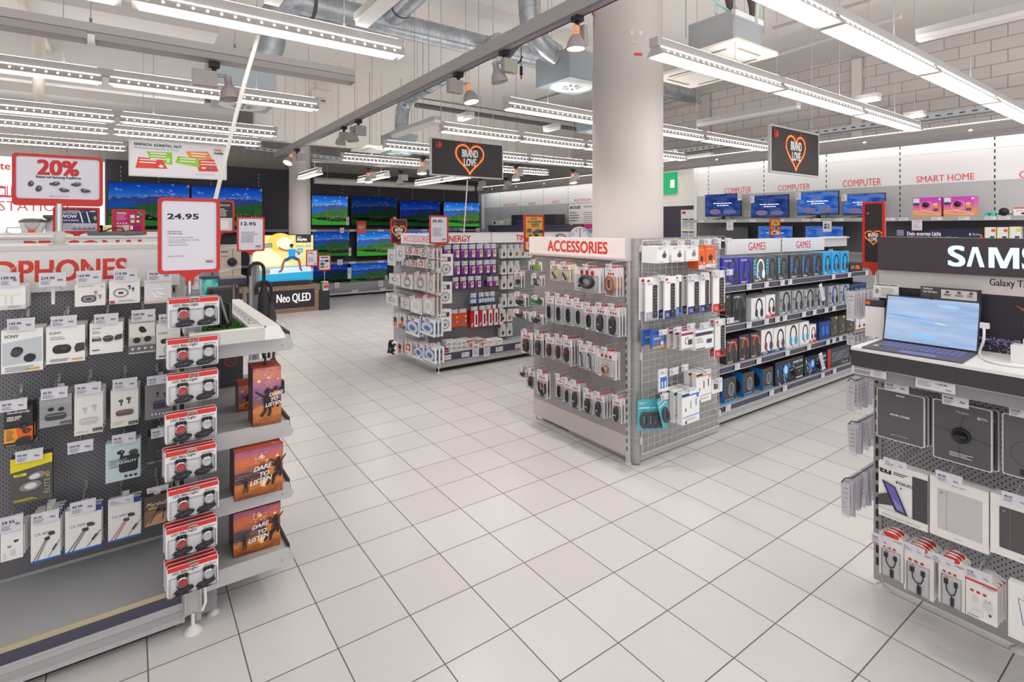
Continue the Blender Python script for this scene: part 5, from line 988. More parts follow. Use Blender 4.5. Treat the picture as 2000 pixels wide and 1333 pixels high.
place_pack('cable_carton', 'package', 'slim white and blue pack hanging above the teal packs', (1288, 720, 1304, 767), GT, g_plugs, 'f2f1f4', .015)
place_pack('cable_carton', 'package', 'white box with an orange top on the wire grid', (1360, 723, 1389, 790), GT, g_cable('e08a3a'), 'f4f2f1', .04, 1, .06, 'white and orange cable boxes', dx=-.006)
place_pack('camera_pack', 'package', 'white pack with a small black camera at the grid edge', (1390, 738, 1411, 771), GT, g_cam, 'efeef0', .02)
place_pack('cable_carton', 'package', 'white box with a blue top low on the wire grid', (1332, 760, 1366, 832), GT-.03, g_cable('2f7fd8'), 'f4f3f3', .04, 2, .06, 'white and blue cable boxes low on the wire grid', dx=-.006)
def teal(w, h):
    o = thing('cable_pack', 'teal pack with a coiled dark cable, hanging low on the wire grid', 'cable'); T = M('4fb3c4', .35)
    m = MB(); m.prism([(-w/2, -h), (w/2, -h), (w/2, -h*.05), (w*.2, 0), (-w*.2, 0), (-w/2, -h*.05)], 0, .004, T); m.ly = 0; m.r(-w*.4, -h*.3, w*.8, h*.04, M('d5f0f2', .4)); m.lines(-w*.4, -h*.12, w*.6, 2, h*.04, h*.015, WHITE); m.build('card', o)
    m = MB(); [cable_loop(m, w, h, -h*.66, w*.28-k*w*.08, h*.24-k*h*.05, w*.085, M('4f4548', .5), -.009) for k in range(2)]; m.build('cable', o); return o
x0, x1, z0, z1 = bby(1288, 779, 1306, 845, GT); w, h = (x1-x0)*1.05, z1-z0
tl = teal(w, h); tl.location = ((x0+x1)/2, GT+.03, z1); tl['group'] = 'teal cable packs hanging straight'
for k in range(3): copy_tree(tl, ((x0+x1)/2-.038*(k+1), GT+.045+.012*k, z1+.004*k), -.5)
tl.rotation_euler = (0, 0, -.45)
c = copy_tree(tl, (PY(1291, 778, GT-.02).x, GT-.02, PY(1291, 776, GT-.02).z), .1, label='teal cable pack tilted outward in front of the other teal packs'); c.rotation_euler = (0, -.36, .08); del c['group']
for k, (q, pr) in enumerate((((1295, 473, 1310, 481), '49.95'), ((1325, 472, 1338, 481), '79.95'), ((1351, 471, 1366, 480), '49.95'), ((1377, 469, 1390, 479), '69.95'), ((1398, 467, 1409, 476), '69.95'), ((1417, 467, 1429, 476), '59.95'), ((1286, 540, 1299, 550), '19.95'), ((1344, 537, 1362, 548), '19.95'), ((1370, 534, 1384, 546), '24.95'), ((1393, 530, 1408, 541), '19.95'), ((1420, 528, 1432, 539), '29.95'), ((1288, 645, 1304, 657), '12.95'), ((1317, 640, 1332, 652), '39.95'), ((1343, 633, 1358, 646), '34.95'), ((1368, 631, 1386, 644), '49.95'), ((1421, 622, 1434, 634), '29.95'), ((1309, 719, 1326, 735), '9.95'), ((1332, 713, 1345, 727), '9.95'), ((1292, 770, 1306, 784), '19.95'), ((1342, 758, 1357, 770), '24.95'), ((1375, 722, 1389, 734), '24.95'), ((1399, 740, 1411, 752), '39.95'))):
    x0, x1, z0, z1 = bby(*q, GT-.03); hook((x0+x1)/2, z1-.01, GY, x1-x0, z1-z0, pr, 'price hook on the wire grid, %s counting row by row' % (ORD+['seventeenth', 'eighteenth', 'nineteenth', 'twentieth', 'twenty-first', 'twenty-second'])[k], None, GY-GT+.02)
# ------------------------------------------------------------------ GAMES gondola
gm = thing('gondola_shelving', 'long grey shelf gondola with red games lettering, stocked with headset boxes', 'shelving', (0, 0, 0))
SX0, SX1, SY = 3.86, 6.75, 2.52
zs = [PY(1417, 559, SY).z, PY(1417, 637, SY).z, PY(1411, 717, SY).z, PY(1411, 793, SY).z]
m = MB(); m.box(SX0, SX1+.6, 2.96, 2.99, .05, 1.34, M('55535a', .5)); m.box(SX0, SX1+.6, 2.95, 2.96, zs[0], 1.34, M('b9bbbd', .45)); m.build('back_panel', gm)
HY = 2.88
hz1 = PY(1500, 467, HY).z; hz0 = PY(1500, 494, HY).z
m = MB(); xa, xm, xb = PY(1420, 480, HY).x, PY(1526, 480, HY).x, PY(1610, 480, HY).x
for a, b in ((xa, xm-.01), (xm+.01, xb)): m.box(a, b, HY, HY+.02, hz0, hz1, M('ebebf0', .45))
m.box(xb+.01, SX1+.5, HY+.05, HY+.07, hz0+.03, hz1+.01, M('d4d6d8', .45)); m.box(SX0, SX1+.5, HY+.02, HY+.1, hz1-.012, hz1+.002, M('f2f2f2', .4)); m.ly = HY
for l, r in ((1462, 1495), (1555, 1583)): a, b = PY(l, 478, HY).x, PY(r, 478, HY).x; m.t('GAMES', a, (hz0+hz1)/2-.038, .075, M('d9232a', .5), b-a, bold=.012, res=4)
m.build('header_board', gm)
for i, z in enumerate(zs):
    m = MB(); m.box(SX0, SX1, SY, 2.96, z-.025, z-.005, M('9c9da2', .45)); s_ = m.build('shelf', gm); m = MB(); price_rail(m, SX0, SX1, SY, z-.05, z-.006); m.build('price_rail', s_)
m = MB(); m.box(SX0, SX1, SY+.002, SY+.02, .035, zs[3]-.055, M('b7b8ba', .45)); m.box(SX0, SX1, SY-.002, SY+.004, .075, .085, M('a4a5a8', .4)); m.box(SX0, SX1, SY+.04, SY+.06, 0, .035, BLACK); m.build('plinth', gm)
upright(gm, SX1+.03, 2.9, .05, hz0, .05); upright(gm, xm, HY-.004, hz0-.12, hz1, .012, .02); m = MB(); m.box(SX1, SX1+.02, SY+.15, 2.96, .05, zs[0], M('4d4c52', .5)); m.build('side_panel', gm)
def hset(m, x, z, s, c, cup, c2=None, mic=True):   # headset seen three quarter: band, cups, microphone
    m.arc(x, z+s*.1, s*.42, s*.62, s*.16, c, -10, 190, 20); m.e(x-s*.36, z-s*.28, s*.2, s*.3, cup, 16); m.e(x+s*.36, z-s*.3, s*.22, s*.34, cup, 16)
    if c2: m.e(x-s*.3, z-s*.28, s*.12, s*.22, c2, 12)
    if mic: m.ln([(x-s*.3, z-s*.5), (x-s*.05, z-s*.75)], s*.08, c)
def gh(c, cup, c2=None, txt=None, tc=WHITE, vt=None, vtc=None, bot=None, k=1.0, cx=.1, extra=None):
    def f(m, w, h):
        if bot: m.r(-w*.5, -h, w, h*.12, M(bot, .45))
        if vt: m.fr = (Vector((0, 0, 0)), Vector((0, 0, 1)), Vector((-1, 0, 0)), Vector((0, -1, 0))); m.ly = 0; m.t(vt, -h*.72, w*.28, w*.2, M(vtc or '3fc8e0', .45), h*.62, bold=.04); m.fr = None; m.ly = -.001
        s = min(w, h)*.62*k; hset(m, w*cx, -h*.52, s, M(c, .45), M(cup, .45), M(c2, .45) if c2 else None)
        if txt: m.t(txt, -w*.42, -h*.14, h*.065, tc, w*.45, bold=.03)
        m.lines(-w*.42, -h*.92, w*.5, 2, h*.04, h*.02, WHITE)
        if extra: extra(m, w, h)
    return f
def xlogi(m, w, h): m.r(-w*.46, -h*.42, w*.16, h*.08, NAVY); m.lines(-w*.46, -h*.5, w*.24, 4, h*.05, h*.02); m.e(-w*.36, -h*.86, w*.08, h*.03, BLUE); m.lines(-w*.4, -h*.08, w*.1, 5, h*.05, h*.02, WHITE)
def xmouse(m, w, h): m.e(w*.1, -h*.5, w*.2, h*.26, M('5f646a', .4), 18); m.arc(w*.1, -h*.5, w*.2, h*.26, w*.03, M('c9ced4', .4)); m.ln([(w*.1, -h*.28), (w*.1, -h*.45)], w*.03, BK); m.t('PROTEUS SPECTRUM', -w*.4, -h*.9, h*.035, WHITE, w*.7, bold=.04); m.r(-w*.5, -h, w, h*.07, M('2f9ae0', .4)); m.fr = (Vector((-w/2, .14, -h)), Vector((0, -1, 0)), Vector((0, 0, 1)), Vector((-1, 0, 0))); m.ly = 0; m.r(0, 0, .14, h, M('1f7fd0', .4)); m.e(.08, h*.4, .04, h*.28, BK); m.e(.06, h*.68, .03, h*.1, BK); m.fr = None; m.ly = 0
def xorb(m, w, h):
    B = [M('2f7fe8', .4), M('7ac8ff', .4), M('1a4fb0', .4), M('b8e4ff', .4)]
    for k in range(26): x = -w*.45+w*.62*random.random()**1.3; z = -h*(.1+.85*random.random()); m.ln([(x, z), (x+w*.05, z-h*.1), (x+w*.02, z-h*.2)], w*.022*random.random()+.002, B[k % 4]); m.ly += m.eps*.8
    m.e(-w*.15, -h*.42, w*.1, h*.25, B[0], 14, .2); m.e(-w*.15, -h*.42, w*.06, h*.18, B[3], 12, .2); m.t('ORBITZR', w*.1, -h*.24, h*.09, WHITE, w*.36, bold=.05, sl=.2); m.ln([(w*.0, -h*.5), (w*.48, -h*.44)], h*.03, LT); m.r(w*.2, -h*.92, w*.25, h*.05, WHITE)
def xknob(m, w, h): xorb(m, w, h)
def xrgb(m, w, h):
    for i in range(5):
        for j in range(9): m.r(-w*.3+j*w*.085, -h*(.3+.1*i), w*.06, h*.05, M(('c94a8a', '4ac98a', '4a8ac9', '8a4ac9', 'c98a4a', '4ac9c9')[(i+j) % 6], .4)); m.ly += m.eps
    m.ly -= m.eps; m.r(-w*.5, -h, w*.12, h, M('c9231f', .4)); m.t('ORIOS', w*.1, -h*.92, h*.06, WHITE, w*.3, bold=.04)
def xearbud(m, w, h): [m.e(sx*w*.2, -h*.75, w*.08, h*.1, BK) for sx in (-1, 1)]; m.ln([(-w*.2, -h*.3), (-w*.2, -h*.7)], w*.03, DK); m.r(-w*.5, -h, w, h*.06, RED); m.lines(-w*.4, -h*.1, w*.4, 2, h*.06, h*.03, RED)
def xctrl(m, w, h): m.r(-w*.5, -h*.14, w, h*.14, NAVY); m.r(-w*.5, -h, w, h*.12, NAVY); [m.rr(-w*.3+q*w*.34, -h*.75, w*.26, h*.5, BLUE, w*.08) for q in range(2)]
def xdark(m, w, h): m.r(w*.1, -h*.14, w*.28, h*.1, M('d9c02a', .4)); m.e(-w*.05, -h*.5, w*.28, h*.2, DK, 16); m.e(w*.05, -h*.55, w*.16, h*.12, M('77746a', .4)); m.ln([(-w*.4, -h*.85), (w*.45, -h*.75)], h*.02, M('b8a83a', .5))
def xsmall(m, w, h): m.pl([(-w*.1, -h*.7), (w*.3, -h*.75), (w*.2, -h*.3), (0, -h*.25)], ORG); m.lines(-w*.4, -h*.4, w*.3, 2, h*.2, h*.08, M('c9c0b8', .5))
BOX = [ # shelf, px, art, colour, depth, label
 (0, (1411, 503, 1443, 556), gh('25272c', '2f3338', '55585f', 'TRITTON', bot='2c2f8a'), '3436a6', 'deep blue headset box, nearest end of the top shelf'), (0, (1444, 502, 1470, 555), gh('25272c', '2f3338', '55585f', 'TRITTON', bot='2c2f8a'), '3436a6', 'deep blue headset box, second on the top shelf'),
 (0, (1471, 501, 1495, 551), gh('f0f0f4', 'f0f0f4', '2f6fd8', None, vt='G335'), '55585c', 'grey box with a white headset, third on the top shelf'), (0, (1496, 500, 1517, 549), gh('2a2b2f', '33353a', '44464c', None, vt='G335'), '55585c', 'grey box with a black headset, fourth on the top shelf'), (0, (1519, 498, 1539, 547), gh('2a2b2f', '33353a', '44464c', None, vt='G335'), '55585c', 'grey box with a black headset, fifth on the top shelf'),
 (0, (1543, 497, 1565, 542), gh('222327', '2a2b30', '2f6fd8', None, vt='G432', vtc='2f7fe0'), '4d4e52', 'dark box with black and blue headset, sixth on the top shelf'), (0, (1566, 496, 1587, 541), gh('222327', '2a2b30', '2f6fd8', None, vt='G432', vtc='2f7fe0'), '4d4e52', 'dark box with black and blue headset, seventh on the top shelf'), (0, (1588, 495, 1606, 539), gh('222327', '2a2b30', '2f6fd8', None, vt='G432', vtc='2f7fe0'), '4d4e52', 'dark box with black and blue headset, eighth on the top shelf'),
 (0, (1607, 493, 1623, 537), gh('222327', '3a2a30', 'a03a3f'), '23a5e6', 'bright cyan headset box, first of three on the top shelf'), (0, (1624, 492, 1640, 536), gh('222327', '3a2a30', 'a03a3f'), '23a5e6', 'bright cyan headset box, middle of three on the top shelf'), (0, (1641, 491, 1657, 535), gh('222327', '3a2a30', 'a03a3f'), '23a5e6', 'bright cyan headset box, last of three on the top shelf'), (0, (1659, 513, 1685, 531), xsmall, '3a3030', 'low dark box with orange print at the end of the top shelf'),
 (1, (1417, 574, 1429, 634), gh('3a3c40', '1a1b1e', None, 'JVC'), '242528', 'narrow black headset box, first on the second shelf'), (1, (1430, 572, 1457, 633), gh('55585e', '17181b', None, 'ASTRO', k=1.1), '26272a', 'black headset box with a round white badge, second shelf'), (1, (1467, 580, 1495, 629), gh('1f2023', '2a2b2f', '44464c', cx=.05), 'ecebef', 'white headset box with blue top, second shelf'), (1, (1496, 575, 1514, 623), gh('1f2023', '2a2b2f', 'c9302c', bot='d9302c'), 'efecec', 'white and red headset box on the second shelf'),
 (1, (1522, 567, 1545, 619), gh('26272b', '2f3035', None, extra=xlogi), '9fa1a4', 'silver grey headset box, first of six on the second shelf'), (1, (1547, 565, 1569, 616), gh('26272b', '2f3035', None, extra=xlogi), '9fa1a4', 'silver grey headset box, second of six on the second shelf'), (1, (1570, 563, 1591, 611), gh('26272b', '2f3035', None, extra=xlogi), '9fa1a4', 'silver grey headset box, third of six on the second shelf'), (1, (1592, 561, 1611, 607), gh('26272b', '2f3035', None, extra=xlogi), '9fa1a4', 'silver grey headset box, fourth of six on the second shelf'), (1, (1618, 557, 1639, 601), gh('2f3f9a', '2a2b30', '2f5fd0', extra=xlogi), 'a3a5a8', 'silver grey box with blue headset, fifth of six on the second shelf'), (1, (1640, 555, 1659, 597), gh('2f3f9a', '2a2b30', '2f5fd0', extra=xlogi), 'a3a5a8', 'silver grey box with blue headset, last of six on the second shelf'), (1, (1661, 552, 1692, 590), xctrl, '22304f', 'dark blue box at the far end of the second shelf'),
 (2, (1418, 661, 1441, 712), gh('e0552a', '3f4044', None, 'Trust', k=1.1), '35363a', 'black box with orange headband headset, first on the third shelf'), (2, (1443, 652, 1464, 706), gh('e0552a', '2f3034', None, 'Trust', k=1.1), '333438', 'black box with orange headband headset, second on the third shelf'), (2, (1465, 647, 1486, 699), gh('e0552a', '3f4044', None, 'Trust', k=1.1), '333438', 'black box with orange headband headset, third on the third shelf'), (2, (1487, 641, 1510, 692), gh('3a3344', '4a4055', 'c9402c', bot='2c3f9a'), 'f1eff0', 'white and blue headset box, fourth on the third shelf'), (2, (1511, 637, 1533, 687), gh('3a3344', '4a4055', 'd9502c', bot='2c3f9a'), 'f1eff0', 'white and blue headset box, fifth on the third shelf'), (2, (1535, 632, 1559, 680), gh('3a2f33', '2fa8c0', '3ab8d0', bot='e8e6e6'), 'f1efee', 'white box with a turquoise headset, sixth on the third shelf'), (2, (1562, 627, 1580, 675), gh('3a2f33', '2fa8c0', '3ab8d0'), 'f1efee', 'white box with a turquoise headset, seventh on the third shelf'), (2, (1581, 633, 1594, 669), gh('c9302c', '4a4045', None, bot='d9302c'), 'f1efee', 'small white and red headset box on the third shelf'), (2, (1600, 626, 1622, 662), xctrl, '2a3c78', 'blue and black controller box on the third shelf'), (2, (1623, 617, 1637, 657), xdark, '4d4a45', 'dark box with a yellow tag, first of three on the third shelf'), (2, (1638, 615, 1652, 655), xdark, '4d4a45', 'dark box with a yellow tag, middle of three on the third shelf'), (2, (1653, 613, 1669, 653), xdark, '4d4a45', 'dark box with a yellow tag, last of three on the third shelf'), (2, (1672, 611, 1694, 646), xearbud, 'f0eeee', 'white earphone box at the end of the third shelf'),
 (3, (1413, 734, 1438, 792), xmouse, '3a3b3f', 'black and blue mouse box, first on the bottom shelf'), (3, (1451, 724, 1473, 779), xmouse, '3a3b3f', 'black and blue mouse box, second on the bottom shelf'), (3, (1489, 716, 1510, 766), xmouse, '3a3b3f', 'black and blue mouse box, third on the bottom shelf'), (3, (1514, 694, 1569, 753), xknob, '23262e', 'wide black box with electric blue art, nearer one on the bottom shelf'), (3, (1571, 687, 1614, 736), xknob, '23262e', 'wide black box with electric blue art, further one on the bottom shelf'), (3, (1616, 671, 1660, 723), xrgb, '3a3b3f', 'black and red keyboard box with coloured keys, bottom shelf')]
for sh, q, art, c, lab in BOX:
    y = SY+.03; z = zs[sh]-.005; l, t, r, b = q; x0, x1, _, z1 = bby(*q, y); h = z1-z; w = x1-x0
    m = MB(); m.box(-w/2+.002, w/2-.002, 0, .17, 0, h, M(c, .4)); m.v = [(a, b_, d-h) for a, b_, d in m.v]; m.ly = 0; art(m, w-.004, h); m.fr = None
    o = m.build('headset_carton' if art not in (xmouse, xknob, xrgb, xearbud, xctrl, xdark, xsmall) else 'electronics_carton', None, ((x0+x1)/2, y, z+h), label=lab+', games shelf' if 'shelf' in lab else lab, cat='box')
    if art is xknob: k = MB(); k.lathe([(.0, .03), (.028, .03), (.034, .024), (.036, 0)], (w*.15, -.002, -h*.62), BLACK, 18, (0, -1, 0)); k.box(w*.15+.03, w*.15+.075, -.02, -.014, -h*.6, -h*.585, LGREY); k.build('security_tag', o)
for sh, pxs in ((0, (1460, 1494, 1525, 1540, 1625, 1656, 1690)), (1, (1460, 1494, 1515, 1530, 1567, 1588, 1611, 1626)), (2, (1437, 1479, 1535, 1577, 1614, 1626, 1639)), (3, (1419, 1504, 1530, 1604, 1627))):
    for px in pxs: x = PY(px, 600, SY).x; shelf_label(gm, x, SY-.014, zs[sh]-.026, .075, .045, random.choice(('39.95', '59.95', '79.95', '99.95', '129.90')))
for (px, py), l in (((1602, 555), 'long white price strip dangling from the top games shelf'), ((1602, 690), 'long white price strip dangling over the keyboard boxes')):
    p = PY(px, py, SY-.02); m = MB(); m.box(-.03, .03, 0, .002, -.17, 0, PAPER); m.ly = 0; m.lines(-.02, -.03, .04, 8, .016, .006); o = m.build('price_strip', None, tuple(p), label=l, cat='price label'); o.rotation_euler = (-.1, -.25, 0)
# ------------------------------------------------------------------ ENERGY gondola
EGX, EGY = 2.80, 5.30
g = thing('gondola_shelving', 'double sided gondola with red energy lettering in the middle of the shop', 'shelving', (0, 0, 0)); EB = 5.62
m = MB(); m.box(EGX, 5.6, EB, EB+.02, .2, 1.42, PEGX); m.build('back_panel', g)
hz0, hz1 = PY(900, 476, EB-.03).z, 1.562; HB5 = M('f3f1f1', .45)
xa = PY(785, 466, EB-.03).x; xm = PY(960, 466, EB-.03).x
m = MB(); m.box(EGX-.02, xm-.006, EB-.03, EB+.05, hz0, hz1, HB5); m.box(xm+.006, 5.4, EB-.03, EB+.05, hz0, hz1, HB5); m.box(EGX-.02, 5.4, EB-.035, EB+.06, hz1, hz1+.008, LGREY); m.ly = EB-.03

EHX = 2.72; ya, yb_ = PX(846, 466, EHX).y, PX(783, 466, EHX).y
m.box(EHX, EHX+.03, ya, yb_, hz0, hz1, HB5); m.fr = (Vector((EHX, yb_, hz0)), Vector((0, -1, 0)), Vector((0, 0, 1)), Vector((-1, 0, 0))); m.ly = 0; m.t('ACCESSORIES', .08, .025, .07, M('e0607a', .5), yb_-ya-.12, bold=.02); m.fr = None; m.ly = EB-.03  # pink tint of the light on red letters is put into their colour
a, b = PY(870, 470, EB-.03).x, PY(919, 470, EB-.03).x; m.t('ENERGY', a, hz0+.022, .072, REDT, b-a, bold=.03, res=4); a = PY(1008, 470, EB-.03).x; m.t('TIME', a, hz0+.026, .072, REDT, .19, bold=.03, res=4)
m.build('header_board', g)
x0e, x1e, _, _ = bby(793, 455, 840, 470, EGY+.1)
zb = PY(858, 711, EGY).z; zt = PY(858, 690, EGY).z
m = MB(); m.box(EGX, 5.5, EGY, EB, zt-.04, zt-.02, M('b4b5b8', .4)); m.build('base_shelf', g); m = MB(); price_rail(m, EGX+.03, 5.5, EGY, zb+.02, zt-.015); m.build('price_rail', g)
m = MB(); m.box(EGX, 5.5, EGY+.003, EGY+.02, .05, zb+.015, SHELF); m.box(EGX, 5.5, EGY+.05, EGY+.06, 0, .05, BLACK); m.build('plinth', g)
m = MB(); m.box(EGX-.012, EGX+.02, EGY-.01, EGY+.025, .05, zt+.12, LGREY); m.build('corner_post', g); leveller(g, EGX, EGY, .06)
m = MB(); m.box(EGX-.01, EGX+.02, EGY+.3, EGY+.33, .1, 1.45, LGREY); m.build('slotted_upright', g); upright(g, xm, EB-.012, .2, 1.42, .016, .01)
m = MB(); m.box(EGX, EGX+.02, EGY+.33, 6.55, .15, 1.45, M('a9a8ab', .5)); m.build('end_panel', g)
SHZ = [PX(820, y_, EGX-.02).z for y_ in (514, 546, 572, 605, 652)]
for z in SHZ:
    m = MB(); m.box(EGX-.03, EGX, EGY+.32, 6.45, z-.012, z, M('77757a', .5)); m.build('hook_bar', g)
m = MB(); m.box(EGX-.04, EGX+.1, EGY+.1, 6.45, .1, .125, LGREY); m.build('base_rail', g); leveller(g, EGX, 6.4, .1)
# goods on the front: purple, orange, blue and red packs (facing -y)
ET = EB-.12
def e_purple(m, w, h): m.r(-w*.5, -h, w, h, M('7c2f8a', .4)); m.r(w*.02, -h*.9, w*.4, h*.75, M('e9e4e6', .4)); m.e(w*.2, -h*.5, w*.13, h*.2, M('b08a3a', .4), 10); m.r(-w*.46, -h*.3, w*.35, h*.2, M('c05ab8', .4)); m.lines(w*.05, -h*.2, w*.3, 2, h*.06, h*.03, NAVY)
def e_orange(m, w, h): m.r(-w*.5, -h*.4, w*.5, h*.3, M('d9541c', .4)); [m.e(-w*.2+k*w*.15, -h*.65, w*.05, h*.22, M('77787d', .4), 8) for k in range(3)]; m.e(w*.35, -h*.3, w*.1, w*.1, M('f0c8a0', .5)); m.e(w*.35, -h*.65, w*.08, w*.08, WHITE)
def e_blue(m, w, h): [m.r(-w*.35+k*w*.4, -h*.92, w*.3, h*.6, M('d5dce8', .4)) for k in range(2)]; m.r(-w*.5, -h*.3, w, h*.12, M('3f5a8a', .4)); m.r(w*.1, -h*.2, w*.2, h*.08, M('d9c8a0', .5))
def e_red(m, w, h): m.r(0, -h*.98, w*.48, h*.95, M('f0eeee', .4)); m.rr(w*.16, -h*.85, w*.2, h*.6, BK, w*.05); [m.ln([(-w*.45+k*w*.09, -h*.95), (-w*.3+k*w*.09, -h*.72)], w*.04, WHITE) for k in range(3)]
def e_cream(m, w, h): m.r(-w*.5, -h*.16, w, h*.16, M('dcdcd6', .5)); m.e(w*.0, -h*.58, w*.2, h*.22, M(random.choice(('4a4a4c', '3c3a3a', '8a7a5a')), .4), 12); m.arc(w*.0, -h*.55, w*.25, h*.28, w*.05, M('77746f', .5), 0, 260, 12)
rows_e = [((880, 478), 7, 15.2, 48, e_purple, 'purple', '7c2f8a', (0, 27)), ]
def erow(y0, h_, xs, wpx, art, c, name, cat, lab, dep=.03, nb=1, lab_px=True):
    for i, x in enumerate(xs):
        sk = -(y0-CYP)/(2440-xs[0])*(x-xs[0]); q = (x, y0+sk, x+wpx, y0+sk+h_)
        place_pack(name, cat, lab % ORD[i], q, ET, art, c, dep, nb, .035, '%s, column %d' % (lab.replace('%s ', ''), i))
        x0, x1, z0, z1 = bby(x+wpx*.1, y0+sk-6, x+wpx*.95, y0+sk+2, ET-.02); hook((x0+x1)/2, z1-.01, EB, x1-x0, z1-z0, '9.95', 'hook holding the '+(lab % ORD[i]).replace(' on the energy board', ''), None, EB-ET+.01)
erow(486, 20, (867, 884, 900, 915, 930, 945, 956), 14, e_purple, '7c2f8a', 'battery_pack', 'battery', 'purple battery pack, %s of the top row on the energy board')
erow(518, 20, (886, 901, 916, 930, 944, 956), 13, e_purple, '7c2f8a', 'battery_pack', 'battery', 'purple battery pack, %s of the second row on the energy board')
erow(549, 17, (883, 898, 913, 927), 13, e_purple, '7c2f8a', 'battery_pack', 'battery', 'purple battery pack, %s of the third row on the energy board')
erow(548, 12, (951, 963), 11, e_purple, '6a2a78', 'battery_pack', 'battery', 'short purple battery pack, %s at the end of the third row')
erow(580, 14, (918, 934, 944, 954), 13, e_blue, '7a90bc', 'battery_pack', 'battery', 'pale blue battery pack, %s of the fourth row on the energy board')
erow(612, 28, (878, 895), 17, e_orange, 'e0521f', 'battery_pack', 'battery', 'orange battery pack, %s of the fifth row on the energy board')
erow(606, 35, (919, 935, 947, 958, 968), 15, e_red, 'c4202c', 'battery_pack', 'battery', 'red and white pack, %s of the fifth row on the energy board')
XC = (979, 992, 1004, 1016, 1028)
for y0, h_, n, s0 in ((486, 19, 5, 0), (518, 19, 3, 0), (546, 20, 2, 0), (581, 20, 3, 0), (612, 18, 2, 0), (640, 19, 2, 0)):
    xs = [x-(2 if y0 > 600 else 0) for x in XC[:n]]
    erow(y0, h_, xs, 11, e_cream, 'e3e1da', 'accessory_pack', 'package', 'small cream pack, %s of the '+{486: 'top', 518: 'second', 546: 'third', 581: 'fourth', 612: 'fifth', 640: 'lowest'}[y0]+' row right of the purple packs', .02)
# big white sensor packs at the near corner
def e_sensor(m, w, h): [m.e(-w*.28+k*w*.16, -h*.32, w*.05, w*.05, RED, 8) for k in range(4)]; m.lines(-w*.3, -h*.14, w*.5, 2, h*.05, h*.02); m.e(w*.08, -h*.68, w*.28, h*.22, M('77777a', .3), 20); m.e(w*.08, -h*.68, w*.24, h*.19, M('d0d0cf', .3), 20); m.r(-w*.02, -h*.8, w*.2, h*.2, WHITE); m.r(w*.02, -h*.76, w*.12, h*.12, M('4a6a9a', .4)); m.r(w*.15, -h*.34, w*.2, h*.2, DK); m.lines(-w*.4, -h*.95, w*.5, 1, .1, h*.015, RED)
for i, q in enumerate(((853, 496, 884, 540), (852, 550, 882, 595), (852, 603, 881, 650))):
    o = place_pack('sensor_pack', 'package', 'large white carded pack with a round sensor, %s on the energy gondola corner' % ('upper', 'middle', 'lower')[i], q, EGY+.02, e_sensor, 'f3f2f1', .004, 0); o.rotation_euler = (0, 0, -.12)
    copy_tree(o, (o.location.x-.035, o.location.y+.05, o.location.z), -.12); o2 = o; o['group'] = 'white sensor packs, hook %d' % i
    for c in COL.objects:
        if c.name.startswith('sensor_pack') and c['label'] == o['label']: c['group'] = o['group']
    m = MB(); m.tube([(0, 0, 0), (0, .28, 0)], .004, STEEL, 6); m.build('peg_hook', None, (o.location.x, EGY+.03, o.location.z-.012), label='wire hook holding the %s large white sensor pack' % ('upper', 'middle', 'lower')[i], cat='hook')
# boxes standing on the base shelf
def e_mini(m, w, h): m.r(-w*.5, -h, w, h*.5, M('c93a5a', .5)); [m.e(-w*.3+k*w*.2, -h*.5, w*.08, h*.1, WHITE, 8) for k in range(4)]
def e_bulb(m, w, h): [m.e(w*.25*sx, -h*(.3+.4*k), w*.16, h*.13, M('5a5a5c', .3), 12) for k in range(2) for sx in (-1, 1)]; [m.e(w*.25*sx, -h*(.3+.4*k), w*.1, h*.08, LT, 10) for k in range(2) for sx in (-1, 1)]
def e_bs(m, w, h): m.pl([(-w*.5, -h*.2), (w*.5, -h*.05), (w*.5, 0), (-w*.5, 0)], RED); m.e(0, -h*.6, w*.25, h*.2, M('c98a7a', .5)); m.lines(-w*.4, -h*.3, w*.6, 2, h*.08, h*.03)
def e_plain(m, w, h): m.lines(-w*.3, -h*.3, w*.6, 2, h*.2, h*.08, M('c96a6a', .5))
for q, art, c, dep, lab in (((861, 684, 877, 698), e_mini, 'b8304a', .1, 'small crimson pack at the near end of the energy base shelf'), ((872, 665, 892, 694), e_bulb, 'e4e4e4', .12, 'silver lamp pack, first on the energy base shelf'), ((893, 664, 911, 690), e_bulb, 'e4e4e4', .12, 'silver lamp pack, second on the energy base shelf'), ((911, 664, 928, 688), e_bs, 'e7d5d2', .2, 'red and white box on the energy base shelf'), ((935, 663, 950, 684), e_bs, 'e7d5d2', .2, 'second red and white box on the energy base shelf'), ((951, 664, 968, 683), e_plain, 'f0efef', .14, 'plain white box on the energy base shelf, nearer one'), ((970, 662, 982, 681), e_plain, 'f0efef', .14, 'plain white box on the energy base shelf, further one')):
    y = EGY+.05; x0, x1, _, z1 = bby(*q, y); w = x1-x0; z = zt-.02; h = max(.05, z1-z); m = MB(); m.box(-w/2, w/2, 0, dep, -h, 0, M(c, .4)); m.ly = 0; art(m, w, h); m.build('shelf_carton', None, ((x0+x1)/2, y, z+h), label=lab, cat='box')
for px, w in ((872, .075), (908, .075), (974, .075), (1012, .08)): x = PY(px, 700, EGY).x; shelf_label(g, x, EGY-.014, (zb+zt)/2, w*1.4, .055, '19.95')
for px, l in ((929, 'white price strip hanging over the red and white boxes'), (951, 'white price strip hanging over the plain white boxes')):
    p = PY(px, 672, EGY-.02); m = MB(); m.box(-.045, .045, 0, .002, -.15, 0, PAPER); m.ly = 0; m.t('29.95', -.035, -.05, .02, TXT, bold=.03); m.lines(-.035, -.07, .07, 4, .016, .006); m.build('price_strip', None, tuple(p), label=l+' on the energy base shelf', cat='price label')
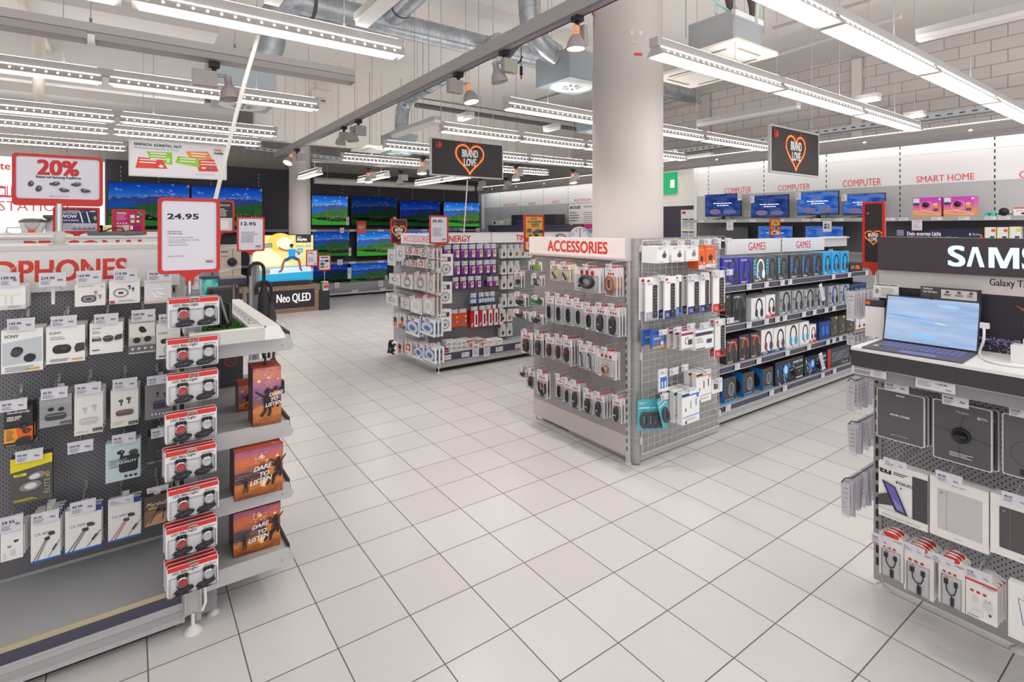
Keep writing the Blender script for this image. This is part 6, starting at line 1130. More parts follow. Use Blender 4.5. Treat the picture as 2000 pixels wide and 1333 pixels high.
# goods on the end of the gondola (facing -x)
def place_x(name, cat, label, px, x, draw, c, dep=.02, nb=0, step=.04, group=None, mat=None):
    y0, y1, z0, z1 = bbx(*px, x); w, h = y0-y1, z1-z0; m = MB(); m.box(-w/2, w/2, 0, dep, -h, 0, mat or M(c, .42)); m.ly = 0; draw(m, w, h); m.fr = None
    o = m.build(name, None, (x, (y0+y1)/2, z1), RZX, label=label, cat=cat, group=group if nb else None)
    for k in range(nb): copy_tree(o, (x+step*(k+1), (y0+y1)/2, z1))
    return o
def l_clear(m, w, h): m.r(-w*.4, -h*.85, w*.8, h*.6, M('cfcdd0', .3)); m.e(0, -h*.5, w*.25, h*.2, M('8a8d96', .4)); m.e(w*.05, -h*.48, w*.14, h*.12, LT); m.lines(-w*.4, -h*.92, w*.6, 1, .1, h*.03)
def l_bag(m, w, h): m.arc(0, -h*.58, w*.3, h*.3, w*.07, M('9a9a9c', .4)); m.arc(w*.05, -h*.6, w*.22, h*.22, w*.06, M('77777a', .4)); m.r(-w*.5, -h*.06, w, h*.06, M('b8605a', .5)); m.lines(-w*.35, -h*.12, w*.5, 2, h*.04, h*.02)
def l_white(m, w, h): m.arc(0, -h*.58, w*.34, h*.32, w*.06, M('f4f4f4', .3)); m.arc(0, -h*.56, w*.24, h*.24, w*.06, M('e2e2e4', .3)); m.r(-w*.5, -h*.07, w, h*.07, RED)
def l_blue(m, w, h): m.r(-w*.44, -h*.86, w*.88, h*.66, M('3a6ab8', .4)); m.arc(w*.02, -h*.56, w*.34, h*.26, w*.08, M('dfe0e0', .35)); m.arc(w*.02, -h*.58, w*.26, h*.2, w*.07, M('c9cacb', .35)); m.e(-w*.36, -h*.1, w*.06, w*.06, NAVY); m.r(-w*.2, -h*.12, w*.4, h*.05, RED)
def l_red(m, w, h): m.rr(-w*.3, -h*.75, w*.6, h*.55, M('c9322a', .4), .005); m.e(0, -h*.5, w*.18, h*.15, M('e8d8d4', .4))
def l_tools(m, w, h): m.rr(-w*.25, -h*.9, w*.5, h*.55, BK, .006); m.rr(-w*.25, -h*.98, w*.5, h*.3, ORG, .006)
LX = EGX-.16
LR = [('top row', [((757, 487, 772, 520), l_clear, 'dadadc'), ((774, 480, 790, 512), l_clear, 'dcdadb'), ((793, 486, 806, 499), l_red, 'c9bcb8'), ((806, 485, 819, 500), l_red, 'd8ccc8'), ((820, 486, 833, 503), l_bag, 'd2cfcd'), ((835, 485, 846, 506), l_bag, 'd5d2d0')]),
 ('second row', [((784, 507, 797, 520), l_bag, 'cfcccb'), ((799, 508, 812, 522), l_red, 'c8b8b0'), ((814, 507, 829, 524), l_red, 'd9c6c0'), ((831, 507, 846, 526), l_bag, 'd2cecc')]),
 ('third row', [((760, 534, 781, 558), l_clear, 'e4e3e5'), ((784, 532, 806, 566), l_bag, 'd9d5d2'), ((809, 530, 832, 570), l_bag, 'cdc8c3'), ((834, 533, 847, 574), l_bag, 'd3cec9')]),
 ('fourth row', [((754, 572, 776, 599), l_clear, 'e2e1e3'), ((783, 580, 799, 606), l_clear, 'dcdadc'), ((801, 576, 824, 616), l_white, 'd6d3d3'), ((826, 576, 846, 617), l_white, 'd2cdca')]),
 ('fifth row', [((766, 608, 778, 640), l_tools, 'd9d6d6'), ((780, 610, 791, 636), l_tools, 'd9d6d6'), ((792, 616, 818, 660), l_blue, 'e9eaee'), ((820, 618, 848, 660), l_blue, 'e9eaee')]),
 ('bottom row', [((776, 662, 786, 692), l_tools, 'd5d2d4'), ((790, 664, 804, 694), l_red, 'dcd6d6'), ((808, 668, 826, 706), l_blue, 'eceaec'), ((828, 672, 850, 712), l_blue, 'eceaec')])]
for rn, items in LR:
    for i, (q, art, c) in enumerate(items):
        l, t, r, b = q; lab = {'l_clear': 'clear bagged accessory', 'l_red': 'small pack with a red part', 'l_bag': 'clear bag with a grey cable coil', 'l_white': 'clear bag with a white cable coil', 'l_blue': 'blue and white pack with a white cable', 'l_tools': 'narrow pack with a black and orange tool'}[art.__name__]
        o = place_x('cable_pack', 'cable', '%s, %s in the %s, energy gondola end' % (lab, ORD[i], rn), q, LX, art, c, .018, 2, .045, 'packs on one hook, %s %d, end of the energy gondola' % (rn, i))
        p = o.location; hook(EGX-.03, p.z-.008, p.y, .05, .034, '9.95', 'price hook, %s in the %s, end of the energy gondola' % (ORD[i], rn), None, .15, RZX)
m = MB(); rnd = random.Random(5)
p = PX(765, 665, LX-.05)
for k in range(9): m.tube([(rnd.uniform(-.03, .03), rnd.uniform(-.06, .06), rnd.uniform(-.16, .0)) for _ in range(3)], .012, BLACK, 6)
m.build('cable_holder', None, tuple(p), label='tangle of black cable clips hanging at the far corner of the energy gondola', cat='cable clip')
# ------------------------------------------------------------------ television wall
TY = 12.95; DKW = M('403e45', .55)
tw = thing('display_wall', 'dark grey television wall across the back of the shop', 'wall panel', (0, 0, 0))
wx0, wx1 = PY(206, 380, TY).x, 8.12
m = MB(); m.box(wx0, wx1, TY, TY+.1, 0, 2.96, DKW)
m.ly = TY
for z in (2.05, 2.35, 2.65): m.r(wx0, z, wx1-wx0, .006, M('353339', .5))
m.build('wall_panel', tw); m = MB(); m.ly = TY
for px in (236, 310, 412, 505, 669, 740, 805, 866):
    x = PY(px, 380, TY).x; m.box(x-.012, x+.012, TY-.01, TY, .1, 2.94, M('3a383d', .5)); m.ly = TY-.01
    for k in range(28): m.r(x-.008, .5+k*.085, .016, .042, M('b9b7b5', .5)); m.ly += m.eps
m.build('slotted_upright_pattern', tw)
for n, (za, d) in enumerate(((PY(700, 449, TY-.3).z, .35), (PY(700, 511, TY-.3).z, .35), (PY(690, 566, TY-.4).z, .5))):
    m = MB(); m.box(wx0, wx1, TY-d, TY, za-.03, za, M('5f5d63', .45)); m.box(wx0, wx1, TY-d-.01, TY-d, za-.045, za+.01, M('8a898e', .4)); s_ = m.build('shelf', tw)
    for px in (262, 345, 612, 690, 745, 830, 905):
        if n and px < 600: continue
        shelf_label(s_, PY(px, 450, TY-.4).x, TY-d-.012, za-.02, .16, .05)
m = MB(); m.box(wx0, wx1, TY-.48, TY, .12, .32, M('9a999d', .45)); m.box(wx0, wx1, TY-.5, TY-.46, .06, .12, M('d5d4d6', .4)); m.box(wx0, wx1, TY-.44, TY-.4, 0, .06, BLACK); m.build('base_cabinet', tw)
SB = scenic_mat('alpine_film_bright', .95); SM = scenic_mat('alpine_film_medium', .62, 'd8dcff'); SD = scenic_mat('alpine_film_dim', .42, '9aa0e8'); SG = scenic_mat('alpine_film_faded', .32, 'a8a4c8')
def tv(name, label, px, y, scr, cat='television', cap=None, b=.014, group=None, stand=True, art=None):
    x0, x1, z0, z1 = bby(*px, y); w, h = x1-x0, z1-z0; o = thing(name, label, cat, ((x0+x1)/2, y, z0), 0, group)
    m = MB(); m.bbox(-w/2, w/2, .0, .05, 0, h, M('17161a', .35), .006); m.build('casing', o)
    m = MB(); m.ly = -.001; m.uvquad(-w/2+b, b*1.3, w-2*b, h-2.3*b, scr)
    if art: art(m, -w/2+b, b*1.3, w-2*b, h-2.3*b)
    m.build('screen', o)
    if stand:
        for sx in (-1, 1): m = MB(); m.box(sx*w*.36-.012, sx*w*.36+.012, -.1, .12, -.045, -.035, BLACK); m.box(sx*w*.36-.01, sx*w*.36+.01, .0, .03, -.04, .02, BLACK); m.build('stand_foot', o)
    return o
for q, s_, l in (((210, 357, 371, 443), SM, 'largest television at the far left of the top row'), ((373, 365, 513, 443), SM, 'large television second from the left in the top row'), ((608, 382, 680, 441), SB, 'bright television in the top row beside the slim column'), ((686, 385, 775, 441), SG, 'television with a faded picture in the middle of the top row'), ((781, 393, 859, 443), SD, 'television with a deep blue picture in the top row'), ((866, 395, 937, 444), SB, 'bright television at the right end of the top row'), ((608, 452, 683, 503), SM, 'television in the second row beside the slim column'), ((696, 451, 788, 502), SB, 'bright television second in the middle row, partly behind the white goods'), ((612, 511, 680, 561), SD, 'dim television in the bottom row behind the black speaker cabinet'), ((684, 510, 757, 558), SM, 'television at the right of the bottom row'), ((790, 450, 868, 500), SB, 'television in the second row hidden behind the price card 39.95')):
    tv('television', l, q, TY-.22, s_, group=None)
p = PY(869, 452, TY-.3); m = MB(); m.box(0, .62, 0, .03, -.02, .12, M('2c3f8a', .4)); m.ly = 0; m.t('LG OLED', .06, .02, .07, WHITE, .5, bold=.05); m.build('brand_plate', None, tuple(p), label='blue plate with white lettering above the energy board', cat='plate')
for q, l in (((664, 445, 672, 455), 'small white price card on the top television shelf'), ((659, 507, 669, 518), 'small white price card under the middle row television'), ((679, 523, 686, 545), 'energy label on the bottom left television'), ((654, 552, 663, 564), 'white price card on the television base shelf'), ((739, 548, 748, 561), 'white price card at the right end of the base shelf'), ((930, 446, 937, 453), 'small card under the bright television at the end of the top row')):
    x0, x1, z0, z1 = bby(*q, TY-.5); m = MB(); m.box(x0, x1, 0, .004, z0, z1, PAPER); m.ly = 0; m.lines(x0+.02, z1-.04, (x1-x0)*.7, 4, .03, .01); m.build('price_card', None, (0, TY-.5, 0), label=l, cat='price card')
for q, l in (((676, 424, 682, 440), 'energy label beside the bright top row television'), ((768, 424, 774, 434), 'energy label on the faded television'), ((681, 484, 686, 500), 'energy label beside the second row television'), ((752, 538, 757, 552), 'energy label on the bottom right television')):
    x0, x1, z0, z1 = bby(*q, TY-.25); m = MB(); m.box(x0, x1, 0, .004, z0, z1, PAPER); m.ly = 0; [m.r(x0+.01, z1-.03-.03*k, (x1-x0)*(.4+.1*k), .018, M(c, .5)) for k, c in enumerate(('3aa04a', 'c9c03a', 'e09a3a', 'd0402a'))]; m.build('energy_label', None, (0, TY-.25, 0), label=l, cat='label')
m = MB(); m.cyl((PY(614, 352, 12.3).x, 0, 0), (PY(925, 366, 12.3).x, 0, 0), .075, M('e2ddd6', .4), 18); z = PY(700, 357, 12.3).z; tl_ = m.build('tube_light', None, (0, 12.3, z), label='long cream tube running above the televisions', cat='ceiling light')
for px in (640, 760, 880): m = MB(); x = PY(px, 355, 12.3).x; m.cyl((x, 0, .07), (x, 0, ZC-z), .005, HOUS, 5); m.build('suspension_wire', tl_)
for pa, pb, l, n in (((588, 351), (622, 340), 'short slanted white batten lamp beside the slim column', 1), ((702, 357), (756, 346), 'slanted batten lamp above the middle televisions', 1), ((815, 363), (930, 345), 'long slanted batten lamp below the left heart sign', 2)):
    a, b = PZ(*pa, 2.55), PZ(*pb, 2.55); strip_lamp(a.y, b.y if abs(b.y-a.y) > .8 else a.y-1.6, (a.x+b.x)/2, 2.55, l, None, n, axis='y', cables=(.3, .9)) if a.y < b.y else strip_lamp(b.y, a.y, (a.x+b.x)/2, 2.55, l, None, n, axis='y', cables=(.3, .9))
# slim black soundbar stand column of the floor display
NY = 10.70
ns = thing('display_stand', 'low walnut framed black plinth with white lettering carrying the yellow television', 'stand', (0, 0, 0)); nx0, nx1 = PY(430, 590, NY).x, PY(623, 580, NY).x; nzt = PY(623, 555, NY).z
m = MB(); f = .085
for a in ((nx0, nx1, 0, f), (nx0, nx1, nzt-f, nzt)): m.box(a[0], a[1], NY, NY+.5, a[2], a[3], WOOD)
for a in ((nx0, nx0+f), (nx1-f, nx1)): m.box(a[0], a[1], NY, NY+.5, f, nzt-f, WOOD)
m.build('wood_frame', ns); m = MB(); m.box(nx0+f, nx1-f, NY+.02, NY+.45, f, nzt-f, M('35333d', .45)); m.ly = NY+.02
a, b = PY(541, 588, NY).x, PY(607, 586, NY).x; zt_ = PY(575, 593, NY).z; m.t('Neo QLED', a, zt_, .155, M('f4f4f8', .5, 0, .6), b-a, bold=.02, res=4)
b2 = PY(532, 590, NY).x; m.t('SAMSUNG', b2, zt_, .13, M('f4f4f8', .5, 0, .6), 1.0, al='r', bold=.05); m.build('front_panel', ns)
def athlete(m, x, z, w, h):
    Y = M('e9de94', .5, 0, .6); m.pl([(x, z+h*.3), (x+w, z+h*.34), (x+w, z+h), (x, z+h)], Y); m.pl([(x+w*.1, z+h*.9), (x+w*.6, z+h*.36), (x, z+h*.36), (x, z+h*.8)], M('f4eebc', .5, 0, .85)); m.e(x+w*.45, z+h*.85, w*.2, h*.2, M('e0cf62', .5, 0, .6)); m.e(x+w*.52, z+h*.82, w*.13, h*.14, M('f4eec8', .5, 0, .8))
    m.pl([(x, z), (x+w, z), (x+w, z+h*.2), (x, z+h*.16)], M('2aa8d8', .5, 0, .6)); m.pl([(x, z+h*.16), (x+w, z+h*.2), (x+w, z+h*.33), (x, z+h*.29)], M('c8d8e4', .5, 0, .8)); m.pl([(x, z+h*.28), (x+w, z+h*.32), (x+w, z+h*.34), (x, z+h*.30)], M('2fa8f0', .5, 0, .8))
    for cx, cz in ((.12, .72), (.08, .16)): m.pl([(x+w*cx, z+h*cz), (x+w*(cx+.2), z+h*(cz+.02)), (x+w*(cx+.2), z+h*(cz+.12)), (x+w*cx, z+h*(cz+.1))], M('8a8478', .5, 0, .6)); [m.ln([(x+w*(cx+.02+.035*k), z+h*cz), (x+w*(cx+.03+.035*k), z+h*(cz+.1))], w*.008, M('c8c4b8', .5, 0, .6)) for k in range(5)]
    S = M('a8604a', .5, 0, .5); B = M('1f8fd0', .5, 0, .8); N = M('24508a', .5, 0, .6); cx = x+w*.60
    m.ln([(cx, z+h*.66), (cx-w*.1, z+h*.68), (cx-w*.18, z+h*.74)], w*.03, S); m.ln([(cx+w*.08, z+h*.66), (cx+w*.17, z+h*.6), (cx+w*.12, z+h*.55)], w*.03, S)
    m.ln([(cx, z+h*.50), (cx-w*.08, z+h*.47), (cx-w*.11, z+h*.38), (cx-w*.13, z+h*.24)], w*.042, S); m.ln([(cx+w*.06, z+h*.50), (cx+w*.15, z+h*.47), (cx+w*.17, z+h*.36), (cx+w*.18, z+h*.25)], w*.042, S)
    m.ln([(cx-w*.13, z+h*.23), (cx-w*.18, z+h*.215)], w*.03, N); m.ln([(cx+w*.18, z+h*.24), (cx+w*.21, z+h*.225)], w*.03, N); m.pl([(cx-w*.03, z+h*.70), (cx+w*.1, z+h*.70), (cx+w*.09, z+h*.52), (cx-w*.01, z+h*.52)], B); m.pl([(cx-w*.1, z+h*.46), (cx-w*.01, z+h*.54), (cx+w*.09, z+h*.54), (cx+w*.17, z+h*.47), (cx+w*.12, z+h*.44), (cx+w*.04, z+h*.49), (cx-w*.06, z+h*.43)], N)
    m.e(cx+w*.03, z+h*.765, w*.032, h*.045, S); m.e(cx+w*.03, z+h*.785, w*.032, h*.03, M('2a1c1a', .5))
    m.r(x+w*.70, z+h*.84, w*.26, h*.16, M('34343c', .5, 0, .1)); m.t('75Q70A', x+w*.72, z+h*.87, h*.045, M('ffffff', .5, 0, .7), w*.17, bold=.05); m.t('QLED', x+w*.72, z+h*.94, h*.025, M('ffffff', .5, 0, .7)); m.r(x+w*.7, z+h*.74, w*.14, h*.04, WHITE); m.r(x+w*.86, z+h*.74, w*.1, h*.04, M('d8e8f0', .5)); m.r(x+w*.72, z+h*.62, w*.1, h*.09, M('3ab0d8', .5, 0, .5)); m.t('VIBE', x+w*.73, z+h*.64, h*.04, WHITE, w*.08, bold=.05); m.r(x+w*.72, z+h*.52, w*.1, h*.05, M('c8e8f8', .5, 0, .5))
tv('television', 'bright yellow television with an athlete picture on the walnut plinth', (490, 458, 613, 556), NY+.18, SB, art=athlete)
m = MB(); a, b = PY(520, 560, NY+.1).x, PY(604, 560, NY+.1).x; m.bbox(a, b, 0, .1, 0, .085, M('2f2d38', .45), .01); m.build('soundbar', None, (0, NY+.05, nzt), label='dark soundbar lying on the walnut plinth under the yellow television', cat='soundbar')
m = MB(); x0, x1, z0, z1 = bby(625, 568, 645, 606, NY-.05); m.bbox(x0, x1, 0, .28, 0, z1, M('2d2c32', .5), .008); m.build('speaker', None, (0, NY-.02, 0), label='black speaker cabinet standing at the end of the walnut plinth', cat='speaker')
m = MB(); x0, x1, z0, z2 = bby(629, 550, 642, 568, NY); m.box(x0, x1, 0, .08, z1, z2, WHITE, {'l': M('2f9a4a', .5)}); m.ly = 0; m.e((x0+x1)/2+.02, z1+.08, .05, .04, M('c94a4a', .5)); m.r(x0+.02, z2-.05, (x1-x0)*.8, .03, M('c94a4a', .5)); m.r(x0, z1, .03, z2-z1, M('2f9a4a', .5)); m.build('gift_card_box', None, (0, NY+.03, 0), label='small white, red and green box on the black speaker cabinet', cat='box')
def d_txt(price):
    def f(m, x, z, w, h): m.t(price, x+w*.1, z+h*.78, h*.1, TXT, w*.6, bold=.05); m.lines(x+w*.1, z+h*.55, w*.7, 6, h*.06, h*.02); m.bars(x+w*.7, z+h*.08, w*.2, h*.06)
    return f
place_sign('price_sign', 'small red framed price card on the walnut plinth', 598, 488, 621, 521, NY-.02, d_txt('1292.-'), .06, stem_px=549)
def d_pics(m, x, z, w, h):
    for i in range(3):
        for j in range(2): m.r(x+w*(.1+.42*j), z+h*(.1+.22*i), w*.36, h*.17, M(('5a6a7a', 'c9a08a', '3a3a3c', 'd8c8b8', '6a9ac9', '2a2a2c')[i*2+j], .5))
    m.r(x+w*.15, z+h*.84, w*.7, h*.08, TXT)
place_sign('poster_sign', 'small red framed picture card above the black speaker cabinet', 622, 498, 646, 529, NY+.05, d_pics, .06, stem_px=567)
m = MB(); p = PZ(706, 576, 0); m.pl([], PAPER) if False else None; m.fr = (Vector((0, 0, .001)), Vector((CY_, -SY_, 0)), Vector((SY_, CY_, 0)), Vector((0, 0, 1))); m.e(0, 0, .24, .3, PAPER, 28); m.e(0, 0, .2, .24, M('c9d4e4', .5), 28); [m.e(sx, .0, .05, .14, M('5a6a9a', .5), 12) for sx in (-.08, .06)]; m.build('floor_sticker', None, tuple(p), label='round pale sticker on the floor in front of the televisions', cat='sticker')
# ------------------------------------------------------------------ far left: glowing white wall with red lettering, gondolas, small appliances
lw = thing('light_wall', 'glowing white promotional wall with red lettering at the far left', 'light wall', (0, 12.7, 0)); RL = M('f06a72', .5, 0, .25)
m = MB(); b0 = PY(204, 400, 12.7).x; m.box(-7, b0, 0, .1, .2, PY(120, 312, 12.7).z, M('fffdfd', .5, 0, 1.1)); m.ly = 0
def wt(t, px, py, pw, ph, bold): a = PY(px, py, 12.7); m.t(t, a.x, a.z, ph/FPX*8.8, RL, PY(px+pw, py, 12.7).x-a.x, bold=bold)
wt('te', 0, 331, 20, 15, .03); wt('CLICK', -8, 385, 70, 22, .06); wt('STATION', -3, 412, 136, 20, -.004)
a = [PY(*q, 12.7) for q in ((82, 432), (108, 432), (104, 442), (90, 442), (98, 455), (92, 458))]; m.pl([(v.x, v.z) for v in a], RL); a = [PY(*q, 12.7) for q in ((-5, 462), (12, 452), (40, 460), (12, 456), (-5, 468))]; m.pl([(v.x, v.z) for v in a], RL)
m.build('lit_panel', lw)
def low_gondola(y, x0, x1, zt, label, text=None, tx=None, depth=.5):
    o = thing('gondola_shelving', label, 'shelving', (0, 0, 0)); m = MB(); m.box(x0, x1, y, y+.03, zt-.16, zt, M('eceaea', .5)); m.box(x0, x1, y-.01, y+depth, zt-.012, zt, WHITE); m.ly = y
    if text: m.t(text, tx, zt-.115, .085, REDT, .62, bold=.04)
    m.build('header_board', o); m = MB(); m.box(x0, x1, y+.03, y+.06, .1, zt-.02, M('b4b3b6', .5)); m.build('back_panel', o); m = MB(); m.box(x0, x1, y-.38, y, .05, .17, SHELF); m.build('base_shelf', o)
    upright(o, x0+.01 if x0 > -1 else x1-.02, y-.01, .17, zt, .02, .02); return o
low_gondola(4.35, -1.6, PY(420, 470, 4.35).x, 1.575, 'white topped gondola with red lettering just behind the headphone gondola', 'PERSONAL', PY(48, 475, 4.35).x)
low_gondola(8.2, -4.0, PY(320, 455, 8.2).x, 1.57, 'white topped gondola far back carrying small kitchen appliances')
def ontop(px, py, y, zt): v = PY(px, py, y); return (v.x, y, zt)
x, y, z = ontop(64, 466, 8.35, 1.57); o = thing('deep_fryer', 'chrome and black bowl shaped appliance on the far white gondola', 'kitchen appliance', (x, y, z))
m = MB(); m.lathe([(.085, 0), (.1, .02), (.12, .11), (.125, .12)], (0, 0, 0), M('d4d2d3', .25, .5), 20); m.build('bowl', o); m = MB(); m.lathe([(.128, .12), (.125, .14), (.08, .165), (.0, .17)], (0, 0, 0), M('4a484e', .35), 20); m.build('lid', o); m = MB(); m.box(-.03, .03, -.12, -.095, .0, .03, M('e0522a', .5)); m.build('tag', o)
x, y, z = ontop(95, 466, 8.35, 1.57); o = thing('coffee_machine', 'small grey coffee machine on the far white gondola', 'kitchen appliance', (x, y, z)); m = MB(); m.bbox(-.04, .06, 0, .14, .0, .02, STEEL, .004); m.bbox(-.04, .06, .08, .14, .02, .17, STEEL, .004); m.bbox(-.05, .07, -.02, .14, .17, .21, DGREY, .006); m.build('body', o); m = MB(); m.cyl((0, .02, .13), (0, .02, .17), .014, DGREY, 8); m.build('spout', o)
x, y, z = ontop(28, 466, 8.35, 1.57); m = MB(); m.tube([(-.07, 0, 0), (-.06, 0, .06), (.06, 0, .06), (.07, 0, 0)], .01, STEEL, 8); m.build('toast_rack', None, (x, y, z), label='bent steel rack on the far white gondola, nearest the picture edge', cat='rack')
for px, l, c in ((183, 'small white and orange pack on the far white gondola, under the pink sign', 'e8894a'), (212, 'small white pack with yellow print on the far white gondola', 'e0b84a'), (150, 'small white pack with blue print on the far white gondola', '5a6ab0')):
    x, y, z = ontop(px, 466, 8.35, 1.57); m = MB(); m.box(-.09, .09, 0, .1, 0, .09, WHITE); m.ly = 0; m.r(-.05, .02, .07, .05, M(c, .5)); m.r(.03, .03, .04, .02, FINE); m.build('appliance_carton', None, (x, y, z), label=l, cat='box')
x, y, z = ontop(222, 478, 4.5, 1.575); o = thing('hair_straightener', 'flat black device with looped cable lying on the gondola behind the headphones', 'hair styler', (x, y, z))
m = MB(); m.bbox(-.14, .17, -.03, .03, .002, .03, M('6a696e', .4), .008); m.build('body', o); m = MB(); m.tube([(-.12, -.02, .01), (-.04, -.03, .035), (.0, -.03, .055), (.05, -.03, .05), (.06, -.02, .01)], .005, BK, 7); m.build('cable', o); m = MB(); m.box(.17, .185, -.028, .028, .004, .028, RED); m.build('end_cap', o)
def d_wow(m, x, z, w, h):
    m.r(x, z+h*.36, w, h*.64, M('2f2f6a', .5)); m.r(x, z, w, h*.36, M('c5c3cf', .5)); m.t('ORAL-B PRODUKTE', x+w*.1, z+h*.88, h*.07, WHITE, w*.45, bold=.04); m.t('KAUFEN UND SPAREN', x+w*.1, z+h*.8, h*.06, WHITE, w*.42, bold=.03); m.t('WOW', x+w*.12, z+h*.6, h*.15, WHITE, w*.38, bold=.05); m.t('BIS ZU CHF 50 ZURÜCK', x+w*.05, z+h*.46, h*.06, WHITE, w*.5, bold=.05)
    for k, (a, c) in enumerate(((.6, 'f0f0f4'), (.68, '3a3a4a'), (.77, 'e8e8f0'), (.85, '2a2a34'))): m.ln([(x+w*(a-.03), z+h*.9), (x+w*(a+.05), z+h*.38)], w*.035, M(c, .4)); m.e(x+w*(a-.03), z+h*.9, w*.015, w*.015, WHITE, 8)
    m.e(x+w*.9, z+h*.92, w*.07, h*.03, WHITE); m.e(x+w*.95, z+h*.6, w*.04, h*.1, M('8ac95a', .5)); [m.e(x+w*(.45+.12*k), z+h*.15, w*.035, h*.04, M('8a8aa0', .5)) for k in range(5)]; m.r(x+w*.38, z+h*.07, w*.56, h*.03, NAVY); m.lines(x+w*.06, z+h*.3, w*.4, 4, h*.06, h*.015)
place_sign('poster_sign', 'red framed navy blue poster with toothbrushes behind the 20% sign pole', 103, 405, 195, 456, 4.5, d_wow, .085, stem_px=480)
def d_pink(m, x, z, w, h):
    m.r(x, z, w, h, M('c4126e', .5)); m.r(x+w*.08, z+h*.1, w*.44, h*.26, M('e8a08a', .5)); m.r(x+w*.3, z+h*.1, w*.22, h*.26, M('d8d0cf', .5)); m.lines(x+w*.08, z+h*.85, w*.38, 7, h*.045, h*.02, M('f090c0', .5)); m.r(x+w*.08, z+h*.9, w*.34, h*.05, WHITE)
    for i in range(2):
        for j in range(2): m.r(x+w*(.56+.2*j), z+h*(.45+.22*i), w*.17, h*.17, M(('d8a890', 'a86a4a', 'e8d0b8', '8a4a3a')[i*2+j], .5)); m.e(x+w*(.64+.2*j), z+h*(.53+.22*i), w*.05, h*.05, M('f4e8e0', .5))
    [m.e(x+w*(.12+.1*k), z+h*.44, w*.035, h*.03, WHITE) for k in range(4)]; m.r(x+w*.56, z+h*.14, w*.1, h*.18, WHITE); m.r(x+w*.7, z+h*.1, w*.2, h*.26, M('8a0f52', .5)); m.r(x, z, w, h*.05, M('2aa0a8', .5)); m.pl([(x+w*.76, z+h), (x+w, z+h*.78), (x+w, z+h*.9), (x+w*.88, z+h)], M('2aa0a8', .5))
place_sign('poster_sign', 'red framed magenta poster standing left of the 24.95 card', 218, 409, 283, 459, 4.5, d_pink, .085, stem_px=480)
def d_braun(m, x, z, w, h): m.r(x, z+h*.45, w, h*.55, M('2a2728', .5)); m.t('BRAUN', x+w*.5, z+h*.85, h*.08, WHITE, w*.4); m.lines(x+w*.3, z+h*.75, w*.6, 5, h*.06, h*.025, WHITE); m.pl([(x+w*.2, z), (x+w*.5, z+h*.12), (x+w*.45, z+h*.2), (x+w*.2, z+h*.16)], M('d8a088', .5)); m.r(x+w*.55, z+h*.05, w*.3, h*.3, M('f4f2f0', .5))
place_sign('poster_sign', 'red framed black and white poster half behind the 24.95 card', 398, 391, 458, 455, 4.6, d_braun, .06, stem_px=475)
# shelf end behind the lawn tray: boxed hairdryer, umbrellas on a steel post
sh = thing('endcap_shelving', 'grey shelf end behind the lawn tray carrying a beige box', 'shelving', (0, 0, 0)); y = 4.15; sx0, sx1 = PY(395, 545, y).x, PY(482, 545, y).x; sz = PY(470, 541, y).z
m = MB(); m.box(sx0, sx1, y, y+.4, sz-.02, sz, SHELF); m.box(sx0, sx1, y-.006, y, sz-.055, sz-.01, RAIL); m.build('shelf', sh); m = MB(); m.box(sx0, sx1, y+.4, y+.43, .05, 1.5, LGREY); m.build('back_panel', sh); m = MB(); m.box(sx0, sx1, y, y+.42, .03, .15, SHELF); m.build('base_shelf', sh); upright(sh, sx1-.02, y+.37, .15, 1.45, .03, .03)
x0, x1, _, z1 = bby(428, 485, 471, 541, y+.04); w, h = x1-x0, z1-sz; o = thing('hairdryer_carton', 'beige box with a round black tag on the shelf behind the lawn tray', 'box', ((x0+x1)/2, y+.04, sz)); m = MB(); m.bbox(-w/2, w/2, 0, .12, 0, h, M('cfc0b4', .45), .001); m.ly = 0; m.t('PHILIPS', -w*.42, h*.86, h*.05, TXT, w*.3, bold=.05); m.t('SERIES 5000', -w*.42, h*.7, h*.04, TXT, w*.3); m.ln([(w*.1, 0), (w*.14, h*.45), (w*.12, h)], w*.02, M('8a6a5a', .5)); m.pl([(-w*.5, h*.25), (w*.5, h*.4), (w*.5, h*.3), (-w*.5, h*.15)], M('e4d8cc', .5)); m.build('carton', o)
m = MB(); m.lathe([(0, .03), (.028, .028), (.03, 0)], (w*.08, 0, h*.52), BK, 18, (0, -1, 0)); m.build('security_tag', o)
for k in range(5):
    m = MB(); m.box(-.012, .012, 0, .02, 0, .16, M(('8a3a3a', 'c9b8a8', '4a4a52', 'b0a89a', 'a84a3a')[k], .5)); m.build('hanging_pack', None, (sx0+.12+k*.05, y+.05, sz-.24), label='slim hanging pack under the beige box, %s along' % ORD[k], cat='package')
y = 3.95; up = thing('umbrella_stand', 'grey steel post holding umbrellas behind the black pouch', 'stand', (PY(497, 600, y).x, y, 0)); zt = PY(497, 512, y).z
m = MB(); m.box(-.03, .03, 0, .03, .02, zt, M('9d9ca0', .35, .3)); m.box(-.012, .012, -.002, 0, .1, zt-.02, M('77767a', .4)); m.box(-.15, .15, -.1, .16, 0, .02, STEEL); m.build('post', up); m = MB(); m.tube([(-.04, 0, zt-.35), (-.06, -.04, zt-.37), (-.0, -.06, zt-.36), (.06, -.04, zt-.35)], .008, DGREY, 8); m.build('holder_ring', up)
zb = zt+.0
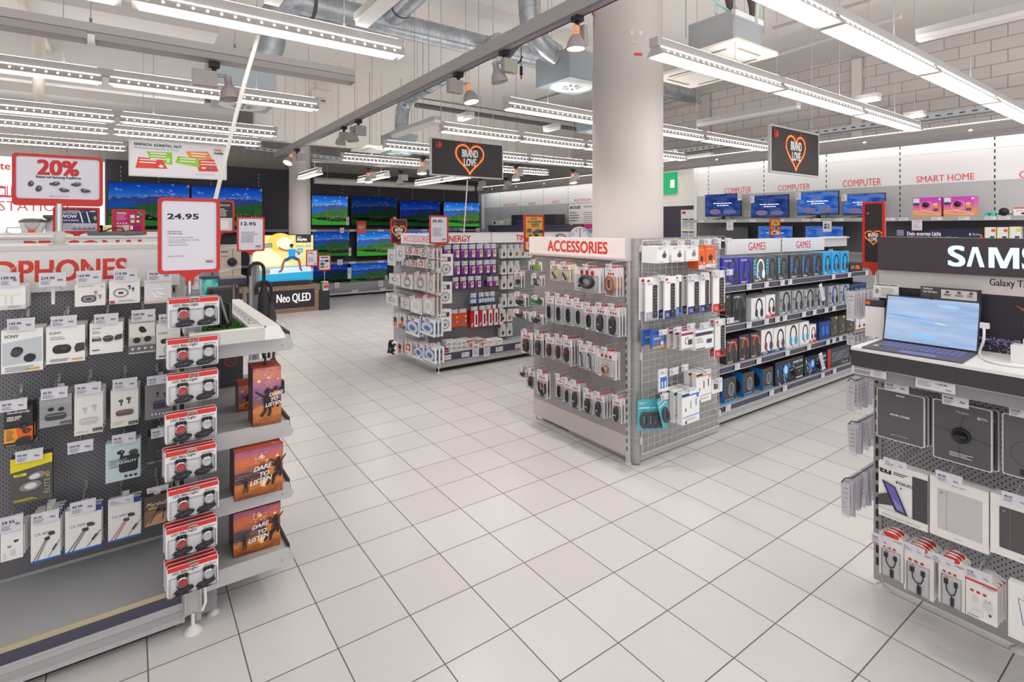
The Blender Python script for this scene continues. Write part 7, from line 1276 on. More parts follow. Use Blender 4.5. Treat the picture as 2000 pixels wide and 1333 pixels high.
for k, (dx, c, st, l) in enumerate(((.055, '2a282b', 0, 'black umbrella with a curved handle on the steel post'), (.10, '3a383c', 1, 'black and white striped umbrella beside the steel post'))):
    o = thing('umbrella', l, 'umbrella', (PY(497, 600, y).x+dx, y-.02, zb-.55-.13*st)); m = MB(); m.lathe([(.006, -.12), (.03, .0), (.042, .15), (.034, .3), (.014, .40)], (0, 0, 0), M(c, .6), 12); m.build('canopy', o)
    m = MB(); m.tube([(0, 0, .38), (0, 0, .50)]+[(-.045+.045*math.cos(t), 0, .50+.045*math.sin(t)) for t in [math.pi*i/8 for i in range(9)]]+[(-.09, 0, .46)], .011, BLACK, 8); m.build('handle', o)
    if st:
        m = MB()
        for q in range(7): a = q*.9; m.tube([(.034*math.cos(a), .034*math.sin(a), .02), (.046*math.cos(a+.15), .046*math.sin(a+.15), .15), (.038*math.cos(a+.3), .038*math.sin(a+.3), .28)], .007, M('dcdadc', .5), 5)
        m.build('stripe_pattern', o)
place_sign('price_sign', 'red framed price card 12.95 above the umbrellas', 463, 424, 517, 492, 3.9, d_txt('12.95'), .045, stem_px=516)
# ------------------------------------------------------------------ other standing and hanging signs
place_sign('price_sign', 'red framed price card 39.95 at the corner of the energy gondola', 839, 421, 876, 477, 5.15, d_txt('39.95'), .055, stem_px=490)
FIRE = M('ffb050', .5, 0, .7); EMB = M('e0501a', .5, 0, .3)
def d_heart(m, x, z, w, h, logo=True, s=None, cx=.5, cz=.5):
    m.r(x, z, w, h, M('2c2628', .5)); s = s or min(w, h)*.42; X, Z = x+w*cx, z+h*cz
    pts = [(X+s*.062*16*math.sin(t)**3, Z+s*.062*(13*math.cos(t)-5*math.cos(2*t)-2*math.cos(3*t)-math.cos(4*t))+s*.1) for t in [2*math.pi*i/48 for i in range(49)]]
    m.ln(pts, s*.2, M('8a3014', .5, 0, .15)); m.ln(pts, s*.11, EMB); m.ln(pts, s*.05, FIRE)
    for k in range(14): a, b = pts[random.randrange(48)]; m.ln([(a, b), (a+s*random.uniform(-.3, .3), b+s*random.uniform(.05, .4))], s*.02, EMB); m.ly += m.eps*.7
    m.t('BRAND', X, Z+s*.12, s*.44, WHITE, s*1.12, al='c', bold=.04, sk=0); m.t('LOVE', X, Z-s*.42, s*.44, WHITE, s*.86, al='c', bold=.04)
    if logo: r_ = min(w, h)*.09; lx, lz = x+w*.05 if w > h else x+w*.1, z+h*.84; m.pl([(lx+r_*.9, lz-r_)]+[(lx+r_*.9+r_*1.1*math.cos(t), lz+r_*math.sin(t)) for t in [-1.57+3.14*i/10 for i in range(11)]], M('d9392c', .5)); m.r(lx, lz-r_, r_*.6, r_*1.3, M('d9392c', .5)); m.e(lx+r_*.3, lz+r_*.75, r_*.28, r_*.28, M('d9392c', .5))
place_sign('poster_sign', 'small red framed fiery heart poster at the far corner of the energy gondola', 763, 428, 795, 476, 6.3, lambda m, x, z, w, h: d_heart(m, x, z, w, h, True, w*.48, .5, .45), .05, stem_px=497)
def d_yel(m, x, z, w, h):
    m.r(x, z+h*.36, w, h*.64, M('e0b02a', .5)); m.r(x, z+h*.24, w, h*.12, RED); m.r(x, z, w, h*.24, M('e9d8a0', .5)); m.t('JETZT', x+w*.3, z+h*.9, h*.045, NAVY, w*.35, bold=.05); m.t('MIT PUNKTEN', x+w*.12, z+h*.82, h*.05, NAVY, w*.8, bold=.05); m.t('ZAHLEN', x+w*.3, z+h*.75, h*.045, NAVY, w*.45, bold=.05); m.r(x+w*.35, z+h*.7, w*.4, h*.03, RED)
    for a, b, s in ((.2, .58, .12), (.5, .52, .09), (.7, .56, .12), (.9, .55, .09), (.25, .42, .08), (.6, .42, .1)): m.rr(x+w*(a-s), z+h*(b-s*.5), w*s*2, h*s, M(('2a282a', '3a5a9a', '6a4a7a')[int(a*10) % 3], .5), w*s*.3)
    m.rr(x+w*.15, z+h*.08, w*.4, h*.1, M('2f5fb0', .5), .004); m.lines(x+w*.1, z+h*.32, w*.6, 3, h*.03, h*.012, WHITE)
place_sign('poster_sign', 'red framed yellow poster standing behind the accessories board', 1024, 420, 1063, 492, 3.75, d_yel, .05, stem_px=498)
place_sign('poster_sign', 'small red and orange card on the top television shelf', 697, 432, 715, 456, TY-.6, lambda m, x, z, w, h: (m.r(x, z, w, h, M('e0602a', .5)), m.r(x+w*.2, z+h*.4, w*.6, h*.2, M('8ab0d8', .5)), m.r(x, z+h*.75, w, h*.25, RED)), .02, neck=False)
place_sign('poster_sign', 'small red framed yellow card on the computer shelf', 1505, 427, 1524, 461, 3.4, d_yel, .06, neck=False)
def hang_sign(label, px, y, draw, fr_c, slab=.03):
    x0, x1, z0, z1 = bby(*px, y); z0 = PY(px[0], px[3] if False else px[3], y).z if False else z0; w, h = x1-x0, z1-z0; o = thing('hanging_sign', label, 'sign', ((x0+x1)/2, y, z0)); m = MB(); iw, ih, iz = ring_frame(m, w, h, h*.035, h*.02, slab, fr_c); m.build('sign_frame', o)
    m = MB(); m.box(-iw/2-.003, iw/2+.003, .004, slab-.004, iz-.003, iz+ih+.003, PAPER); m.ly = .004; draw(m, -iw/2, iz, iw, ih); m.build('poster', o)
    for sx in (-1, 1): m = MB(); m.cyl((sx*w*.36, slab/2, h), (sx*w*.36, slab/2, ZC-z0), .004, STEEL, 5); m.build('hanging_wire', o)
    return o
hang_sign('wide black hanging sign with a fiery heart, over the energy gondola', (841, 275, 983, 351), 5.0, lambda m, x, z, w, h: d_heart(m, x, z, w, h, True, h*.48, .52, .5), LGREY)
hang_sign('black hanging sign with a fiery heart, in front of the computer wall', (1505, 252, 1600, 347), 2.95, lambda m, x, z, w, h: d_heart(m, x, z, w, h, True, h*.45, .5, .48), LGREY)
def d_einf(m, x, z, w, h):
    m.r(x, z, w, h, M('dad8de', .5)); m.t('EINFACH. GÜNSTIG. GUT', x+w*.04, z+h*.86, h*.075, TXT, w*.48, bold=.05); m.t('Mit Swisscom im besten Netz der Schweiz', x+w*.04, z+h*.77, h*.05, DK, w*.45)
    G, O, R_ = M('8dbf2c', .5), M('e08a3a', .5), M('d8402c', .5)
    def q(p, c): m.pl([(x+w*a, z+h*b) for a, b in p], c)
    q(((.16, .70), (.42, .72), (.42, .34), (.20, .47)), G); q(((.08, .52), (.32, .49), (.37, .22), (.05, .2)), R_); q(((.56, .78), (.80, .82), (.86, .56), (.60, .6)), O); q(((.68, .55), (.87, .58), (.92, .22), (.70, .2)), R_); q(((.48, .62), (.70, .58), (.71, .32), (.45, .42)), G)
    for a, b, n in ((.2, .64, 3), (.09, .44, 2), (.62, .72, 2), (.5, .54, 2), (.72, .48, 2)): m.lines(x+w*a, z+h*b, w*.18, n, h*.08, h*.03, WHITE, .15)
    m.r(x+w*.28, z+h*.26, w*.05, h*.04, WHITE); m.r(x+w*.295, z+h*.24, w*.02, h*.09, WHITE); m.rr(x+w*.36, z+h*.4, w*.035, h*.14, M('c9dfa0', .5), .01); m.t('coop', x+w*.87, z+h*.84, h*.07, ORG, w*.08, bold=.06); m.t('mobile', x+w*.87, z+h*.76, h*.06, TXT, w*.1, bold=.05); m.r(x+w*.73, z+h*.27, w*.05, h*.07, M('e8b0a8', .5)); m.e(x+w*.83, z+h*.3, w*.025, h*.03, M('3f7fd0', .5)); m.lines(x+w*.66, z+h*.1, w*.28, 1, .1, h*.012)
hang_sign('wide white hanging sign with green, orange and red shapes at the left', (251, 278, 443, 352), 7.4, d_einf, LGREY)
# pull cords
a = PZ(505, 68, 2.75); b = PY(420, 392, a.y+.3)
hose([tuple(a), tuple(a.lerp(b, .35)+Vector((-.01, 0, -.01))), tuple(b)], .012, 'f4f1ea', 'white cord slanting down from the nearest left strip light', 'pull_cord', 'cord')
a = PY(913, 352, 5.4); b = PY(905, 470, 5.6); hose([tuple(a), tuple(a.lerp(b, .5)+Vector((0, 0, .0))), tuple(b)], .007, 'f4f1ea', 'white cord hanging below the left hanging heart sign', 'pull_cord', 'cord')
# ------------------------------------------------------------------ right hand display walls
WX = 8.20; WP = M('f3f2f2', .3); WG = M('bfc1c2', .4)
def wall_unit(name, label, y0, y1, zsplit, ztop, zlow, px_up, texts, tcol):
    o = thing(name, label, 'wall panel', (0, 0, 0)); m = MB(); m.box(WX, WX+.06, y0, y1, zsplit, ztop, WP); m.fr = (Vector((WX, y1, 0)), Vector((0, -1, 0)), Vector((0, 0, 1)), Vector((-1, 0, 0))); m.ly = 0
    m.r(0, (zsplit+ztop)/2+.1, y1-y0, .006, M('d9d8d8', .4))
    for t, l, r, top, bot in texts: a, b = PX(l, (top+bot)/2, WX), PX(r, (top+bot)/2, WX); c = PX((l+r)/2, bot, WX).z; m.t(t, y1-a.y, c, PX((l+r)/2, top+.5, WX).z-c, tcol, a.y-b.y, bold=.008, res=3)
    m.fr = None; m.build('white_panel', o); m = MB(); m.box(WX, WX+.06, y0, y1, zlow, zsplit, WG); m.build('grey_panel', o); m = MB(); m.fr = (Vector((WX-.002, 0, 0)), Vector((0, -1, 0)), Vector((0, 0, 1)), Vector((-1, 0, 0)))
    for p in px_up:
        y = PX(p, 380, WX).y
        for k in range(int((ztop-zlow)/.075)): m.r(-y-.006, zlow+.03+k*.075, .012, .04, BLACK); m.ly += m.eps
    m.fr = None; m.build('slot_pattern', o); return o
zs_ = PX(1760, 362, WX).z; zt_ = PX(1758, 281, WX).z
cw = wall_unit('display_wall', 'white and grey computer display wall along the right side of the shop', .3, PX(1362, 400, WX).y, zs_, zt_, .3, (1384, 1492, 1614, 1758, 1943), [('COMPUTER', 1415, 1467, 366, 378), ('COMPUTER', 1520, 1582, 360, 371.5), ('COMPUTER', 1646, 1721, 350, 364), ('SMART HOME', 1790, 1903, 341, 354), ('CAMERA', 1991, 2090, 331, 346)], M('e8625c', .5))
m = MB(); yf = PX(1362, 400, WX).y; m.box(WX-.02, WX+.06, yf, yf+.06, .1, zt_, M('e9e8e7', .45)); m.build('end_post', cw)
aw = wall_unit('display_wall', 'white audio display wall at the back right, behind the thick column', 7.2, 12.75, PX(1040, 401.3, WX).z, PX(1100, 352, WX).z, .3, (977, 1017, 1061, 1110, 1166), [('HOME CINEMA', 984, 1011, 397, 403), ('AUDIO', 1032, 1046, 394.5, 400.5), ('AUDIO', 1078, 1092, 391.5, 397.5), ('MULTIROOM', 1122, 1153, 388, 394.5)], M('e0402f', .5))
def cove(y0, y1, z, x, label):
    o = thing('light_cove', label, 'light fitting', (x, y0, z)); m = MB(); prof = [(0, .16), (-.10, .155), (-.17, .11), (-.19, .05), (-.17, .0), (-.12, -.03)]
    for (a, b), (c, d) in zip(prof, prof[1:]): m.poly([(a, 0, b), (a, y1-y0, b), (c, y1-y0, d), (c, 0, d)], ALU, True)
    m.poly([(a, 0, b) for a, b in prof], ALU); m.poly([(a, y1-y0, b) for a, b in prof][::-1], ALU); m.build('cove_profile', o); m = MB(); m.box(-.10, -.03, .02, y1-y0-.02, .161, .164, M('fffdf8', .5, 0, 3.0)); m.box(-.10, -.04, .02, y1-y0-.02, .085, .09, M('fffdf8', .5, 0, 9.0)); m.build('light_strip', o)
    for k in range(int((y1-y0)/1.1)): m = MB(); m.lathe([(.0, .0), (.02, 0)], (-.187, .5+k*1.1, .06), M('fff6e0', .5, 0, 2), 10, (-1, 0, 0)); m.build('spot_dot', o)
    return o
zc = PX(1614, 301, WX-.15).z; cove(.3, 7.4, zc+.02, WX-.06, 'long grey light cove above the computer wall')
zc2 = PX(1000, 372, WX-.2).z; cove(8.05, 12.6, zc2-.0, WX-.15, 'long grey light cove above the audio wall')
# recess with the dark doorway and exit sign between the two walls
RX = 8.6; ya, yb_ = yf, 7.25
m = MB(); m.box(RX, RX+.1, ya, yb_, PX(1340, 402, RX).z, 3.0, M('f0ede9', .5)); m.box(RX, RX+.1, yb_-.0, yb_+.05, 0, 3.0, M('f0ede9', .5)); struct('wall_recess', m)
m = MB(); m.box(RX+.02, RX+.06, ya, yb_, 0, PX(1340, 402, RX).z, M('3a3848', .4)); o = m.build('door_1'); o['kind'] = 'structure'
a, b = PX(1300, 338, RX-.05), PX(1319.5, 378, RX-.05); o = thing('exit_sign', 'green and white exit sign just behind the edge of the thick column', 'exit sign', (RX-.05, b.y, b.z)); m = MB(); m.box(0, .05, 0, .42, 0, a.z-b.z, M('0fa86a', .4, 0, .5)); m.build('sign_body', o); m = MB(); m.box(-.002, 0, .03, .12, .28*(a.z-b.z), .64*(a.z-b.z), M('f4fff8', .4, 0, .9)); m.build('pictogram', o)
y0, y1, z0, z1 = bbx(1330, 410, 1360, 500, RX-.1); w = y0-y1; o = thing('info_poster', 'tall white price poster in front of the dark doorway right of the thick column', 'poster', (RX-.1, (y0+y1)/2, 0), RZX); m = MB(); m.box(-w/2, w/2, 0, .02, .4, z1, WHITE); m.ly = 0; h = z1-z0; m.t('e', -w*.4, z1-h*.08, .05, RED, .06, bold=.05)
m.r(-w*.42, z1-h*.09, .08, .05, RED)
for k in range(4): m.r(-w*.42+w*.46*(k % 2), z1-h*(.22+.28*(k//2)), w*.4, h*.025, TXT); m.r(-w*.42+w*.46*(k % 2), z1-h*(.38+.28*(k//2)), w*.4, h*.14, M('b8b8d4', .5)); m.r(-w*.42+w*.46*(k % 2), z1-h*(.42+.28*(k//2)), w*.4, h*.035, M('e0c890', .5))
m.build('poster_sheet', o); m = MB(); m.box(-w*.4, -w*.3, 0, .02, 0, .4, GREY); m.box(w*.3, w*.4, 0, .02, 0, .4, GREY); m.build('stand_frame', o)
# computer shelves
SD_ = .42; SFX = WX-SD_; zsh = PX(1614, 427, SFX).z
sf = thing('wall_shelf', 'long grey shelf carrying monitors and boxes on the computer wall', 'shelf', (0, 0, 0)); m = MB(); m.box(SFX, WX, .3, yf-.02, zsh-.02, zsh, M('cfcfd0', .4)); m.build('shelf_board', sf); m = MB(); m.box(SFX-.008, SFX, .3, yf-.02, zsh-.045, zsh+.005, M('a9a9ad', .4)); m.build('price_rail', sf)
for px in (1370, 1433, 1471, 1526, 1575, 1595, 1640, 1740, 1765, 1830, 1883, 1935, 1962): 
    y = PX(px, 430, SFX).y; q = MB(); q.box(-.05, .05, -.002, 0, -.018, .018, PAPER); q.ly = -.002; q.lines(-.04, .006, .06, 2, .012, .004); l_ = q.build('price_label', sf, (SFX-.009, y, zsh-.02), RZX)
zs2 = 1.30; sf2 = thing('wall_shelf', 'lower shelf of the computer wall, mostly hidden behind the games gondola', 'shelf', (0, 0, 0)); m = MB(); m.box(SFX, WX, .3, yf-.02, zs2-.02, zs2, M('8d8d90', .4)); m.build('shelf_board', sf2); m = MB(); m.box(WX-.012, WX-.004, .3, yf, zs2, zsh-.02, M('6d6b70', .5)); m.build('dark_backing', sf2)
film = cloudy_mat('blue_film_screen', [(.2, '1a2a6a'), (.42, '2f4aa0'), (.55, '4a6ab8'), (.62, '6a70a8'), (.75, '2a3a88')], 2.6, .62, (1.2, 2.0, 1)); film2 = cloudy_mat('blue_film_screen_bright', [(.2, '1a3a90'), (.42, '2f62c8'), (.55, '5a8ad8'), (.62, '8a86b0'), (.75, '2a4aa8')], 2.6, .85, (1.2, 2.0, 1)); off = M('4f4e58', .3)
WT = M('ffffff', .5, 0, .8)
def monitor(label, px, scr, stand='v', tagside=0, x=7.98, base=None, text=True):
    y0, y1, z0, z1 = bbx(*px, x); w, h = y0-y1, z1-z0; base = zsh if base is None else base; o = thing('monitor', label, 'monitor', (x, (y0+y1)/2, base), RZX); z = z0-base
    m = MB(); m.bbox(-w/2, w/2, .0, .03, z, z+h, M('2a2a30', .4), .004); m.build('casing', o); m = MB(); m.ly = -.001; m.uvquad(-w/2+.008, z+.018, w-.016, h-.026, scr)
    if text: m.t('Wir haben das beste Netz,', 0, z+h*.56, h*.045, WT, w*.52, al='c', bold=.04); m.t('für die Schweiz.', -w*.14, z+h*.47, h*.045, WT, w*.32, bold=.04); m.e(-w*.2, z+h*.22, w*.16, h*.12, M('7a6a90', .5, 0, .25)); m.e(w*.2, z+h*.2, w*.18, h*.1, M('6a6a98', .5, 0, .25))
    m.build('screen', o); m = MB()
    if z > .03:
        m.box(-.02, .02, .02, .05, 0, z+.08, BLACK)
        for sx in (-1, 1): m.tube([(0, .03, z*.7), (sx*.08, -.04, .008), (sx*.13, -.07, .008)], .008, BLACK, 6)
        m.tube([(.1, .06, z), (.16, .05, .02), (.2, .02, .01), (.26, .03, .01)], .005, BLACK, 6); m.build('stand', o)
    if tagside: m = MB(); m.box(tagside*w/2-.035-.02*tagside, tagside*w/2+.035-.02*tagside, -.004, -.002, z+h*.68, z+h*1.0, PAPER); m.ly = -.004; [m.r(tagside*w/2-.025-.02*tagside, z+h*(.9-.06*k), .02+.006*k, h*.035, M(c, .5)) for k, c in enumerate(('3aa04a', 'c9c03a', 'e07a2a'))]; m.build('energy_label', o)
    return o
monitor('dark blue monitor at the far end of the upper computer shelf', (1377, 379, 1447, 424), film, tagside=1); monitor('second monitor from the far end of the upper computer shelf', (1467, 381, 1540, 426), film, tagside=-1); monitor('brightest and largest monitor on the upper computer shelf', (1557, 374, 1638, 421), film2, tagside=-1); monitor('monitor half behind the red heart poster on the upper computer shelf', (1646, 378, 1729, 421), film2, tagside=-1)
monitor('switched off monitor on the lower computer shelf', (1397, 443, 1462, 476), off, base=zs2, text=False); monitor('lit monitor on the lower computer shelf behind the yellow card', (1480, 441, 1549, 476), film2, base=zs2); monitor('lit monitor furthest right on the lower computer shelf', (1572, 441, 1648, 476), film2, base=zs2, text=False)
m = MB(); p = PX(1417, 418, WX-.005); m.box(-.045, .045, -.012, 0, -.045, .045, WHITE); m.box(-.03, .03, -.015, -.012, -.03, .03, LGREY); m.build('wall_socket', None, tuple(PX(1460, 417, WX-.001)), RZX, label='small white wall socket between the two far monitors', cat='socket')
def boxx(name, label, px, x, z, draw, c, dep, cat='box', mat=None, sides=None):
    y0, y1, _, z1 = bbx(*px, x); w, h = y0-y1, z1-z; m = MB(); m.box(-w/2, w/2, 0, dep, 0, h, mat or M(c, .4), sides); m.ly = 0; draw(m, w, h); m.fr = None
    return m.build(name, None, (x, (y0+y1)/2, z), RZX, label=label, cat=cat)
HUE = print_mat('magenta_gradient_print', [(.15, 'f0a060'), (.35, 'e86a9a'), (.6, 'd84ac0'), (.9, '9a4ad8')], 2.5, 3.0)
def d_hue(m, w, h): m.r(-w*.48, h*.74, w*.22, h*.22, WHITE); m.r(-w*.48, h*.6, w*.2, h*.13, NAVY); m.arc(-w*.02, h*.56, w*.22, h*.2, w*.018, M('f8b0f0', .4, 0, .3), 0, 360, 24, .4); m.ln([(-w*.5, h*.28), (-w*.1, h*.32), (w*.1, h*.26), (w*.5, h*.14)], h*.05, M('f4c0e8', .4)); m.ln([(-w*.5, h*.2), (w*.48, h*.08)], h*.05, M('f0c890', .4)); [m.e(w*(.32+.05*math.cos(k*1.3)), h*(.5+.16*math.sin(k*2.1)), w*.04, h*.06, M(('e0b040', 'f0e0b0', '6a3a90')[k % 3], .4)) for k in range(9)]; m.r(w*.42, h*.84, w*.08, h*.1, WHITE)
for px, l in (((1783, 386, 1838, 429), 'pink and purple light strip box, further of the two on the computer shelf'), ((1843, 384, 1903, 428), 'pink and purple light strip box, nearer of the two on the computer shelf')):
    o = boxx('light_strip_carton', l, px, SFX+.04, zsh, d_hue, 'd84ac0', .16, mat=HUE); w = .0; q = MB(); q.lathe([(.0, .026), (.03, .024), (.033, 0)], (-.01, 0, .15), BLACK, 16, (0, -1, 0)); q.build('security_tag', o)
boxx('smart_device_carton', 'small turquoise box on the computer shelf', (1921, 415, 1944, 428), SFX+.03, zsh, lambda m, w, h: (m.r(-w*.25, h*.6, w*.5, h*.15, DK), m.r(-w*.08, h*.25, w*.16, h*.4, DK)), '4fc8c0', .1)
o = boxx('smart_device_carton', 'white box with a black puck beside the turquoise box', (1946, 412, 1976, 427), SFX+.05, zsh, lambda m, w, h: (m.r(-w*.5, h*.3, w, h*.2, NAVY), m.e(w*.3, h*.6, w*.1, h*.1, YEL)), 'e0dfe0', .12); q = MB(); q.lathe([(.0, .026), (.04, .024), (.045, 0)], (0, 0, .05), BLACK, 16, (0, -1, 0)); q.build('security_tag', o)
boxx('smart_device_carton', 'white and orange box at the near end of the computer shelf', (1979, 405, 2030, 427), SFX+.03, zsh, lambda m, w, h: (m.r(-w*.5, h*.85, w, h*.15, M('e0522a', .5)), [m.e(-w*.35+w*.1*k, h*.6, w*.03, h*.05, RED) for k in range(3)], m.e(0, h*.3, w*.2, h*.14, BK)), 'f0eeee', .12)
boxx('banner_board', 'long dark blue smart light banner under the computer shelf', (1750, 447, 1921, 478), SFX+.02, zs2, lambda m, w, h: (m.t('Dein smartes Licht', -w*.36, h*.74, h*.14, WHITE, w*.4, bold=.05), m.t('mit Steuerung per App, Schalter und Sprache', -w*.36, h*.6, h*.09, WHITE, w*.6), m.r(-w*.49, h*.72, w*.09, h*.24, M('8a88a0', .5)), m.e(w*.36, h*.8, w*.01, h*.05, WHITE), m.e(w*.36, h*.62, w*.01, h*.05, WHITE), m.t('Echo', w*.39, h*.76, h*.08, WHITE), m.t('Alexa', w*.39, h*.58, h*.08, WHITE), m.e(w*.48, h*.6, w*.02, h*.2, M('c04a5a', .5))), '25253f', .03, 'banner')
for i, px in enumerate(((1923, 444, 1945, 480), (1947, 444, 1969, 480), (1971, 443, 1994, 480))): boxx('smart_device_carton', 'white box with an orange corner beside the blue banner, %s of three' % ORD[i], px, SFX+.02, zs2, lambda m, w, h: (m.r(w*.1, h*.84, w*.35, h*.1, (ORG, ORG, YEL)[i]), m.r(-w*.02, h*.3, w*.4, h*.4, DK), m.r(-w*.5, 0, w*.08, h, YEL)), 'eeecec', .1)
for (l, t, r, b), lb in (((1419, 433, 1432, 450), 'white price card hanging under the first monitor'), ((1607, 432, 1624, 453), 'white card with small pictures under the brightest monitor'), ((1781, 430, 1801, 451), 'white 25 percent card under the pink boxes')):
    y0, y1, z0, z1 = bbx(l, t, r, b, SFX-.03); w, h = y0-y1, z1-z0; m = MB(); m.box(-w/2, w/2, 0, .003, -h, 0, PAPER); m.ly = 0
    if l == 1781: m.t('25%', -w*.3, -h*.24, h*.2, M('e05a6a', .5), w*.6); m.lines(-w*.3, -h*.45, w*.6, 4, h*.1, h*.03); m.r(-w/2, -h, w, h*.07, M('e06a7a', .5))
    elif l == 1607: [m.r(-w*.35+w*.36*(k % 2), -h*(.45+.25*(k//2)), w*.3, h*.2, M(('4a6a9a', 'c98a6a', '3a3a3c', '7a9ac0')[k], .5)) for k in range(4)]
    else: m.t('249.-', -w*.3, -h*.2, h*.12, TXT); m.lines(-w*.3, -h*.35, w*.6, 5, h*.1, h*.03)
    m.build('price_card', None, (SFX-.03, (y0+y1)/2, z1), RZX, label=lb+' on the computer wall', cat='price card')
# audio wall: counter, devices, poster, clocks
AFX = WX-.55; za = PX(1000, 440, AFX).z; ac = thing('audio_counter', 'dark counter with blue edge carrying audio devices', 'counter', (0, 0, 0)); y_a, y_b = PX(1108, 440, AFX).y, PX(953, 440, AFX).y
m = MB(); m.box(AFX, WX, y_a, y_b, za-.02, za, M('55545a', .4)); m.box(AFX-.01, AFX, y_a, y_b, za-.05, za, M('3c4468', .4)); m.build('counter_top', ac); m = MB(); m.prism([(0, za-.05), (0, za-.02), (.5, za-.02), (.5, .1), (.3, .1)], 0, y_b-y_a, M('4f4a4d', .5)); m.v = [(AFX+x, y_a+y, z) for x, y, z in m.v]; m.build('counter_body', ac)
def box_on(name, label, l, r, t, c, dep, x=AFX+.08, cat='speaker', fn=None): return boxx(name, label, (l, t, r, 441), x, za, fn or (lambda m, w, h: None), c, dep, cat)
nop = lambda m, w, h: m.r(-w*.01, 0, w*.02, h, BK)
box_on('speaker', 'black loudspeaker pair block standing left on the audio counter', 999, 1018, 420, '3a383b', .3, fn=nop); box_on('speaker', 'black loudspeaker block standing right on the audio counter', 1062, 1084, 419, '3a383b', .3, fn=nop)
box_on('projector', 'small white projector at the far end of the audio counter', 961, 978, 431, 'e8e8ea', .2, cat='projector', fn=lambda m, w, h: m.e(-w*.2, h*.5, w*.12, h*.3, BK)); box_on('radio', 'cream radio on the audio counter beside the white projector', 984, 993, 428, 'e4dfd2', .15, cat='radio', fn=lambda m, w, h: m.lines(-w*.3, h*.7, w*.6, 4, h*.15, h*.05)); box_on('boombox', 'blue boombox on the audio counter between the black speakers', 1009, 1021, 430, '4a5578', .15, x=AFX+.02, cat='radio', fn=lambda m, w, h: [m.e(sx*w*.28, h*.45, w*.18, h*.3, BK) for sx in (-1, 1)])
box_on('soundbar', 'long dark soundbar at the near end of the audio counter', 1064, 1106, 438, '3f3c40', .12, x=AFX-.0, cat='soundbar')
boxx('brand_poster', 'white audio brand poster with black lettering beside the audio shelf', (1111, 398, 1166, 470), WX-.03, PX(1138, 470, WX).z, lambda m, w, h: (m.t('BOSE', -w*.46, h*.87, h*.07, TXT, w*.38, bold=.06, sl=.3), m.t('SONOS', w*.05, h*.88, h*.065, TXT, w*.4), m.lines(-w*.46, h*.75, w*.36, 4, h*.07, h*.018, DK), m.lines(w*.05, h*.75, w*.4, 6, h*.055, h*.014), m.r(-w*.35, h*.2, w*.42, h*.25, M('a82a3a', .5)), m.r(w*.1, h*.32, w*.36, h*.13, M('d82a90', .5)), m.r(w*.1, h*.2, w*.36, h*.1, M('5ab0d0', .5))), 'f1f0ee', .02, 'poster')
def clock(label, px, py, rpx, y, c):
    p = PY(px, py, y); R = rpx*(p.x*SY_+p.y*CY_)/FPX; o = thing('wall_clock', label, 'clock', tuple(p), -.25); m = MB(); m.lathe([(R*.9, .0), (R, -.01), (R, -.03), (R*.92, -.04), (R*.87, -.03)], (0, 0, 0), M(c, .3, .3), 32, (0, 1, 0)); m.lathe([(0, .002), (R, .002)], (0, 0, 0), M(c, .4), 32, (0, 1, 0)); m.build('rim', o); m = MB(); m.lathe([(0, -.028), (R*.87, -.028)], (0, 0, 0), M('eef0f6', .4), 32, (0, 1, 0)); m.ly = -.03
    for k in range(12): a = k*math.pi/6; m.ln([(R*.68*math.sin(a), R*.68*math.cos(a)), (R*.8*math.sin(a), R*.8*math.cos(a))], R*.05, BK); m.ly += m.eps*.5
    m.build('dial', o); m = MB(); m.ly = -.035; m.ln([(0, 0), (-R*.04, R*.72)], R*.05, BK); m.ln([(0, 0), (R*.12, -R*.4)], R*.06, BK); m.build('hands', o)
clock('large silver rimmed clock above the accessories lettering', 1131, 466, 23, 5.55, 'c9cad0'); clock('small dark rimmed clock left of the large clock', 1094, 470, 13, 5.55, '3a383c'); clock('dark rimmed clock right of the large clock beside the column', 1176, 486, 30, 5.5, '3a383c')
m = MB(); p = PX(1170, 437, WX-.1); m.cyl((0, 0, -.5), (0, 0, .13), .07, M('6a6266', .5), 16); m.cyl((0, 0, .13), (0, 0, .2), .06, BLACK, 16); m.build('tower_speaker', None, tuple(p), label='tall dark cylinder device beside the brand poster at the audio wall', cat='speaker')
m = MB(); m.box(wx1, WX+.06, 12.76, 12.95, .3, 2.9, M('dfe0ea', .5)); m.build('corner_panel', None, (0, 0, 0), label='pale corner panel between the televisions and the audio wall', cat='panel')
# ------------------------------------------------------------------ SAMSUNG stand at the right (front faces -x)
QX, QF = 2.76, 2.40; QY = 1.02; DB = M('453d42', .45); DC = M('403c3f', .4)
sg = thing('brand_stand', 'dark and white tablet stand with large glowing white lettering at the right', 'display stand', (0, 0, 0))
zt = PX(1661, 677, QF).z; zb = PX(1661, 712, QF).z; zr = PX(1661, 733, QF).z; YN = -.4
yl = PX(1662, 690, QF).y
m = MB(); m.box(QF, QX+.05, YN, yl, zt-.012, zt, M('f1efee', .4)); m.box(QF-.003, QF, YN, yl, zt-.012, zt, WHITE); m.build('counter_top', sg)
m = MB(); m.box(QF, QX, YN, yl, zb, zt-.012, DC); m.build('counter_fascia', sg)
hy = PX(1714, 470, QX-.04).y; hz0, hz1 = PX(1712, 527, QX-.04).z, PX(1712, 463, QX-.04).z
m = MB(); m.box(QX-.04, QX+.04, YN, hy, hz0, hz1, DB)
m.fr = (Vector((QX-.04, hy, 0)), Vector((0, -1, 0)), Vector((0, 0, 1)), Vector((-1, 0, 0))); m.ly = 0; LT_ = M('c9e6f8', .5, 0, .85)
ys = PX(1853, 510, QX-.04).y; ym = PX(1991, 510, QX-.04).y; c0 = PX(1870, 520, QX-.04).z; c1_ = PX(1870, 482, QX-.04).z
x = hy-ys; w3 = ys-ym; h = c1_-c0
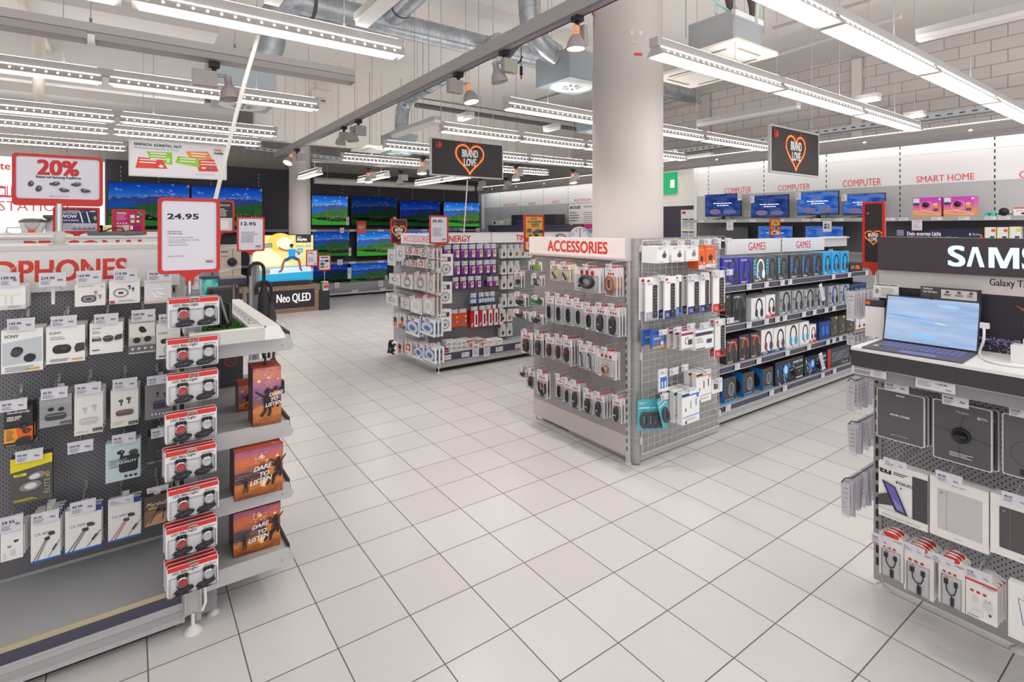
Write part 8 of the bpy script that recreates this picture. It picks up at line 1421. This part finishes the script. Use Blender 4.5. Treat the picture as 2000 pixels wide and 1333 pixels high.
m.t('S', x, c0, h, LT_, w3*.235, bold=.035, res=6); m.pl([(x+w3*.27, c0), (x+w3*.355, c0+h), (x+w3*.435, c0+h), (x+w3*.53, c0), (x+w3*.46, c0), (x+w3*.395, c0+h*.75), (x+w3*.335, c0)], LT_)
mx = x+w3*.585; mw = w3*.415; m.pl([(mx, c0), (mx, c0+h), (mx+mw*.28, c0+h), (mx+mw*.5, c0+h*.32), (mx+mw*.72, c0+h), (mx+mw, c0+h), (mx+mw, c0), (mx+mw*.8, c0), (mx+mw*.8, c0+h*.72), (mx+mw*.6, c0), (mx+mw*.4, c0), (mx+mw*.2, c0+h*.72), (mx+mw*.2, c0)], LT_); m.t('SUNG', mx+mw*1.12, c0, h, LT_, w3*.95, bold=.035, res=4); m.fr = None; m.build('header_board', sg)
gz = PX(1919, 574, QX-.02).z; m = MB(); m.box(QX-.02, QX+.02, YN, hy, gz, hz0, M('cfc8c6', .45)); m.fr = (Vector((QX-.02, hy, 0)), Vector((0, -1, 0)), Vector((0, 0, 1)), Vector((-1, 0, 0))); m.ly = 0
p = PX(1933, 562, QX-.02); q = PX(1996, 562, QX-.02); m.t('Galaxy Tab', hy-p.y, p.z, .026, TXT, (p.y-q.y)*1.3, bold=.02, res=3); m.fr = None; m.build('white_panel', sg)
SPC = print_mat('dark_space_print', [(.3, '2c2833'), (.52, '37323f'), (.66, '5a5a90'), (.8, 'a8a0b0')], 5, None, .4, (1, 1, 2))
m = MB(); m.box(QX-.019, QX+.02, YN, hy, zt, gz, M('2f2b35', .4)); m.fr = (Vector((QX-.019, hy, 0)), Vector((0, -1, 0)), Vector((0, 0, 1)), Vector((-1, 0, 0))); m.ly = 0; rnd = random.Random(9); z5 = PX(1960, 668, QX-.019).z; y5 = hy-PX(1960, 660, QX-.019).y
for k in range(620): a = rnd.gauss(0, 1); m.e(y5+rnd.uniform(-.13, .12), z5+a*.018-.012*abs(a), .0012+.0022*rnd.random(), .0010+.0013*rnd.random(), M(('4a4aa0', '7a74b8', 'b8b0c0', 'd8ccd0')[k % 4], .5), 5); m.ly += m.eps*.98
p = PX(1992, 598, QX-.019); m.pl([(hy-p.y-.012, p.z+.004), (hy-p.y+.05, p.z-.03), (hy-p.y+.05, p.z-.05)], M('d8522a', .5)); m.fr = None; m.build('picture_panel', sg)
m = MB(); m.box(QX, QX+.02, YN, QY-.04, .12, zb, peg_mat('perforated_stand_sheet', 'a3a2a6', '29272b', .0115, .22, axis='Y')); m.build('back_panel', sg); m = MB(); m.box(QX-.005, QX+.03, YN, QY-.04, .03, .12, M('a9a7a9', .4)); m.build('kick_panel', sg)
m = MB(); m.box(QX-.01, QX+.02, QY-.05, QY-.02, .03, zb, GREY); m.fr = (Vector((QX-.011, QY-.035, 0)), Vector((0, -1, 0)), Vector((0, 0, 1)), Vector((-1, 0, 0))); m.ly = 0; [m.r(-.005, .1+.055*k, .01, .034, BLACK) for k in range(17)]; m.fr = None; m.build('slotted_upright', sg)
m = MB(); m.box(QX+.02, QX+.06, YN, QY-.03, .05, hz1, M('b9b6b5', .5)); m.build('core', sg); leveller(sg, QX+.0, QY-.05, .06, .03)
for y in (.52, .1): leveller(sg, QX+.01, y, .05)
# price rail with cards under the counter
m = MB(); m.box(QF+.02, QF+.028, YN, yl-.004, zr-.005, zb, M('8e8c92', .35)); m.box(QF+.012, QF+.028, YN, yl-.004, zb-.006, zb, LGREY); m.build('price_rail', sg)
def card_x(label, px, x, draw, name='price_card', c=PAPER, th=.0015):
    y0, y1, z0, z1 = bbx(*px, x); w, h = y0-y1, z1-z0; m = MB(); m.box(-w/2, w/2, 0, th, -h, 0, c); m.ly = 0; draw(m, w, h); return m.build(name, None, (x, (y0+y1)/2, z1), RZX, label=label, cat='price card')
card_x('white warranty card with red heading at the far end of the dark counter', (1664, 713, 1731, 742), QF+.012, lambda m, w, h: (m.t('GARANTIE PLUS', -w*.43, -h*.3, h*.15, M('c93a4a', .5), w*.48, bold=.04), m.lines(-w*.43, -h*.52, w*.5, 3, h*.16, h*.06, TXT, .1), m.lines(w*.14, -h*.16, w*.3, 7, h*.11, h*.03)))
card_x('white price card 1129.90 under the dark counter', (1788, 738, 1866, 772), QF+.012, lambda m, w, h: (m.t('1129.90', w*.02, -h*.36, h*.17, TXT, w*.28, bold=.05), m.lines(-w*.43, -h*.2, w*.36, 6, h*.1, h*.035), m.bars(w*.28, -h*.75, w*.14, h*.14), m.lines(w*.02, -h*.5, w*.2, 1, .01, h*.03)))
# keyboard tablet
def q8(px, py, z): return PZ(px, py, z)
a, b, c, d = q8(1680, 679, zt+.004), q8(1723, 664, zt+.004), q8(1914, 692, zt+.004), q8(1875, 708, zt+.004)
lap = thing('tablet_computer', 'open tablet with bright pale screen and keyboard on the white counter', 'tablet', tuple((a+b+c+d)/4-Vector((0, 0, .004))))
O = Vector(lap.location); u = ((d-a)+(c-b))/2; W_ = u.length; u.normalize(); v = Vector((-u.y, u.x, 0)); D_ = ((b-a).dot(v)+(c-d).dot(v))/2
lap.rotation_euler = (0, 0, math.atan2(u.y, u.x)); KB = M('6a6a9c', .45)
m = MB(); m.bbox(-W_/2, W_/2, -D_/2, D_/2, .0, .006, M('524e5c', .45), .002); m.build('keyboard_base', lap)
for r_ in range(5):
    m = MB(); n = 14
    for k in range(n): x = -W_*.43+W_*.86*k/n; m.box(x+.0012, x+W_*.86/n-.0012, D_*(.30-.105*r_), D_*(.30-.105*r_)+D_*.085, .006, .0075, KB)
    m.build('key_row_pattern', lap)
m = MB(); m.box(-W_*.12, W_*.24, -D_*.46, -D_*.25, .006, .0066, M('6c70b0', .4)); m.box(-W_*.44, -W_*.39, -D_*.2, -D_*.12, .006, .0066, PAPER); m.build('touchpad', lap)
# screen: spans the photographed corners, leaning back
tl, tr, br = (1732, 569), (1918, 594), (1909, 687); yy = D_/2
bl = b; br_ = c; e1 = O+v*yy+Vector((0, 0, .006))
def on_tilt(px, py, k):   # meets the leaning screen plane: through the hinge, leaning by k
    d_ = ray(px, py); n_ = (-v+Vector((0, 0, k))).normalized(); C0 = Vector((0, 0, CH)); t = (e1-C0).dot(n_)/d_.dot(n_); return C0+d_*t
K = .30; P1, P2 = on_tilt(1732, 569, K), on_tilt(1918, 595, K); P3, P4 = on_tilt(1910, 690, K), on_tilt(1724, 661, K); up = (Vector((0, 0, 1))+v*K).normalized()
sw = ((P2-P1).dot(u)+(P3-P4).dot(u))/2; shh = ((P1-P4).dot(up)+(P2-P3).dot(up))/2; cx_ = ((P1+P2+P3+P4)/4-e1).dot(u)
m = MB(); m.bbox(-sw/2, sw/2, 0, .007, 0, shh, M('2d2a36', .35), .003); m.fr = None; m.ly = -.0006; fl = cloudy_mat('pale_blue_film_screen', [(.25, '8ab4ea'), (.45, 'b4cff6'), (.6, 'cbdcfb'), (.8, 'e2ecfe')], 1.7, .95, (.5, 2.6, 1))
scr = MB(); scr.ly = -.0008; bz = .006; scr.uvquad(-sw/2+bz, bz, sw-2*bz, shh-2*bz, fl)
for (x, z, a_, b_, c_) in ((-.28, .56, .2, .012, '4a8ad0'), (-.1, .56, .1, .010, '6aa8e0'), (.12, .47, .07, .008, 'c8d878'), (.18, .84, .12, .03, '88b0c0'), (-.05, .18, .13, .03, '6ab0e8')): scr.e(sw*x, shh*z, sw*a_, shh*b_, M(c_, .5, 0, .8), 20, -.05)
scr.e(-sw*.0, shh-.004, .012, .004, M('2d2a36', .4), 12)
h_ = m.build('screen_lid', lap, (cx_, yy, .006)); h_.rotation_euler = (-math.atan(K), 0, 0); s2 = scr.build('screen', lap, (cx_, yy, .006)); s2.rotation_euler = (-math.atan(K), 0, 0)
# white charging plug and cable
p1 = PX(1922, 637, QX-.12); p2 = PX(1921, 665, QX-.14); o = thing('charging_cable', 'white charging cable with plug running from the tablet over the counter', 'cable', tuple(p1)); m = MB(); m.bbox(-.008, .008, -.016, .012, -.010, .012, WHITE, .003); m.build('plug', o)
m = MB(); c4 = [p1, p2, PZ(1913, 690, zt+.006), PZ(1925, 703, zt+.006), PZ(1960, 712, zt+.006), PZ(2010, 718, zt+.006)]; q = []
for i in range(len(c4)-1):
    A, B, C, E_ = c4[max(i-1, 0)], c4[i], c4[i+1], c4[min(i+2, len(c4)-1)]
    for k in range(7): t = k/7; q.append(.5*((2*B)+(C-A)*t+(2*A-5*B+4*C-E_)*t*t+(3*B-A-3*C+E_)*t**3)-p1)
m.tube(q, .0045, M('eeedee', .4), 8); m.build('cord', o)
# digital pen in its white stand
a, b = PZ(1971, 706, zt), PZ(2004, 712, zt); o = thing('pen_stand', 'white block stand holding an upright black pen on the counter', 'pen stand', ((a.x+.02), a.y-.045, zt)); m = MB(); m.bbox(-.03, .03, -.05, .04, 0, .062, M('eeecee', .4), .002); m.box(-.008, .008, -.01, .01, .062, .085, WHITE); m.build('block', o)
m = MB(); m.cyl((0, 0, .08), (0, 0, .135), .0065, M('2d2b30', .4), 12); m.cyl((0, 0, .105), (0, 0, .107), .0068, LGREY, 12); m.cyl((0, 0, .135), (0, 0, .158), .009, M('d8d8da', .2), 12); m.build('pen', o); m = MB(); m.tube([(0, -.008, .155), (0, -.03, .15), (0, -.04, .09), (0, -.045, .06)], .002, WHITE, 6); m.build('tether', o)
# small header cards behind the tablet
card_x('dark and white feature card behind the tablet screen', (1798, 559, 1912, 592), QX-.06, lambda m, w, h: (m.t('Galaxy', -w*.46, -h*.28, h*.15, WHITE, w*.18, bold=.04), m.t('Tab S8 Ultra', -w*.46, -h*.5, h*.15, WHITE, w*.26, bold=.04), m.rr(-w*.13, -h*.9, w*.6, h*.75, M('d0cac8', .5), .004), [m.rr(-w*.05+w*.2*k, -h*.4, w*.06, h*.16, DK, .002) for k in range(3)], [m.lines(-w*.08+w*.2*k, -h*.52, w*.13, 2, h*.1, h*.04, TXT) for k in range(3)]), 'feature_card', M('4a4448', .5), .004)
card_x('small pale card pinned left of the tablet', (1706, 553, 1755, 585), QX-.06, lambda m, w, h: (m.t('Vorbeikommen & profitieren', -w*.45, -h*.16, h*.11, TXT, w*.9, bold=.03), m.e(-w*.35, -h*.55, w*.08, h*.18, FINE), m.lines(-w*.2, -h*.35, w*.6, 5, h*.12, h*.03)), 'feature_card', M('e4e0df', .5), .003)
o = card_x('narrow upright black new card at the edge of the feature card', (1912, 567, 1917, 600), QX-.065, lambda m, w, h: None, 'feature_card', M('2a282c', .5), .003)
o = thing('product_carton', 'white box with a dark printed top standing left of the tablet', 'box', (QX-.07, PX(1712, 640, QX-.07).y, zt), RZX); m = MB(); m.box(-.045, .03, 0, .05, 0, PX(1712, 600, QX-.07).z-zt, M('ebe8e6', .45)); z = PX(1712, 600, QX-.07).z-zt; m.box(-.045, .03, 0, .05, z, z+.028, M('3a3a4a', .4)); m.ly = 0; m.r(-.045, z+.008, .02, .015, ORG); m.build('carton', o)
# BRAND LOVE frame at the far end
place_sign('poster_sign', 'tall red framed fiery heart poster at the far end of the tablet stand', 1684, 394, 1728, 526, None, lambda m, x, z, w, h: (m.r(x, z, w, h, M('352628', .5)), d_heart(m, x, z, w, h, True, w*.52, .5, .42)), .035, x=QX+.06, stem_px=560, bb=.03)
# goods on the board below the counter
def px_pack(name, cat, label, px, x, draw, c, dep, nb=0, step=.02, rad=0, group=None):
    y0, y1, z0, z1 = bbx(*px, x); w, h = y0-y1, z1-z0; m = MB(); mat = M(c, .4)
    if rad: m.prism([(a, b-h) for a, b in rrect(-w/2, 0, w, h, rad)], 0, dep, mat)
    else: m.box(-w/2, w/2, 0, dep, -h, 0, mat)
    m.ly = 0; draw(m, w, h); m.fr = None; o = m.build(name, None, (x, (y0+y1)/2, z1), RZX, label=label, cat=cat, group=group if nb else None)
    for k in range(nb): copy_tree(o, (x+step*(k+1), (y0+y1)/2-.006*(k+1), z1-.001*k))
    return o
GXF = 2.50
def d_book(m, w, h): m.rr(-w/2+.004, -h+.004, w-.008, h-.008, M('5b5a5f', .3, 0, 0, .5, .3), .006); m.t('BOOK COVER', -w*.2, -h*.5, h*.035, M('f4f4f4', .5), w*.4, bold=.04); m.lines(-w*.08, -h*.09, w*.18, 1, .01, h*.02, WHITE, 0); m.t('Galaxy Tab S8 Ultra', -w*.18, -h*.9, h*.022, M('d8d8d8', .5), w*.36)
px_pack('tablet_cover_pack', 'tablet cover', 'dark book cover pack hanging nearest the far end below the counter', (1712, 757, 1806, 878), GXF, d_book, 'd9d2d3', .012, 4, .024, .008, 'dark book cover packs on one hook')
def d_targ(m, w, h): m.rr(-w/2+.004, -h+.004, w-.008, h-.008, M('555458', .3, 0, 0, .5, .3), .006); m.t('Targus', -w*.1, -h*.17, h*.035, M('c8c8c8', .5), w*.22); m.t('D', w*.27, -h*.2, h*.04, WHITE, bold=.06); m.lines(w*.33, -h*.17, w*.12, 2, h*.02, h*.008, WHITE); m.lines(-w*.2, -h*.83, w*.42, 3, h*.025, h*.01, WHITE); m.ln([(w*.05, -h*.16), (-w*.05, -h*.5), (-w*.02, -h*.95)], .0012, BK); m.ln([(-w*.5, -h*.45), (0, -h*.5), (w*.5, -h*.56)], .0012, BK)
o = px_pack('tablet_cover_pack', 'tablet cover', 'dark cover pack with a round black security lock below the counter', (1822, 778, 1938, 926), GXF, d_targ, 'd9d2d3', .014, 0, .03, .008)
y0, y1, z0, z1 = bbx(1822, 778, 1938, 926, GXF); h = z1-z0; m = MB(); R = .028; m.lathe([(R, 0), (R, .008), (R*.9, .012), (R*.75, .013), (R*.7, .010), (0, .010)], (0, 0, -h*.52), BLACK, 26, (0, -1, 0)); m.bbox(-R*.6, R*.6, -.018, -.010, -h*.54, -h*.50, M('2c2a2d', .3), .003); m.lathe([(.0015, .012), (0, .013)], (-.002, 0, -h*.52-R*.8), RED, 8, (0, -1, 0)); m.build('security_lock', o)
copy_tree(o, (GXF+.035, o.location.y-.012, o.location.z-.004), label='second dark cover pack directly behind the one with the round lock').children[0].hide_render
px_pack('tablet_cover_pack', 'tablet cover', 'dark cover pack at the right picture edge below the counter', (1957, 806, 2080, 960), GXF, lambda m, w, h: (m.rr(-w/2+.004, -h+.004, w-.008, h-.008, M('5e5d62', .3, 0, 0, .5, .3), .006), m.r(-w*.2, -h*.95, w*.3, h*.1, BK), m.arc(-w*.1, -h*.6, w*.25, h*.2, .001, BK)), 'd9d2d3', .014, 2, .03, .008, 'dark cover packs at the picture edge')
def d_folio(m, w, h):
    m.r(-w*.5, -h*.86, w, h*.02, LGREY); m.pl([(w*.2, -h*.86), (w*.5, -h*.86), (w*.5, -h*.1), (w*.2, -h*.1)], M('4a474a', .4)); m.t('tu', -w*.48, -h*.19, h*.09, TXT, w*.24, bold=.08); m.lines(-w*.18, -h*.14, w*.34, 2, h*.03, h*.012, TXT); m.t('FOLIO', -w*.12, -h*.32, h*.045, TXT, w*.34, bold=.04); m.e(-w*.02, -h*.38, w*.03, w*.03, TXT, 3)
    m.pl([(-w*.5, -h*.62), (-w*.22, -h*.5), (-w*.1, -h*.72), (-w*.5, -h*.8)], M('4f4b4f', .4)); m.pl([(-w*.42, -h*.32), (-w*.14, -h*.38), (w*.12, -h*.84), (-w*.14, -h*.82)], BK); m.pl([(-w*.36, -h*.35), (-w*.16, -h*.395), (w*.07, -h*.81), (-w*.11, -h*.79)], M('6a62b8', .4)); m.pl([(-w*.2, -h*.6), (w*.0, -h*.7), (w*.03, -h*.79), (-w*.1, -h*.77)], M('8f88d0', .4)); m.t('SAMSUNG GALAXY TAB A7 10.4"', -w*.42, -h*.95, h*.022, TXT, w*.8, bold=.03)
px_pack('tablet_cover_pack', 'tablet cover', 'white folio pack with a purple tablet picture in the middle row', (1716, 900, 1812, 1042), GXF, d_folio, 'edebe9', .02, 1, .03, 0, 'white folio packs')
def d_wcov(col):
    def f(m, w, h): m.rr(-w*.36, -h*.86, w*.76, h*.68, M(col, .4), .004); m.ln([(-w*.2, -h*.86), (-w*.2, -h*.18)], .0008, M('8d8a8a', .5)); m.e(-w*.29, -h*.24, w*.03, w*.022, MID); m.t('Book Cover', -w*.1, -h*.08, h*.025, TXT, w*.22); m.t('SAMSUNG', -w*.06, -h*.94, h*.014, TXT, w*.12)
    return f
px_pack('tablet_cover_pack', 'tablet cover', 'white boxed pale grey cover in the middle row, beside the folio pack', (1816, 928, 1931, 1086), GXF, d_wcov('c9c7c8'), 'efecea', .022, 1, .03, 0, 'white boxed pale covers')
px_pack('tablet_cover_pack', 'tablet cover', 'white boxed dark cover at the right edge of the middle row', (1934, 962, 2070, 1130), GXF, d_wcov('5a5255'), 'efecea', .022, 1, .03, 0, 'white boxed dark covers')
def adapter(w, h, plug):
    o = thing('adapter_pack', '', 'adapter'); m = MB(); m.prism([(-w/2, -h), (w/2, -h), (w/2, -h*.10), (w*.2, -h*.02), (w*.1, .0), (-w*.1, 0), (-w*.2, -h*.02), (-w/2, -h*.1)], 0, .002 if not plug else .016, M('f0edeb', .4)); m.ly = 0; m.pl([(-w*.5, -h*.15), (w*.5, -h*.15), (w*.5, -h*.1), (-w*.5, -h*.1)], M('e03c34', .4)) if plug else m.rr(-w*.3, -h*.13, w*.6, h*.1, M('e03c34', .4), h*.045); [m.e(-w*.28+w*.2*k, -h*.36, w*.065, w*.05, RED, 12) for k in range(3)]; m.t('to Adaptor', w*.05, -h*.2, h*.04, TXT, w*.4)
    if plug: m.rr(-w*.24, -h*.62, w*.14, h*.16, M('d6d4d4', .4), .004); m.rr(w*.1, -h*.68, w*.24, h*.18, M('d6d4d4', .4), .003); m.r(w*.15, -h*.5, w*.02, h*.06, MID); m.r(w*.27, -h*.5, w*.02, h*.06, MID); [m.r(-w*.24+w*.13*k, -h*.8, w*.07, h*.07, LT) for k in range(3)]; m.arc(-w*.1, -h*.84, w*.2, h*.06, .0006, MID); m.r(w*.26, -h*.8, w*.08, h*.06, DK); m.lines(-w*.4, -h*.93, w*.4, 1, .01, h*.015, TXT)
    m.build('card', o)
    if not plug:
        m = MB(); cb = M('3f3c42', .5); m.tube([(-w*.2, -.006, -h*.55), (-w*.18, -.006, -h*.68), (-w*.06, -.006, -h*.76), (w*.1, -.006, -h*.74), (w*.16, -.006, -h*.66), (w*.17, -.006, -h*.56)], .0022, cb, 6); m.bbox(-w*.27, -w*.13, -.010, -.002, -h*.57, -h*.47, cb, .001); m.bbox(w*.1, w*.23, -.010, -.002, -h*.58, -h*.49, cb, .001); m.box(-w*.235, -w*.165, -.009, -.003, -h*.47, -h*.44, M('c9a860', .3, .5)); m.tube([(-w*.0, -.006, -h*.76), (w*.03, -.006, -h*.82)], .002, cb, 6); m.bbox(-w*.03, w*.1, -.011, -.002, -h*.95, -h*.81, cb, .001); m.build('adapter_cable', o)
        m = MB(); m.bbox(-w*.38, w*.38, -.014, 0, -h*.97, -h*.40, CLEAR, .004); m.build('blister', o)
    return o
for i, (q, nb) in enumerate((((1717, 1030, 1766, 1142), 2), ((1765, 1052, 1824, 1178), 3), ((1833, 1075, 1886, 1200), 2), ((1885, 1118, 1948, 1228), 3))):
    y0, y1, z0, z1 = bbx(*q, GXF-.02); a = adapter(y0-y1, z1-z0, i == 3); a.location = (GXF-.02, (y0+y1)/2, z1); a.rotation_euler = (0, 0, RZX); l = ('carded white and red adapter pack, %s from the far end of the bottom row' % ORD[i]) if i < 3 else 'white box with charger drawings at the near end of the bottom row'
    a['label'] = l; a['group'] = 'adapter packs on bottom hook %d' % i
    for k in range(nb): copy_tree(a, (GXF-.02+.022*(k+1), (y0+y1)/2-.004*k, z1+.002*k))
px_pack('tablet_cover_pack', 'tablet cover', 'white box with a dark outlined tablet at the lower right picture edge', (1969, 1135, 2090, 1300), GXF-.03, lambda m, w, h: (m.arc(w*.0, -h*.5, w*.34, h*.36, .0025, NAVY, 0, 360, 4, .785), m.e(-w*.2, -h*.2, w*.05, w*.05, LT)), 'efedeb', .03)
for i, (q, pr, l) in enumerate((((1728, 745, 1775, 771), '69.90', 'book cover pack'), ((1840, 769, 1892, 800), '99.90', 'pack with the round lock'), ((1971, 795, 2020, 822), '129.90', 'dark pack at the picture edge'), ((1726, 896, 1770, 922), '9.95', 'white folio pack'), ((1828, 921, 1879, 955), '49.95', 'white boxed pale cover'), ((1957, 962, 2010, 996), '49.95', 'white boxed dark cover'), ((1702, 1042, 1738, 1071), '19.95', 'first red adapter pack'), ((1762, 1060, 1806, 1089), '19.95', 'second red adapter pack'), ((1818, 1081, 1863, 1113), '19.95', 'third red adapter pack'), ((1885, 1108, 1938, 1146), '19.95', 'charger box'))):
    y0, y1, z0, z1 = bbx(*q, GXF-.05); hook(QX, z1-.012, (y0+y1)/2, y0-y1, z1-z0, pr, 'hook with price label %s, tablet stand, for the %s' % (pr, l), None, QX-GXF+.042, RZX)
# bundles of paper price slips hanging at the far end of the stand and on the games gondola end
def slips(label, px, y, n, spread, c0='dcd8dd'):
    l, t, r, b = px; p0 = PY((l+r)/2, t, y); h = (PY((l+r)/2, t, y)-PY((l+r)/2, b, y)).z; o = thing('price_slip_bundle', label, 'paper slips', tuple(p0)); rnd = random.Random(int(l)); w = abs((PY(r, t, y)-PY(l, t, y)).x)
    m = MB(); m.tube([(-w*.6, 0, .012), (-w*.5, 0, .02), (-w*.3, 0, .0), (w*.7, 0, .0)], .0022, BLACK, 6); m.build('ring_wire', o); sv = None
    for k in range(n):
        f = k/max(1, n-1); x = -w*.5+w*f*.95; m = MB(); a = math.radians(rnd.uniform(-6, 6)); tw_ = rnd.uniform(-.02, .02); hh = h*rnd.uniform(.86, 1.0); dx = rnd.uniform(.0, .02)
        c = M(('dcd8de', 'e6e2e4', 'cfcbd6', 'b4b0c8')[k % 4] if spread else ('eae7ea', 'dedae0')[k % 2], .6); wd = .036
        m.poly([(x, -wd*.5, 0), (x+dx*.5, wd*.5, 0), (x+dx+tw_, wd*.5+a*.05, -hh), (x+tw_, -wd*.5+a*.05, -hh)], c); m.poly([(x+.0008, wd*.5, 0), (x+.0008, -wd*.5, 0), (x+.0008+tw_, -wd*.5+a*.05, -hh), (x+.0008+dx+tw_, wd*.5+a*.05, -hh)], M('c9c5cc', .6))
        for j in range(5): z = -hh*(.15+.14*j); m.poly([(x-.0006+tw_*.2, -wd*.36, z), (x-.0006+tw_*.2, wd*.2, z), (x-.0006+tw_*.22, wd*.2, z-.003), (x-.0006+tw_*.22, -wd*.36, z-.003)], FINE)
        m.build('paper_slip', o)
    return o
YE = QY+.03
slips('thick bundle of paper price slips level with the lowest shelf of the games gondola', (1662, 738, 1712, 796), YE, 9, True); slips('bundle of curling paper slips at the middle of the tablet stand end', (1664, 818, 1716, 880), YE, 11, True); slips('large fan of paper slips at the lower end of the tablet stand', (1652, 922, 1716, 992), YE, 18, True)
slips('white fan of paper slips beside the silver headset boxes', (1662, 566, 1707, 622), YE+.02, 14, False); slips('short bundle of paper slips lying just above the counter end', (1662, 650, 1706, 668), YE+.04, 7, False)
